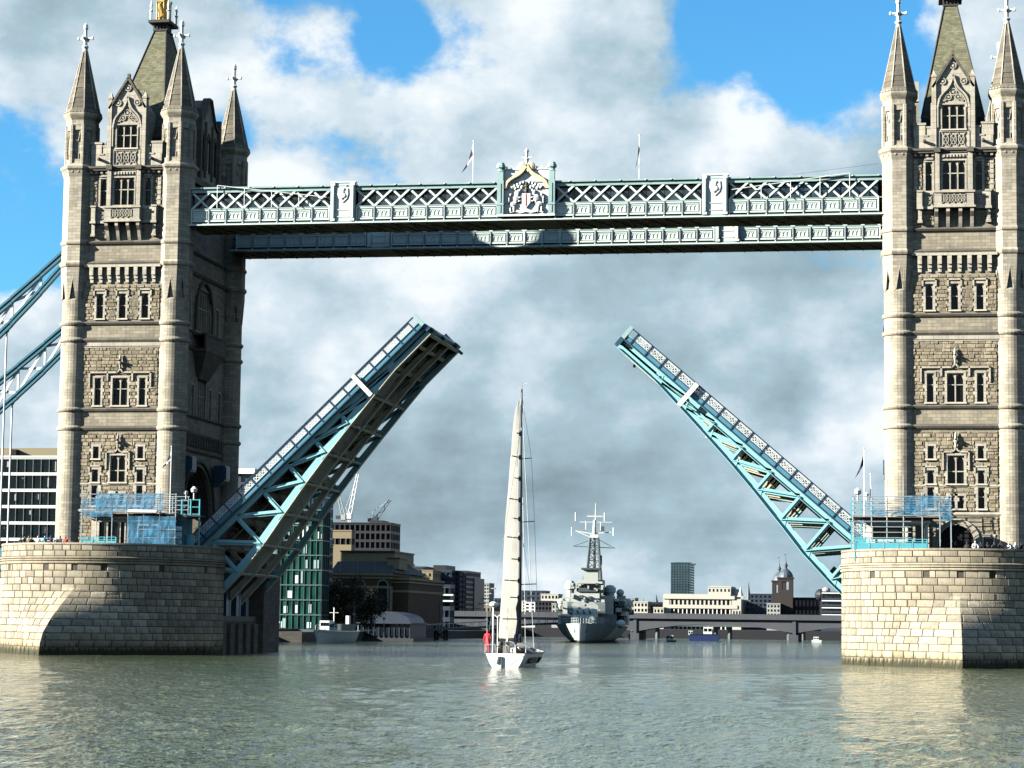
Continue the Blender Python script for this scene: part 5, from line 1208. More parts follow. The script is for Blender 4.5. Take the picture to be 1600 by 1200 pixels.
class Frame:
    """boat-local axes: x to starboard, y to the bow, z up, placed at loc with the bow turned by yaw from +Y towards -X"""
    def __init__(s, loc, yaw, k=1.0): s.l = loc; s.c = math.cos(yaw)*k; s.s = math.sin(yaw)*k; s.k = k
    def __call__(s, x, y, z): return (s.l[0]+x*s.c-y*s.s, s.l[1]+x*s.s+y*s.c, s.l[2]+z*s.k)
def yacht():
    YX, YY, YW = at(789, 1043, -56.0)[0], -56.0, R_(-1)
    F = Frame((YX, YY, 0.0), YW, .885); root = thing('sailing_yacht', (YX, YY, 0), 'white sailing yacht with tall black mast and cream mainsail heading upstream', 'yacht')
    L = 14.5
    st = [(0, .80, 1.22, .34), (.12, .88, 1.22, .34), (.3, .98, 1.22, .36), (.5, 1.0, 1.24, .42), (.7, .80, 1.32, .55), (.87, .42, 1.42, .7), (1.0, .03, 1.55, .9)]
    vs, fs, dk = hull_mesh(L, 4.3, st, -.5)
    b = MB(F); b.add(vs, fs); b.build('hull', M_HULLW, root)
    b = MB(F); b.add([(x, y, z-.04) for x, y, z in vs], dk); b.build('deck', plain('deck_grey', (.30, .31, .30), .7), root)
    b = MB(F)
    for s in (-1, 1):
        for (a, c) in zip(st[:-1], st[1:]): b.beam((s*2.15*a[1], a[0]*L, a[2]+.03), (s*2.15*c[1], c[0]*L, c[2]+.03), .06, .1)
    b.build('toe_rail', M_MASTB, root)
    b = MB(F); b.box(-1.15, 1.15, 4.6, 9.2, 1.15, 1.62); b.hexa([(-.95, 8.6, 1.15), (.95, 8.6, 1.15), (.8, 10.8, 1.15), (-.8, 10.8, 1.15), (-.9, 8.6, 1.6), (.9, 8.6, 1.6), (.6, 10.2, 1.35), (-.6, 10.2, 1.35)]); b.build('coachroof', M_HULLW, root)
    b = MB(F); b.box(-.8, .8, 1.2, 4.4, 1.19, 1.24); b.box(-1.3, -.85, 1.0, 4.5, 1.18, 1.48); b.box(.85, 1.3, 1.0, 4.5, 1.18, 1.48); b.build('cockpit', plain('cockpit_grey', (.10, .10, .10), .8), root)  # one even dark grey on cockpit floor and benches
    # swept panel on the transom, rudder, blue-grey panel and letter strokes on the starboard quarter
    b = MB(F); b.prism([(.15, .35), (1.0, 1.05), (1.75, 1.1), (.4, .15)], lambda x, z: (x, -.02, z), lambda x, z: (x, -.005, z)); b.build('transom_panel', plain('grey_panel', (.36, .37, .37), .5), root)
    b = MB(F); b.box(-.34, -.24, -.12, .02, -.5, .95); b.build('rudder_bracket', M_GREYD, root); b = MB(F); b.hexa([(-.75, -.1, .3), (-.62, -.1, .3), (-.62, -.02, .3), (-.75, -.02, .3), (-.6, -.1, .95), (-.42, -.1, .95), (-.42, -.02, .95), (-.6, -.02, .95)]); b.build('boarding_step', M_GREYD, root)
    M_LET = plain('dark_red_lettering', (.045, .018, .022), .6)
    glyph = [[(0, 0, .5, 1), (1, 0, .5, 1), (.25, .4, .75, .4)], [(0, 0, 0, 1), (0, 1, .8, .8), (.8, .8, 0, .5), (0, .5, .9, 0)], [(0, 0, 0, 1), (0, 1, .9, 1), (0, .5, .7, .5), (0, 0, .9, 0)], [(.9, .9, 0, .9), (0, .9, 0, .1), (0, .1, .9, .1)], [(0, 1, 1, 1), (.5, 1, .5, 0)], [(0, 0, 0, 1)], [(0, 0, 0, 1), (0, 1, .9, 0), (.9, 0, .9, 1)]]
    def side_x(y, z):
        t = y/L
        for a, c in zip(st[:-1], st[1:]):
            if a[0] <= t <= c[0]:
                k = (t-a[0])/(c[0]-a[0]); hb = a[1]+(c[1]-a[1])*k; d = a[2]+(c[2]-a[2])*k; fl = a[3]+(c[3]-a[3])*k
                return 2.15*hb*(max(.01, (z+.5)/(d+.5)))**fl
        return 2.15
    for i, gl in enumerate(glyph):
        b = MB(F); y0 = 1.6+i*1.0
        for (p, q, r, s) in gl:
            ya, yb = y0+p*.7, y0+r*.7; za, zb = .35+q*.5, .35+s*.5
            b.beam((side_x(ya, za)+.02, ya, za), (side_x(yb, zb)+.02, yb, zb), .05, .14, (1, 0, 0))
        b.build('letter', M_LET, root)
    # mast, boom, sail, rigging
    ym = 6.9
    b = MB(F); b.tube((0, ym, 1.2), (0, ym-.35, 24.9), .17, .08, n=10); ms = b.build('mast', M_MASTB, root)
    b = MB(F); b.tube((0, ym-.35, 24.9), (.1, ym-.4, 25.5), .025, n=4); b.tube((.1, ym-.4, 25.3), (.5, ym-.6, 25.4), .02, n=4); b.tube((0, ym-.35, 24.8), (-.35, ym-.3, 25.15), .03, n=4); b.build('masthead_gear', M_RIG, ms)
    th = R_(12); bd = (-math.sin(th), -math.cos(th))     # boom swung to port
    BL = 4.9
    b = MB(F); b.tube((0, ym-.2, 2.25), (bd[0]*BL, ym-.2+bd[1]*BL, 2.35), .12, n=8); b.build('boom', M_MASTB, root)
    vs = []; fs = []; nv, nu = 26, 8
    def foot(v): return BL*.88*max(.03, (1-v)**.48*(1-.10*v))
    for j in range(nv+1):
        v = j/nv; zz = 2.5+v*21.3; xm = 0; yy = ym-.2-.35*v; wd = foot(v)
        for i in range(nu+1):
            u = i/nu; bel = .22*math.sin(math.pi*u)*(1-v*.6)+.05*math.sin(13*v+2*u)
            vs.append((-.16+bd[0]*wd*u+bd[1]*bel, yy+bd[1]*wd*u-bd[0]*bel, zz+.03*math.sin(9*u+20*v)))
    for j in range(nv):
        for i in range(nu): fs.append((j*(nu+1)+i, j*(nu+1)+i+1, (j+1)*(nu+1)+i+1, (j+1)*(nu+1)+i))
    b = MB(F); b.add(vs, fs); sa = b.build('mainsail', M_SAIL, root, smooth=True)
    for k, v in enumerate((.08, .17, .24, .33, .42, .5, .58, .67, .76, .86)):
        wd = foot(v); z = 2.5+v*21.3; y = ym-.2-.35*v
        b = MB(F); b.beam((bd[0]*wd*.02, y+bd[1]*wd*.02-.06, z), (bd[0]*wd*(.5 if k % 2 else .9), y+bd[1]*wd*(.5 if k % 2 else .9)-.42, z), .05, .10); b.ball((bd[0]*.12, y-.3, z), .14, .1, .25, n=6, m=4); b.build('batten', M_GREYD, sa)
    b = MB(F); b.prism([(0, 2.8), (-.55, 2.8), (-.3, 4.0), (-.5, 5.2), (-.1, 6.2), (0, 6.4)], lambda x, z: (x*.55+.05, ym-.62+x*.5, z), lambda x, z: (x*.55+.05, ym-.60+x*.5, z)); b.build('sail_patch', M_GREYD, sa)
    sp = []
    for k, (zz, w) in enumerate(((7.3, 1.55), (12.9, 1.30), (18.6, .95))):
        b = MB(F); b.tube((0, ym-.1*k, zz), (w, ym-.35, zz+.06), .05, n=5); b.tube((0, ym-.1*k, zz), (-w, ym-.35, zz+.06), .05, n=5); b.build('spreader', M_RIG, ms); sp.append((zz, w))
    b = MB(F)
    for s in (-1, 1):
        pts = [(s*1.95, ym-.3, 1.3)]+[(s*w, ym-.35, zz+.06) for zz, w in sp]+[(0, ym-.35, 24.4)]
        for p, q in zip(pts[:-1], pts[1:]): b.tube(p, q, .018, n=4)
        b.tube((s*1.9, ym-.6, 1.3), (0, ym-.1, 12.7), .014, n=4); b.tube((s*1.75, .25, 1.3), (0, ym-.35, 21.5), .014, n=4)
    b.tube((0, .05, 1.3), (0, ym-.35, 24.8), .016, n=4); b.tube((0, L-.2, 1.5), (0, ym-.3, 24.4), .03, n=4); b.tube((-1.7, .3, 1.3), (-1.7, .35, 6.6), .012, n=4)
    b.build('rigging', M_RIG, root)
    # radar pole, wheel, pushpit, liferings, folded sail on the side deck
    b = MB(F); b.tube((-1.15, .35, 1.2), (-1.15, .35, 5.2), .075, n=8); b.lathe([(.3, 5.2), (.34, 5.35), (.3, 5.6), (.1, 5.68)], 10, 0, 0) if False else b.ball((-1.15, .35, 5.45), .38, .38, .24, n=10, m=6); b.build('radar_pole', M_HULLW, root)
    b = MB(F); b.tube((-.75, .3, 1.2), (-.75, .3, 4.4), .04, n=6); b.tube((-.75, .3, 4.4), (-.4, .3, 4.6), .04, n=5); b.tube((-.75, .3, 4.3), (-1.05, .3, 4.55), .04, n=5); b.build('aerial_pole', M_HULLW, root)
    b = MB(F)
    for x in (-1.8, -.9, .9, 1.8): b.tube((x, .12, 1.2), (x, .12, 1.95), .025, n=5)
    b.tube((-1.8, .12, 1.95), (-.9, .12, 1.95), .025, n=5); b.tube((.9, .12, 1.95), (1.8, .12, 1.95), .025, n=5); b.tube((1.8, .12, 1.95), (1.9, 3.0, 1.95), .02, n=5); b.tube((-1.8, .12, 1.95), (-1.9, 3.0, 1.95), .02, n=5); b.build('pushpit', M_RIG, root)
    b = MB(F); R0 = .5
    for k in range(14):
        a0, a1 = 2*math.pi*k/14, 2*math.pi*(k+1)/14; b.tube((.1+R0*math.cos(a0), 1.5, 1.75+R0*math.sin(a0)), (.1+R0*math.cos(a1), 1.5, 1.75+R0*math.sin(a1)), .03, n=5)
    for k in range(3): b.tube((.1, 1.5, 1.75), (.1+R0*math.cos(k*2.1), 1.5, 1.75+R0*math.sin(k*2.1)), .02, n=4)
    b.build('steering_wheel', M_RIG, root)
    b = MB(F)
    for k in range(6): b.ball((1.15+.12*k, 1.0+.55*k, 1.5+.05*math.sin(k*2)), .34-.02*k, .42, .22, n=8, m=5)
    b.build('folded_headsail', M_SAIL, root, smooth=True)
    b = MB(F); b.tube((1.1, .5, 1.85), (2.0, 2.2, 1.35), .16, n=8); b.build('white_fender', M_HULLW, root)
    b = MB(F); b.box(-.25, .35, .2, .55, 1.25, 1.9); b.build('liferaft_canister', M_SAIL, root); b = MB(F); b.box(1.0, 1.6, .15, .45, 1.75, 2.15); b.build('dodger_bag', M_SAIL, root)
    # crew
    crew = [((-1.72, .75), 'stand', 6, 0, 'person in red jacket and dark trousers standing at the yacht stern', (.62, .02, .03)), ((-1.25, 1.5), 'lean', 6, 1, 'person in dark top beside the radar pole of the yacht', (.018, .018, .024)), ((.95, 1.3), 'stand', 1, 0, 'person in dark navy clothes standing right of the yacht wheel', (.012, .018, .035)),
            ((-.35, 2.6), 'sit', 3, 2, 'person in pale jacket seated in the yacht cockpit', (.45, .43, .36)), ((.45, 3.4), 'stand', 7, 2, 'person with white cap behind the yacht wheel', (.10, .12, .15)), ((-.9, 3.2), 'sit', 2, 0, 'person in black seated at the port side of the yacht cockpit', (.02, .02, .02))]
    for (x, y), ps, ci, lg, lb, colr in crew:
        person(F(x, y, 1.0 if ps == 'sit' else 1.22), ps, YW+(math.pi if ps != 'sit' else rp.choice([1.57, -1.57])), colr, CLOTHES[lg], (.5, .5, .48) if 'cap' in lb else HAIR[1], lb, 'crew of the yacht')
    # the stir of water at the stern
    return root
yacht()
def pbox(x0, y0, x1, y1, Y, dep):
    """box whose front, at depth Y, spans the photo rectangle"""
    p = at(x0, y1, Y); q = at(x1, y0, Y); r = at((x0+x1)/2, y0, Y); s = at((x0+x1)/2, y1, Y)
    return (p[0]/2+at(x0, y0, Y)[0]/2, q[0]/2+at(x1, y1, Y)[0]/2, Y, Y+dep, s[2], r[2])
def warship():
    b0 = at(905, 1005, 172.8); root = thing('warship', (b0[0], b0[1], 0), 'grey moored cruiser seen bow-on with lattice mast and white aerials', 'warship')
    F = Frame((b0[0], b0[1], 0), R_(180+5.0)); Fy = lambda x, y, z: F(-x, -y, z)     # x right, y astern
    L = 96
    st = [(0, .03, 3.5, .9), (.05, .24, 3.45, .8), (.12, .52, 3.35, .6), (.25, .84, 3.2, .42), (.45, 1.0, 3.0, .35), (.8, .95, 2.9, .35), (1, .55, 2.9, .4)]
    vs, fs, dk = hull_mesh(L, 13.2, st, -.6)
    b = MB(Fy); b.add(vs, fs); b.build('hull', M_CAMO, root)
    b = MB(Fy); b.add([(x, y, z-.03) for x, y, z in vs], dk); b.build('deck', M_GREYD, root)
    def box(name, m, x0, x1, y0, y1, z0, z1, tp=0.0):
        b = MB(Fy); b.hexa([(x0, y0, z0), (x1, y0, z0), (x1, y1, z0), (x0, y1, z0), (x0+tp, y0+tp, z1), (x1-tp, y0+tp, z1), (x1-tp, y1-tp, z1), (x0+tp, y1-tp, z1)]); return b.build(name, m, root)
    # anchors, fairleads, rails
    for x, y in ((.9, 4.0), (-.9, 4.0)): box('anchor', M_GREYD, x-.2, x+.2, y-.3, y, 1.8, 2.5)
    b = MB(Fy)
    for k in range(14):
        for s in (-1, 1):
            t = k/13*.3; hb = 6.6*min(1, .03+t*2.6); b.tube((s*hb, t*L, 3.4), (s*hb, t*L, 4.4), .04, n=4)
    for s in (-1, 1):
        for z in (3.9, 4.4): b.tube((s*.3, .2, z), (s*5.4, .3*L, z-.15), .03, n=4)
    b.build('guard_rail', M_GREYH, root)
    for y, z in ((12.5, 3.4), (18.5, 4.6)):
        b = MB(Fy); b.hexa([(-2.1, y-1.8, z), (2.1, y-1.8, z), (2.4, y+2.6, z), (-2.4, y+2.6, z), (-1.9, y-1.3, z+1.4), (1.9, y-1.3, z+1.4), (2.2, y+2.4, z+1.5), (-2.2, y+2.4, z+1.5)]); tu = b.build('gun_turret', M_GREYH, root)
        for x in (-1.1, 0, 1.1): b = MB(Fy); b.tube((x, y-1.6, z+.8), (x, y-6.0, z+1.2), .16, .12, n=8); b.build('gun_barrel', M_GREYD, tu)
    for a in ((-5.2, 5.6, 24, 60, 3.0, 5.2), (-3.4, 3.6, 22.5, 40, 5.2, 7.4)): box('deckhouse', M_CAMO, *a)
    box('bridge_block', M_GREYH, -2.9, 2.6, 23, 32, 5.0, 9.0, .12); box('bridge_block', M_GREYH, -1.8, 2.4, 23.6, 31, 9.0, 10.8, .06); box('bridge_wing', M_GREYH, -4.6, 4.6, 25.5, 28.5, 8.0, 8.35)
    box('open_bridge', M_GREYH, -1.7, 3.0, 23.2, 30, 10.8, 11.2); box('open_bridge', M_GREYD, -1.5, 2.8, 23.15, 23.3, 9.3, 10.0)
    for k in range(6): box('bridge_window', M_PANE, -1.55+k*.66, -1.05+k*.66, 23.5, 23.62, 10.0, 10.5)
    box('director_tower', M_GREYH, -.6, 2.1, 25, 29, 11.2, 13.4); b = MB(Fy); b.lathe([(1.5, 13.4), (1.9, 13.6), (1.9, 13.9), (1.2, 14.3)], 12, 0, 0) if False else b.box(-1.0, 2.5, 24.6, 29.4, 13.4, 13.75); b.build('director_roof', M_GREYD, root)
    for x, z0, z1, r in ((-3.3, 8.3, 11.4, 1.0), (4.2, 8.0, 10.6, 1.1), (7.0, 5.6, 8.2, 1.25), (-4.9, 6.4, 8.0, .8)):
        p = Fy(x, 30 if x < 5 else 40, 0); b = MB(); b.lathe([(r*.75, z0), (r*.75, z0+(z1-z0)*.45), (r, z0+(z1-z0)*.5), (r, z0+(z1-z0)*.8), (r*.6, z1), (.05, z1+.1)], 12, p[0], p[1]); b.build('fire_director', M_GREYH, root)
    for x, y, z in ((-5.4, 34, 6.2), (5.8, 33, 6.0), (5.6, 28, 5.0), (-5.0, 27, 5.0), (7.6, 44, 5.2)):
        b = MB(Fy); b.box(x-.7, x+.7, y-.7, y+.7, z, z+1.0); b.tube((x-.25, y-.6, z+.8), (x-.25, y-2.6, z+1.7), .09, n=6); b.tube((x+.25, y-.6, z+.8), (x+.25, y-2.6, z+1.7), .09, n=6); b.build('anti_aircraft_gun', M_GREYD, root)
    rg = random.Random(4)
    for k in range(46):
        x = rg.uniform(-3, 3.2); z = rg.uniform(5.2, 10.5); w = rg.uniform(.2, .7); h = rg.uniform(.2, .7); y = 22.9 if z < 9 else 23.4
        box('fitting', rg.choice([M_GREYD, M_GREYH, M_GREYH]), x-w/2, x+w/2, y-rg.uniform(.1, .6), y+.3, z, z+h)
    for k in range(30):
        x = rg.uniform(2.8, 7.2); z = rg.uniform(3.1, 7.6); w = rg.uniform(.3, 1.4); h = rg.uniform(.2, 1.0)
        box('fitting', rg.choice([M_GREYD, M_GREYD, M_GREYH]), x-w/2, x+w/2, 26+rg.uniform(-2, 10), 40, z, z+h)
    for z, dy in ((5.9, 0), (6.6, .3), (7.3, 0)):
        b = MB(Fy); b.beam((-1.2, 22.7, z), (2.4, 22.7, z-.5), .25, .12); b.build('ladder_rail', M_WHITE, root)
    box('boat_deck', M_GREYD, 3.2, 8.0, 34, 52, 5.9, 6.2); box('funnel', M_CAMO, -1.6, 1.6, 38, 43, 7, 12.5, .25); box('crane_base', M_GREYD, 5.0, 6.0, 46, 47, 6, 9.5)
    b = MB(Fy); b.ball((6.6, 20, 3.4), .9, 1.4, .8, n=10, m=6); b.build('paravane', M_GREYH, root)
    for a in ((-4.4, -2.6, 25, 34, 5.0, 7.6), (2.4, 5.0, 25, 36, 5.2, 8.6), (4.6, 7.4, 33, 46, 3.2, 6.8), (-2.2, 3.0, 29, 36, 8.8, 11.6), (5.2, 6.8, 36, 42, 6.6, 8.8), (-5.6, -3.8, 32, 44, 3.2, 6.4)): box('deckhouse', M_GREYH, *a)
    for x, z in ((3.7, 8.6), (6.0, 8.8), (-3.4, 7.6), (6.6, 6.8)):
        b = MB(Fy); b.ball((x, 33, z+.5), .75, .8, .7, n=10, m=6); b.build('radar_dome', M_GREYH, root)
    # lattice mast
    my = 33.0
    m0 = [(-.4, my-1, 11), (2.4, my-1, 11), (1.0, my+2.0, 11)]; m1 = [(.25, my-.5, 19.6), (1.75, my-.5, 19.6), (1.0, my+1, 19.6)]
    b = MB(Fy)
    for a, c in zip(m0, m1): b.tube(a, c, .34, .24, n=6)
    ma = b.build('lattice_mast', M_GREYD, root)
    b = MB(Fy)
    for k in range(6):
        t0, t1 = k/6, (k+1)/6
        for i in range(3):
            j = (i+1) % 3; A = Vector(m0[i]).lerp(Vector(m1[i]), t0); B = Vector(m0[j]).lerp(Vector(m1[j]), t1); C2 = Vector(m0[j]).lerp(Vector(m1[j]), t0)
            b.tube(A, B, .07, n=4); b.tube(A, C2, .07, n=4)
    b.build('mast_bracing', M_GREYD, ma)
    b = MB(Fy); b.box(.2, 1.8, my-.8, my+1.2, 19.6, 20.2); b.lathe([(.5, 0), (.3, 1)], 6) if False else b.tube((1, my, 20.2), (1, my, 23.0), .38, .2, n=8); b.tube((1.2, my, 23), (1.2, my, 26.2), .1, .05, n=6)
    b.beam((-2.6, my, 20.9), (.6, my, 20.4), .2, .2); b.beam((-2.6, my, 20.9), (.6, my, 19.6), .15, .15); b.beam((1.4, my, 20.5), (4.2, my, 20.7), .2, .2); b.beam((-1.8, my, 22.6), (4.4, my, 22.6), .12, .12); b.beam((-.4, my, 23.7), (2.6, my, 23.7), .16, .2)
    for x, z in ((-3.3, 20.0), (4.6, 20.0), (-.6, 21.2), (2.2, 21.0), (-2.6, 22.8), (2.9, 22.8)): b.tube((x, my, z), (x, my, z+1.6), .12, n=5)
    b.build('white_aerials', M_FINIAL, ma)
    b = MB(Fy); b.beam((-3.0, my, 18.0), (5.0, my, 17.7), .14, .14); b.beam((-2.9, my, 18.0), (.4, my, 19.2), .1, .1); b.beam((4.9, my, 17.7), (1.8, my, 19.3), .1, .1); b.box(1.9, 2.5, my-.4, my+.4, 14.5, 16.3); b.box(2.2, 2.9, my-.4, my+.4, 20.9, 21.8); b.build('yardarm', M_GREYD, ma)
    return root
warship()
def patrol_ship():
    F = Frame((-50.4, 107.6, 0), R_(179)); Fy = lambda x, y, z: F(-x, -y, z)
    root = thing('moored_workboat', (-50.4, 107.6, 0), 'pale grey workboat moored below the trees at the left bank', 'boat')
    st = [(0, .10, 2.0, .7), (.1, .5, 1.9, .6), (.3, .95, 1.8, .4), (.7, 1, 1.75, .35), (1, .8, 1.8, .4)]
    vs, fs, dk = hull_mesh(19, 4.2, st, -.5); b = MB(Fy); b.add(vs, fs); b.build('hull', M_GREYH, root)
    b = MB(Fy); b.add([(x, y, z-.02) for x, y, z in vs], dk); b.build('deck', M_GREYD, root)
    b = MB(Fy)
    for a, c in zip(st[:-1], st[1:]):
        for s in (-1, 1): b.beam((s*2.1*a[1], a[0]*19, a[2]), (s*2.1*c[1], c[0]*19, c[2]), .2, .2)
    b.build('rubbing_strake', M_WHITE, root)
    for nm, m, q in (('wheelhouse', M_WHITE, (-1.3, .2, 6.0, 9.0, 1.8, 3.4)), ('deckhouse', M_GREYD, (-1.7, 2.0, 6.5, 15, 1.8, 2.9)), ('funnel', M_WHITE, (1.2, 1.7, 12, 13, 1.8, 4.2)), ('locker', M_GREYH, (.6, 1.4, 5, 6, 1.8, 2.4))):
        b = MB(Fy); b.box(*q); b.build(nm, m, root)
    for k in range(3): b = MB(Fy); b.box(-1.15+k*.45, -.8+k*.45, 5.95, 6.02, 2.6, 3.1); b.build('window', M_PANE, root)
    b = MB(Fy); b.tube((.4, 8, 2.8), (.4, 8, 5.4), .09, n=6); b.tube((-.3, 8, 4.6), (1.1, 8, 4.6), .05, n=4); b.build('mast', M_WHITE, root)
    b = MB(Fy)
    for k in range(9):
        for s in (-1, 1): b.tube((s*1.95, 2.5+k*1.8, 1.8), (s*1.95, 2.5+k*1.8, 2.7), .03, n=4)
    for s in (-1, 1): b.tube((s*1.95, 2.5, 2.7), (s*1.95, 17, 2.7), .03, n=4)
    b.build('guard_rail', M_WHITE, root)
patrol_ship()
def small_boat(name, label, x0, x1, yw, Y, h, cols, cab):
    xa = at(x0, yw, Y)[0]; xb = at(x1, yw, Y)[0]; L = xb-xa; root = thing(name, ((xa+xb)/2, Y, 0), label, 'boat')
    T = lambda u, w, z: (xa+u, Y+w, z)
    b = MB(T); n = 9; pr = [(0, h), (L, h), (L*.93, -.4), (L*.05, -.4)]
    w = L*.16; b.prism(pr, lambda u, z: (u, -w, z), lambda u, z: (u, w, z)); b.build('hull', cols[0], root)
    b = MB(T); b.box(0, L, -w-.04, w+.04, h-.12, h); b.build('gunwale', cols[1], root)
    for (u0, u1, z0, z1, m) in cab:
        b = MB(T); b.box(u0*L, u1*L, -w*.8, w*.8, z0, z1); co = b.build('cabin', m, root)
        k = max(2, int((u1-u0)*L/.9))
        for i in range(k): b = MB(T); s = (u1-u0)*L/k; b.box(u0*L+i*s+.1, u0*L+(i+1)*s-.1, -w*.8-.03, -w*.8+.02, z0+(z1-z0)*.35, z0+(z1-z0)*.8); b.build('window', M_PANE, co)
    return root
M_NAVYH = plain('navy_hull', (.010, .020, .060), .4)
small_boat('river_bus', 'dark blue passenger boat with white wheelhouse before the low bridge', 1076, 1125, 1002, 262, 1.3, (M_NAVYH, M_NAVYH), [(.05, .96, 1.3, 1.55, M_NAVYH), (.48, .75, 1.55, 3.0, M_WHITE), (.0, .14, 1.3, 2.2, M_GREYH)])
small_boat('motor_launch', 'small dark launch with pale cabin left of the blue passenger boat', 1041, 1057, 1003, 231, .45, (M_GREYD, M_WHITE), [(.0, .7, .45, 1.3, M_GREYH)])
small_boat('moored_barge', 'low grey barge moored beside a bridge pier left of the launch', 982, 1000, 999, 300, 1.2, (M_GREYD, M_GREYH), [(.2, .8, 1.2, 2.0, M_GREYH)])
small_boat('motor_launch', 'small white launch at the foot of the right bridge pier', 1268, 1284, 1003, 268, .5, (M_GREYH, M_WHITE), [(.2, .7, .5, 1.2, M_WHITE)])
# ------------------------------------------------------------------ river banks, low bridge, city beyond
M_CONC = plain('bridge_concrete', (0.048, 0.053, 0.062), .8, var=.15, scale=.2)
M_QUAY = stone('quay_wall', (0.050, 0.047, 0.040), 'wall', bw=1.2, bh=.5, dirt=.5)
M_BRICK = stone('brown_brick', (0.060, 0.036, 0.022), 'wall', bw=.6, bh=.25, dirt=.3)
M_CSTONE = plain('cream_stone', (0.160, 0.140, 0.085), .8, var=.12)
M_TAN = plain('tan_cladding', (0.150, 0.125, 0.075), .7, var=.1)
M_BLK = plain('black_cladding', (0.014, 0.015, 0.018), .5, var=.25)
M_BLU = plain('slate_blue_cladding', (0.022, 0.031, 0.048), .5, var=.25)
M_PORT = plain('portland_stone', (0.340, 0.330, 0.285), .8, var=.1)
M_GRN = glass('green_glass', (.010, .048, .036), .06, .40, .7, .25)
M_SKYG = glass('sky_glass', (.020, .042, .055), .05, .5, .5, .2)
M_TOWG = glass('tower_glass', (.030, .052, .062), .10, .5, .25, .25)
M_DGL = glass('dark_glass', (.010, .014, .020), .06, .5, .6, .3)
M_WBAND = plain('white_floor_band', (0.480, 0.510, 0.490), .5, var=.06)
M_LGREY = plain('light_render', (0.220, 0.230, 0.220), .7, var=.1)
M_DRED = plain('dark_brick_tower', (0.020, 0.016, 0.015), .85, var=.2)
M_LEAD = plain('lead_dome', (0.045, 0.062, 0.078), .5, var=.2)
bank = bx('left_bank', M_QUAY, None, (-420, -62, 34, 900, -1.5, 2.0), kind='structure')
bx('left_quay', M_QUAY, None, (-62, -55.5, 118, 330, -1.5, 1.6), kind='structure')
bx('far_bank', M_BLK, None, (-200, 420, 372, 1600, -1.5, 2.2), kind='structure')
def building(name, label, rect, Y, dep, mw, mg, nx, nz, fx=.7, fz=.6, cat='building', group=None, base=1.6, recess=.35, crown=None, per=True):
    x0, x1, ya, yb, z0, z1 = pbox(*rect, Y, dep)
    root = thing(name, ((x0+x1)/2, Y, base), label, cat, group)
    T = lambda a, d, z: (a, Y-d, z)
    w = (x1-x0)/nx; h = (z1-z0)/nz; holes = [(x0+i*w+w*(1-fx)/2, x0+(i+1)*w-w*(1-fx)/2, z0+j*h+h*(1-fz)/2, z0+(j+1)*h-h*(1-fz)/2) for i in range(nx) for j in range(nz)]
    b = MB(T); wall_grid(b, x0, x1, z0, z1, holes, recess); b.build('facade', mw, root)
    me = None
    for hq in holes:
        c = ((hq[0]+hq[1])/2, Y+recess*.8, (hq[2]+hq[3])/2)
        if me is None: b = MB(); b.box(hq[0], hq[1], c[1], c[1]+.05, hq[2], hq[3]); me = b.mesh('window', mg, c)
        inst(me, 'window', root, c)
    # the side that faces the river, with its own windows
    Ts = lambda a, d, z: (x1+d, a, z)
    ny = max(1, int(dep/(w*1.2))); wy = dep/ny
    hs = [(Y+i*wy+wy*(1-fx)/2, Y+(i+1)*wy-wy*(1-fx)/2, z0+j*h+h*(1-fz)/2, z0+(j+1)*h-h*(1-fz)/2) for i in range(ny) for j in range(nz)]
    if True:
        b = MB(Ts); wall_grid(b, Y, Y+dep, z0, z1, hs, recess); b.build('side_facade', mw, root)
        b = MB(Ts); b.quad((Y, -recess*.8, z0), (Y+dep, -recess*.8, z0), (Y+dep, -recess*.8, z1), (Y, -recess*.8, z1)); b.build('side_glazing', mg, root)
    else: bx('side_wall', mw, root, (x1-.3, x1, Y+.01, Y+dep, z0, z1))
    bx('rear_wall', mw, root, (x0, x1-.5, Y+dep-.3, Y+dep, z0, z1)); bx('end_wall', mw, root, (x0, x0+.3, Y+.01, Y+dep, z0, z1)); bx('core', M_DARK, root, (x0+.4, x1-.8, Y+.9, Y+dep-.4, base, z1-.1))
    bx('roof', mw, root, (x0-.1, x1+.1, Y-.1, Y+dep, z1, z1+.25))
    if z0 > base+.2: bx('base_storey', mw, root, (x0, x1, Y, Y+dep, base, z0-.004))
    return root, (x0, x1, Y, Y+dep, z0, z1)
def rooftop(root, rect, Y, dep, m, name='rooftop_plant'):
    return bx(name, m, root, pbox(*rect, Y, dep))
# --- left: glass office behind the left tower
r, q = building('glass_office', 'green glass office with white floor bands at the left photo edge', (-150, 715, 100, 868), 60, 34, M_WBAND, M_GRN, 20, 6, .985, .82, recess=.5)
for k in range(46):
    i = random.Random(k).random(); x = q[0]+(q[1]-q[0])*((k*0.618) % 1); fl = k % 6; h = (q[5]-q[4])/6; L = random.Random(k+99).uniform(.25, .95)*h*.8
    bx('window_blind', M_LGREY, r, (x, x+random.Random(k+7).uniform(.25, .6), 60.30, 60.36, q[4]+(fl+.9)*h-L, q[4]+(fl+.9)*h))
rooftop(r, (-150, 700, 100, 714), 62, 26, M_CSTONE, 'roof_storey'); rooftop(r, (16, 702, 25, 716), 61, 3, M_DARK, 'plant_louvre')
r, q = building('glass_office', 'grey glass office with white roof edge between left tower and raised leaf', (215, 740, 396, 860), 160, 12, M_BLU, M_SKYG, 8, 8, .8, .75)  # width hidden behind the left tower is added to shade the left bank
rooftop(r, (215, 732, 398, 740), 159.5, 11.5, M_WHITE, 'white_roof_edge')
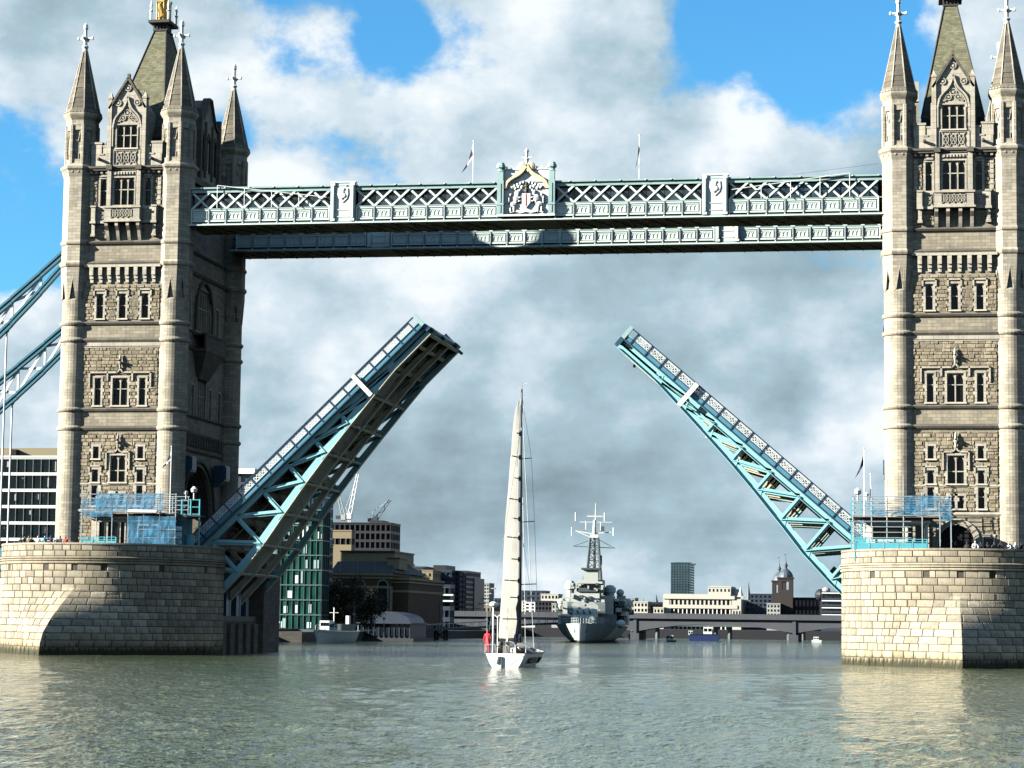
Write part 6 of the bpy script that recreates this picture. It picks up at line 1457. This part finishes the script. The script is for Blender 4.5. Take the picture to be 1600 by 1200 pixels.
# --- left bank beyond the bridge
r, q = building('glass_block', 'tall blue-green glass office partly hidden by the raised left leaf', (430, 798, 503, 984), 140, 5, plain('teal_mullion', (.05, .085, .09), .5), M_GRN, 8, 8, .93, .92, recess=.2)
for k in range(24):
    rg = random.Random(k+300); x = q[0]+(q[1]-q[0])*rg.random(); h = (q[5]-q[4])/8; z = q[4]+rg.randrange(8)*h+.3; bx('window_blind', M_PALE if rg.random() < .5 else M_PALE2, r, (x, x+rg.uniform(.2, .9), 140.06, 140.1, z, z+h*rg.uniform(.3, .85)))
building('glass_tower', 'slim blue glass tower above the glass office behind the left leaf', (455, 745, 505, 1000), 190, 7, M_SKYG, M_SKYG, 9, 16, .85, .85, recess=.1)
building('narrow_block', 'narrow dark brown block between glass office and brick warehouse', (496, 852, 508, 985), 146, 5, M_BLK, M_DGL, 3, 10)
building('black_office', 'large black office block on the left bank with cranes above', (490, 818, 610, 925), 232, 9, M_BLK, M_DGL, 15, 8, .72, .7)
r, q = building('tan_block', 'tan clad rooftop block with dark window band, left bank', (498, 830, 549, 862), 215, 3, M_TAN, M_DGL, 6, 1, .9, .3, recess=.3)
def warehouse():
    Y = 176; x0, x1, _, _, z0, z1 = pbox(512, 896, 634, 990, Y, 34)
    root = thing('brick_warehouse', ((x0+x1)/2, Y, 1.6), 'brown brick riverside warehouse with cream cornice and arched window', 'warehouse')
    bx('wall', M_BRICK, root, (x0, x1-3.0, Y, Y+34, 1.6, z1)); bx('projecting_bay', M_BRICK, root, (x1-3.0, x1, Y+2.0, Y+34, 1.6, z1-.7))
    for (a, c, dz, dy) in ((x0, x1-3.0, 0, 0), (x1-3.0, x1, -.7, 2.0)):
        bx('cornice', M_CSTONE, root, (a-.15, c+.3, Y+dy-.35, Y+34.2, z1+dz-.35, z1+dz+.05)); bx('cornice', M_CSTONE, root, (a-.1, c+.2, Y+dy-.22, Y+34.1, z1+dz-.9, z1+dz-.6)); bx('stone_band', M_CSTONE, root, (a, c+.12, Y+dy-.12, Y+34.05, z1+dz-2.6, z1+dz-2.2))
    xa = at(598, 930, Y)[0]
    for k, xc in enumerate((xa, xa-4.2, xa-8.4)):
        b = MB(lambda a, d, z: (xc+a, Y-d, z)); cv = arch_curve(.95, .95, 8); strip(b, [(-.95, z1-7.5)]+[(x, z1-2.1+z) for x, z in cv]+[(.95, z1-7.5)], .28, -.02, .15); b.build('window_arch', M_CSTONE, root)
        b = MB(lambda a, d, z: (xc+a, Y-d, z)); b.prism([(-.8, z1-7.5), (.8, z1-7.5)]+[(-x*.85, z1-2.1+z*.85) for x, z in cv], lambda a, z: (a, .03, z), lambda a, z: (a, .01, z)); b.build('window', M_DGL, root)
    for k in range(5): bx('pilaster', M_CSTONE if k == 4 else M_BRICK, root, (x0+2.6*k+1, x0+2.6*k+1.5, Y-.12, Y, 1.6, z1-2.6))
    zr = z1+.1; b = MB(); b.hexa([(x0, Y+1, zr), (x1-2, Y+1, zr), (x1-2, Y+30, zr), (x0, Y+30, zr), (x0, Y+7, zr+2.2), (x1-5, Y+7, zr+2.2), (x1-5, Y+24, zr+2.2), (x0, Y+24, zr+2.2)]); b.build('slate_roof', M_DSLATE, root)
    for k in range(4): MB().beam((x0+3.2*k+2, Y+1, zr+.05), (x0+3.2*k+.5, Y+7, zr+2.25), .12, .12).build('roof_ridge', M_LEAD, root)
    bx('attic_storey', M_CSTONE, root, (x0, x1-4.2, Y+9, Y+26, zr+2.1, zr+4.0)); bx('attic_roof', M_BLK, root, (x0, x1-4.0, Y+8.6, Y+26, zr+4.0, zr+4.25)); bx('dormer', M_CSTONE, root, (x1-4.6, x1-2.4, Y+5, Y+12, zr+.8, zr+2.7)); bx('dormer_roof', M_BLK, root, (x1-4.8, x1-2.2, Y+4.8, Y+12, zr+2.7, zr+2.9))
warehouse()
building('brown_block', 'dark blue office with flat roof boxes beyond the brick warehouse', (618, 888, 660, 985), 320, 12, M_BLU, M_DGL, 7, 9)
r, q = building('brick_infill', 'small tan brick front with square windows between dark offices', (659, 892, 676, 930), 318, 10, M_TAN, M_DGL, 2, 3, .4, .4)
r, q = building('terraced_office', 'dark office with pale horizontal bands on the left bank', (672, 892, 705, 985), 330, 8, M_BLU, M_SKYG, 4, 10, .9, .5)
rooftop(r, (677, 883, 697, 892), 333, 12, M_BLK)
r, q = building('stepped_office', 'dark stepped apartment block with balconies nearest the low bridge', (705, 893, 728, 980), 335, 20, M_BLU, M_DGL, 4, 11, .7, .6)
rooftop(r, (730, 903, 741, 975), 345, 14, M_BLU, 'stepped_wing'); rooftop(r, (620, 880, 635, 888), 330, 10, M_BLU); rooftop(r, (644, 885, 665, 890), 330, 14, M_BLK)
for k in range(9): bx('balcony', M_LGREY, r, (q[1]+.3, q[1]+1.4, 338+k*5.0, 340+k*5.0, 4+1.35*(k % 7), 4.25+1.35*(k % 7)))
for a, b_ in (((635, 928, 708, 930.5), 262), ((646, 937.5, 708, 940), 262)):
    x0, x1, _, _, z0, z1 = pbox(*a, b_, .8); bx('canopy_edge', M_PALE, None, (x0, x1, b_, b_+.8, z0, z1), label=('upper' if a[1] < 930 else 'lower')+' long pale canopy edge on the dark riverside block', cat='canopy')
building('riverside_block', 'low dark riverside block carrying two pale canopy edges', (634, 915, 703, 985), 263, 5, M_BLU, M_DGL, 8, 4, .8, .6)
def pavilion():
    Y = 160; x0, x1, _, _, z0, z1 = pbox(560, 958, 640, 1000, Y, 16); root = thing('pier_pavilion', ((x0+x1)/2, Y, 0), 'low glazed river pier pavilion with rounded roof on the left bank', 'pavilion')
    bx('pontoon', M_IRON, root, (x0-1, x1+1, Y-1.5, Y+16, -.5, .55)); n = 10; w = (x1-x0)/n
    for k in range(n): bx('glazing', M_DGL, root, (x0+k*w+.08, x0+(k+1)*w-.08, Y+.1, Y+.2, .9, 2.9))
    for k in range(n+1): bx('post', M_BLU, root, (x0+k*w-.07, x0+k*w+.07, Y, Y+.15, .55, 3.0))
    bx('eaves', M_BLU, root, (x0-.4, x1+.4, Y-.6, Y+14, 3.0, 3.2)); bx('wall', M_BLU, root, (x0, x1, Y+.25, Y+14, .55, 3.0))
    b = MB(); cv = [(x0+(x1-x0)*(.45+.55*i/10), 3.2+1.9*math.sqrt(max(0, 1-(i/10)**2))) for i in range(11)]; b.prism([(x0+(x1-x0)*.05, 3.2), (x0+(x1-x0)*.05, 4.3), (x0+(x1-x0)*.40, 4.6)]+cv, lambda x, z: (x, Y+1, z), lambda x, z: (x, Y+13, z)); b.build('rounded_roof', M_BLU, root)
pavilion()
def gangway():
    root = thing('jetty_gangway', (-44, 205, 0), 'long dark jetty gangway on trestle piles left of the yacht', 'jetty')
    a = at(640, 992, 190); c = at(870, 973, 215)
    bx('pontoon', M_IRON, root, (at(560, 1, 190)[0], at(640, 1, 190)[0], 186, 194, -.4, .9))
    b = MB(); b.beam((a[0], 192, 1.7), (c[0], 212, 3.4), 2.4, .35); b.build('deck', M_GREYD, root)
    for s in (-1.2, 1.2):
        b = MB(); b.beam((a[0], 192+s, 2.7), (c[0], 212+s, 4.4), .14, .16); b.build('handrail', M_GREYH, root)
        for k in range(18):
            t = k/17; p0 = Vector((a[0], 192+s, 1.8)).lerp(Vector((c[0], 212+s, 3.5)), t); MB().tube(p0, p0+Vector((0, 0, .95)), .06, n=5).build('rail_post', M_GREYH, root)
    xt = at(704, 1, 198)[0]
    for dx in (-.9, .9):
        for dy in (-1, 1): MB().tube((xt+dx, 198+dy, -1), (xt+dx, 198+dy, 2.6), .28, n=8).build('pile', M_IRON, root)
    MB().beam((xt-.9, 197, .1), (xt+.9, 197, 1.9), .15, .2).build('trestle_brace', M_IRON, root); MB().beam((xt+.9, 197, .1), (xt-.9, 197, 1.9), .15, .2).build('trestle_brace', M_IRON, root)
    for px in (661, 677): MB().tube((at(px, 1, 196)[0], 196, -1), (at(px, 1, 196)[0], 196, 1.8), .2, n=8).build('pile', M_IRON, root)
    b = MB(); b.tube((at(702, 1, 200)[0], 200, 2.5), (at(702, 1, 200)[0], 200, 7.2), .14, n=6); b.build('lamp_post', M_GREYD, root)
gangway()
def low_bridge():
    Y = 282; root = thing('low_concrete_bridge', (-25, Y+6, 0), 'low grey concrete bridge with shallow arches crossing the river beyond', 'bridge')
    zt = at(1150, 959.5, Y)[2]; zp = at(1150, 968, Y)[2]; X0, X1 = -140, 60
    xp = [at(x, 990, Y)[0] for x in (760, 992, 1241)]; xp = [xp[0]-(xp[1]-xp[0])*1.0]+xp+[xp[2]+(xp[2]-xp[1])]
    n = 160; top = []; bot = []
    def soffit(x):
        for a, c in zip(xp[:-1], xp[1:]):
            if a <= x <= c: t = (x-a)/(c-a); return at(1241, 990, Y)[2]+(at(1120, 975.5, Y)[2]-at(1241, 990, Y)[2])*(1-(2*t-1)**2)
        return at(1241, 990, Y)[2]
    pts = [(X0+(X1-X0)*i/n, soffit(X0+(X1-X0)*i/n)) for i in range(n+1)]
    b = MB(); vs = []
    for x, z in pts: vs += [(x, Y, z), (x, Y, zp), (x, Y+13, z), (x, Y+13, zp)]
    fs = []
    for i in range(n): k = 4*i; fs += [(k, k+4, k+5, k+1), (k, k+2, k+6, k+4), (k+2, k+3, k+7, k+6)]
    b.add(vs, fs); b.build('arched_girder', M_CONC, root)
    bx('deck_edge', M_CONC, root, (X0, X1, Y-.6, Y+13.6, zp, zp+.3)); bx('road_deck', M_ROAD, root, (X0, X1, Y, Y+13, zp+.3, zp+.45))
    k = 0; x = X0
    while x < X1: bx('parapet_panel', M_CONC, root, (x+.03, x+2.37, Y-.55, Y-.35, zp+.3, zt)); x += 2.4
    bx('far_parapet', M_CONC, root, (X0, X1, Y+13.3, Y+13.5, zp+.3, zt))
    for x in xp: bx('bridge_pier', M_CONC, root, (x-1.1, x+1.1, Y+.5, Y+12.5, -1.2, at(1241, 990, Y)[2]+.1)); bx('pier_fin', M_CONC, root, (x-.35, x+.35, Y-.25, Y, -1.2, zp))
low_bridge()
def rail_bridge():
    Y = 345; root = thing('railway_bridge', (-20, Y, 0), 'dark iron railway bridge on columns seen under the low concrete bridge', 'bridge'); bx('girder', M_GREYD, root, (-110, 70, Y, Y+8, 3.0, 4.6)); bx('parapet', M_BLU, root, (-110, 70, Y-.2, Y, 4.6, 5.2))
    for x in range(-100, 70, 18):
        for d in (0, 3.5): MB().tube((x+d, Y+2, -1), (x+d, Y+2, 3.0), .55, n=8).build('column', M_GREYD, root)
rail_bridge()
# --- far bank
def colonnade():
    Y = 420; x0, x1, _, _, z0, z1 = pbox(1036, 931, 1158, 972, Y, 24); root = thing('colonnaded_building', ((x0+x1)/2, Y, 2.2), 'pale stone building with two tiers of columns beyond the low bridge', 'building')
    bx('body', M_DGL, root, (x0+1, x1-2.5, Y+1.0, Y+24, 2.2, z1-.4)); bx('wing', M_PORT, root, (x0, x0+1.8, Y-.2, Y+24, 2.2, z1)); bx('wing', M_PORT, root, (x1-2.6, x1, Y-.2, Y+24, 2.2, z1-.8)); zc = at(1100, 948, Y)[2]
    bx('cornice', M_PORT, root, (x0, x1-1.8, Y-.5, Y+24, z1-.9, z1)); bx('entablature', M_PORT, root, (x0, x1-1, Y-.4, Y+1.2, zc-.5, zc+.5)); bx('parapet', M_PORT, root, (x0, x1-3, Y+.5, Y+24, z1, z1+.5))
    n = 15
    for k in range(n):
        x = x0+2.0+(x1-x0-5)*k/(n-1)
        MB().tube((x, Y, 2.2), (x, Y, zc-.5), .27, .23, n=8).build('column', M_PORT, root); bx('pier', M_PORT, root, (x-.26, x+.26, Y-.1, Y+.5, zc+.5, z1-.9))
    for j in range(2):
        for k in range(3): bx('window', M_DGL, root, (x1-2.2+k*.8, x1-1.8+k*.8, Y-.23, Y-.19, 4+j*2.4, 5.0+j*2.4))
colonnade()
r, q = building('office_tower', 'tall dark glass tower block standing alone beyond the low bridge', (1048, 880, 1079, 960), 560, 14, M_TOWG, M_TOWG, 7, 20, .8, .66, recess=.15, base=2.2)
rooftop(r, (1053, 878.5, 1079, 880.5), 562, 20, M_BLU)
r, q = building('white_block', 'white flat-topped block above the colonnaded building', (1106, 918, 1142, 945), 470, 20, M_PORT, M_LGREY, 6, 3, .5, .5, base=2.2); rooftop(r, (1109, 916, 1143, 918.5), 472, 18, M_PORT); rooftop(r, (1142, 920, 1150, 945), 471, 14, M_LGREY)
def station_tower(px, top, Y, k, nm):
    w = 11.5*k*(Y+233)/CAM_F; x, _, z = at(px, 904+(top-866), Y); zb = at(px, 965, Y)[2]; zt = at(px, top, Y)[2]
    root = thing('station_tower', (x, Y, 2.2), nm, 'tower', 'twin domed station towers')
    bx('shaft', M_DRED, root, (x-w, x+w, Y, Y+2*w, 2.2, z-3.0-.3)); 
    b = MB(lambda a, d, zz: (x+a, Y-d, zz)); wall_grid(b, -w, w, z-3.3, z, [(-w*.45, w*.45, z-3.0, z-.8)], 2*w); b.build('belfry', M_DRED, root); bx('belfry_side', M_DRED, root, (x-w, x-w*.5, Y+.05, Y+2*w, z-3.3, z)); bx('belfry_side', M_DRED, root, (x+w*.5, x+w, Y+.05, Y+2*w, z-3.3, z)); bx('cornice', M_DRED, root, (x-w*1.12, x+w*1.12, Y-.2, Y+2.1*w, z, z+.35))
    b = MB(); h = 1.9; b.lathe([(w*1.04, z+.35), (w*1.0, z+.9), (w*.84, z+1.6), (w*.56, z+2.2), (w*.24, z+2.7), (w*.2, z+2.9), (w*.22, z+3.4), (w*.34, z+3.5), (w*.3, z+3.7), (w*.14, z+4.2), (.09, z+5.2), (.04, zt)], 14, x, Y+w); b.build('dome', M_LEAD, root)
    bx('weathervane', M_LEAD, root, (x-.5, x+.25, Y+w-.03, Y+w+.03, zt-.12, zt+.05))
station_tower(1227, 866, 402, 1.0, 'nearer domed brick station tower with spike, right of the glass tower'); station_tower(1217, 871, 412, .92, 'second domed brick station tower, half hidden behind its twin')
building('station_wall', 'dark brick station wall below the twin domed towers', (1230, 935, 1300, 966), 405, 40, M_DRED, M_DGL, 12, 2, .55, .6, base=2.2)
def train_shed():
    Y = 412; root = thing('dark_trees_and_roofs', (at(1270, 930, Y)[0], Y, 2.2), 'dark uneven roof line right of the domed towers', 'roofs'); b = MB()
    for x0, x1, y0 in ((1237, 1250, 931), (1250, 1262, 929), (1258, 1270, 925), (1270, 1282, 932), (1282, 1312, 934)): b.box(*pbox(x0, y0, x1, 940, Y, 20))
    b.build('roof_line', M_BLK, root)
r, q = building('curved_office', 'dark office with white floor edges beside the right pier', (1283, 926, 1330, 966), 380, 30, M_BLU, M_DGL, 3, 4, .96, .7, base=2.2)
for y in (926, 938, 949, 960): bx('floor_edge', M_WHITE, r, pbox(1284, y, 1330, y+1.6, 379.4, .5))
b = MB(); p = at(1282, 926, 384); b.ball((p[0], p[1], p[2]-.6), 1.5, 2, 1.6, n=12, m=8); b.build('round_roof_pod', M_BLK, r)
b = MB(); p = at(1291, 921, 383); b.ball((p[0], p[1], p[2]-.2), 1.1, 1, .8, n=12, m=8); b.build('roof_lamp_pod', M_LGREY, r)
def spire(px, top, basey, Y, m, w, lb):
    x, _, z = at(px, top, Y); zb = at(px, basey, Y)[2]; root = thing('church_spire', (x, Y, 2.2), lb, 'spire', 'distant church spires')
    bx('tower', m, root, (x-w, x+w, Y, Y+2*w, 2.2, zb)); b = MB(); b.lathe([(w*1.2, zb), (w*.9, zb+.2), (.08, z)], 8, x, Y+w); b.build('spire', m, root); bx('cornice', m, root, (x-w*1.15, x+w*1.15, Y-.1, Y+2.1*w, zb-.4, zb))
spire(1169, 910, 938, 450, M_LEAD, .9, 'slim dark church spire between white block and domed towers'); spire(1157, 917, 932, 455, M_PORT, .9, 'short white church spire right of the white block'); spire(1025, 929, 945, 500, M_BLK, .8, 'thin dark church tower left of the glass tower')
spire(1005, 935, 950, 520, M_LEAD, .5, 'faint thin spire far left of the glass tower')
CITY = [('blue_office', 'blue glass office between the slim spire and the domed towers', (1172, 929, 1206, 962), 430, M_BLU, M_SKYG, 5, 5), ('grey_office', 'grey stepped office at the foot of the domed towers', (1198, 944, 1219, 964), 398, M_LGREY, M_DGL, 4, 3),
        ('pale_tower', 'pale slim tower block just left of the yacht', (752, 912, 764, 960), 470, M_LGREY, M_DGL, 3, 9), ('cream_block', 'low cream block left of the yacht above the bridge', (748, 948, 772, 966), 430, M_CSTONE, M_DGL, 4, 2),
        ('striped_office', 'white striped office right of the yacht mast', (820, 942, 836, 968), 400, M_WBAND, M_DGL, 2, 5), ('blue_slab', 'dark blue slab building behind the striped office', (815, 924, 852, 960), 460, M_BLU, M_SKYG, 5, 5), ('white_slab', 'white flat block with dark wing left of the warship', (845, 929, 872, 962), 450, M_PORT, M_DGL, 5, 4),
        ('dark_mansard', 'dark rounded block in front of the white slab', (836, 940, 862, 968), 398, M_BLK, M_DGL, 5, 4), ('grey_row', 'grey row with pale fronts left of the warship hull', (862, 944, 884, 968), 395, M_LGREY, M_DGL, 4, 3), ('stacked_office', 'pale office with dark windows right of the warship', (972, 935, 992, 966), 460, M_LGREY, M_DGL, 4, 4),
        ('low_block', 'low white roofed block right of the warship', (990, 941, 1012, 966), 430, M_PORT, M_DGL, 4, 3), ('dark_row', 'dark row of roofs left of the colonnaded building', (1008, 942, 1036, 967), 440, M_BLK, M_LGREY, 5, 3), ('cream_gable', 'pale block next to the colonnaded building', (1021, 950, 1037, 968), 415, M_PORT, M_DGL, 3, 2),
        ('slate_row', 'slate grey row above the bridge behind the yacht sail', (772, 936, 800, 966), 440, M_BLU, M_LGREY, 5, 4), ('white_row', 'white banded office just behind the yacht sail', (798, 940, 822, 967), 410, M_PORT, M_DGL, 4, 6), ('pale_attic', 'pale attic block on the skyline right of the colonnade', (1160, 940, 1176, 964), 440, M_LGREY, M_DGL, 3, 3)]
for nm, lb, rc, Y, mw, mg, nx, nz in CITY: building(nm, lb, rc, Y, 9, mw, mg, nx, nz, .6, .55, base=2.2)
# --- cranes
def crane(px, py, tx, ty, Y, m, lb, extra=()):
    p = Vector(at(px, py, Y)); t = Vector(at(tx, ty, Y)); root = thing('tower_crane', (p.x, Y, p.z-6), lb, 'crane', 'luffing cranes on the skyline')
    def lattice(a, c, w, nm):
        b = MB(); d = (c-a); n = max(4, int(d.length/w/1.6)); sd = Vector((0, 0, 1)).cross(d.normalized()); sd = (d.normalized().cross(Vector((0, 1, 0)))).normalized()*w/2
        for s in (-1, 1): b.tube(a+sd*s, c+sd*s*.5, w*.12, n=4)
        for k in range(n): b.tube(a.lerp(c, k/n)+sd*(1 if k % 2 else -1), a.lerp(c, (k+1)/n)+sd*(-1 if k % 2 else 1), w*.09, n=4)
        b.build(nm, m, root)
    lattice(p, t, .75, 'jib'); lattice(Vector((p.x, Y, p.z-7)), Vector((p.x, Y, p.z+.6)), .7, 'mast'); bx('cab', m, root, (p.x-.5, p.x+.5, Y-.6, Y+.6, p.z-.6, p.z+.5)); bx('counterweight', M_IRON, root, (p.x-1.6, p.x-.6, Y-.5, Y+.5, p.z-.4, p.z+.3))
    b = MB(); b.tube(p+Vector((-.8, 0, 1.6)), t, .04, n=4); b.tube(p, p+Vector((-.8, 0, 1.6)), .07, n=4)
    for q in extra: b.tube(t, Vector(at(*q, Y)), .03, n=4)
    b.build('stay_rope', M_RIG, root)
crane(546, 806, 559, 741, 240, M_WHITE, 'white luffing crane with jib up, right one of the pair', [(541, 812)]); crane(537, 808, 527, 764, 238, M_LGREY, 'grey luffing crane leaning left, left one of the pair'); crane(587, 812, 609, 781, 242, M_BLU, 'dark blue crane jib above the black office')
b = MB(); b.box(*pbox(577, 813, 598, 819, 236, 6)); b.build('roof_plant_room', M_BLK, None, label='dark plant room on the black office roof below the dark crane', cat='plant room')
# --- trees
M_LEAF = plain('dark_foliage', (0.014, 0.019, 0.008), .8, var=.45, scale=1.5)
M_BARK = plain('bark', (.035, .026, .018), .9, var=.3)
def tree(px, py, w, h, Y, lb, n=2600, seed=0):
    x, _, z = at(px, py, Y); rg = np.random.default_rng(seed); root = thing('riverside_tree', (x, Y, 1.6), lb, 'tree', 'trees on the left bank')
    zt = z+h/2; zb = z-h/2
    b = MB(); b.tube((x, Y, 1.4), (x+.1, Y, zb+h*.35), .35, .22, n=8)
    for k in range(7): a = k*.9; b.tube((x+.1, Y, zb+h*(.15+.05*k)), (x+math.cos(a)*w*.32, Y+math.sin(a)*w*.3, zb+h*(.45+.06*k)), .13, .04, n=5)
    b.build('trunk', M_BARK, root)
    nc = 34; th = rg.random(nc)*6.28; ph = np.arccos(rg.uniform(-1, 1, nc)); rr = rg.random(nc)**.4
    cc = np.stack([w*.42*rr*np.sin(ph)*np.cos(th), w*.42*rr*np.sin(ph)*np.sin(th), h*.42*rr*np.cos(ph)], -1)
    k = rg.integers(0, nc, n); pts = cc[k]+rg.normal(0, 1, (n, 3))*[w*.065, w*.065, h*.055]
    vs = []; fs = []
    for i, (dx, dy, dz) in enumerate(pts):
        u = rg.normal(size=3); u /= np.linalg.norm(u); v = np.cross(u, rg.normal(size=3)); v /= np.linalg.norm(v); s = rg.uniform(.10, .24)
        c = np.array([x+dx, Y+dy, z+dz]); o = len(vs); vs += [tuple(c-u*s), tuple(c+v*s*.6), tuple(c+u*s), tuple(c-v*s*.6)]; fs.append((o, o+1, o+2, o+3))
    me = bpy.data.meshes.new('crown'); me.from_pydata([(a-x, b2-Y, c-1.6) for a, b2, c in vs], [], fs); me.materials.append(M_LEAF); o = bpy.data.objects.new('crown', me); COL.objects.link(o); o.parent = root; o['kind'] = 'stuff'
tree(540, 940, 8.2, 10.2, 150, 'large dark round tree before the brick warehouse', 5200, 1); tree(580, 948, 6.2, 8.4, 153, 'dark tree right of the large one, before the warehouse arch', 3200, 2); tree(516, 955, 5.0, 7.4, 148, 'dark tree between glass office and the large tree', 2400, 3); tree(648, 950, 5.5, 7.0, 230, 'dark bushy tree right of the brick warehouse', 2200, 4)
for k, (px, py) in enumerate(((438, 960), (553, 962), (585, 975), (600, 968))):
    p = at(px, py, 146+k*2); b = MB(); b.tube((p[0], p[1], 1.6), (p[0], p[1], p[2]), .06, n=6); b.ball((p[0], p[1], p[2]+.2), .28, n=8, m=6)
    b.build('quay_lamp', M_LGREY, None, label='white globe lamp on the left quay, %s from the left' % ordn[k], cat='lamp', group='globe lamps on the left quay')
for k, px in enumerate((566, 572, 578, 583)):
    p = at(px, 985, 145); bx('parasol', M_PORT, None, (p[0]-.35, p[0]+.35, 144.7, 145.4, p[2]-.12, p[2]+.12), label='small pale parasol on the left quay, %s from the left' % ordn[k], cat='parasol', group='parasols on the left quay')
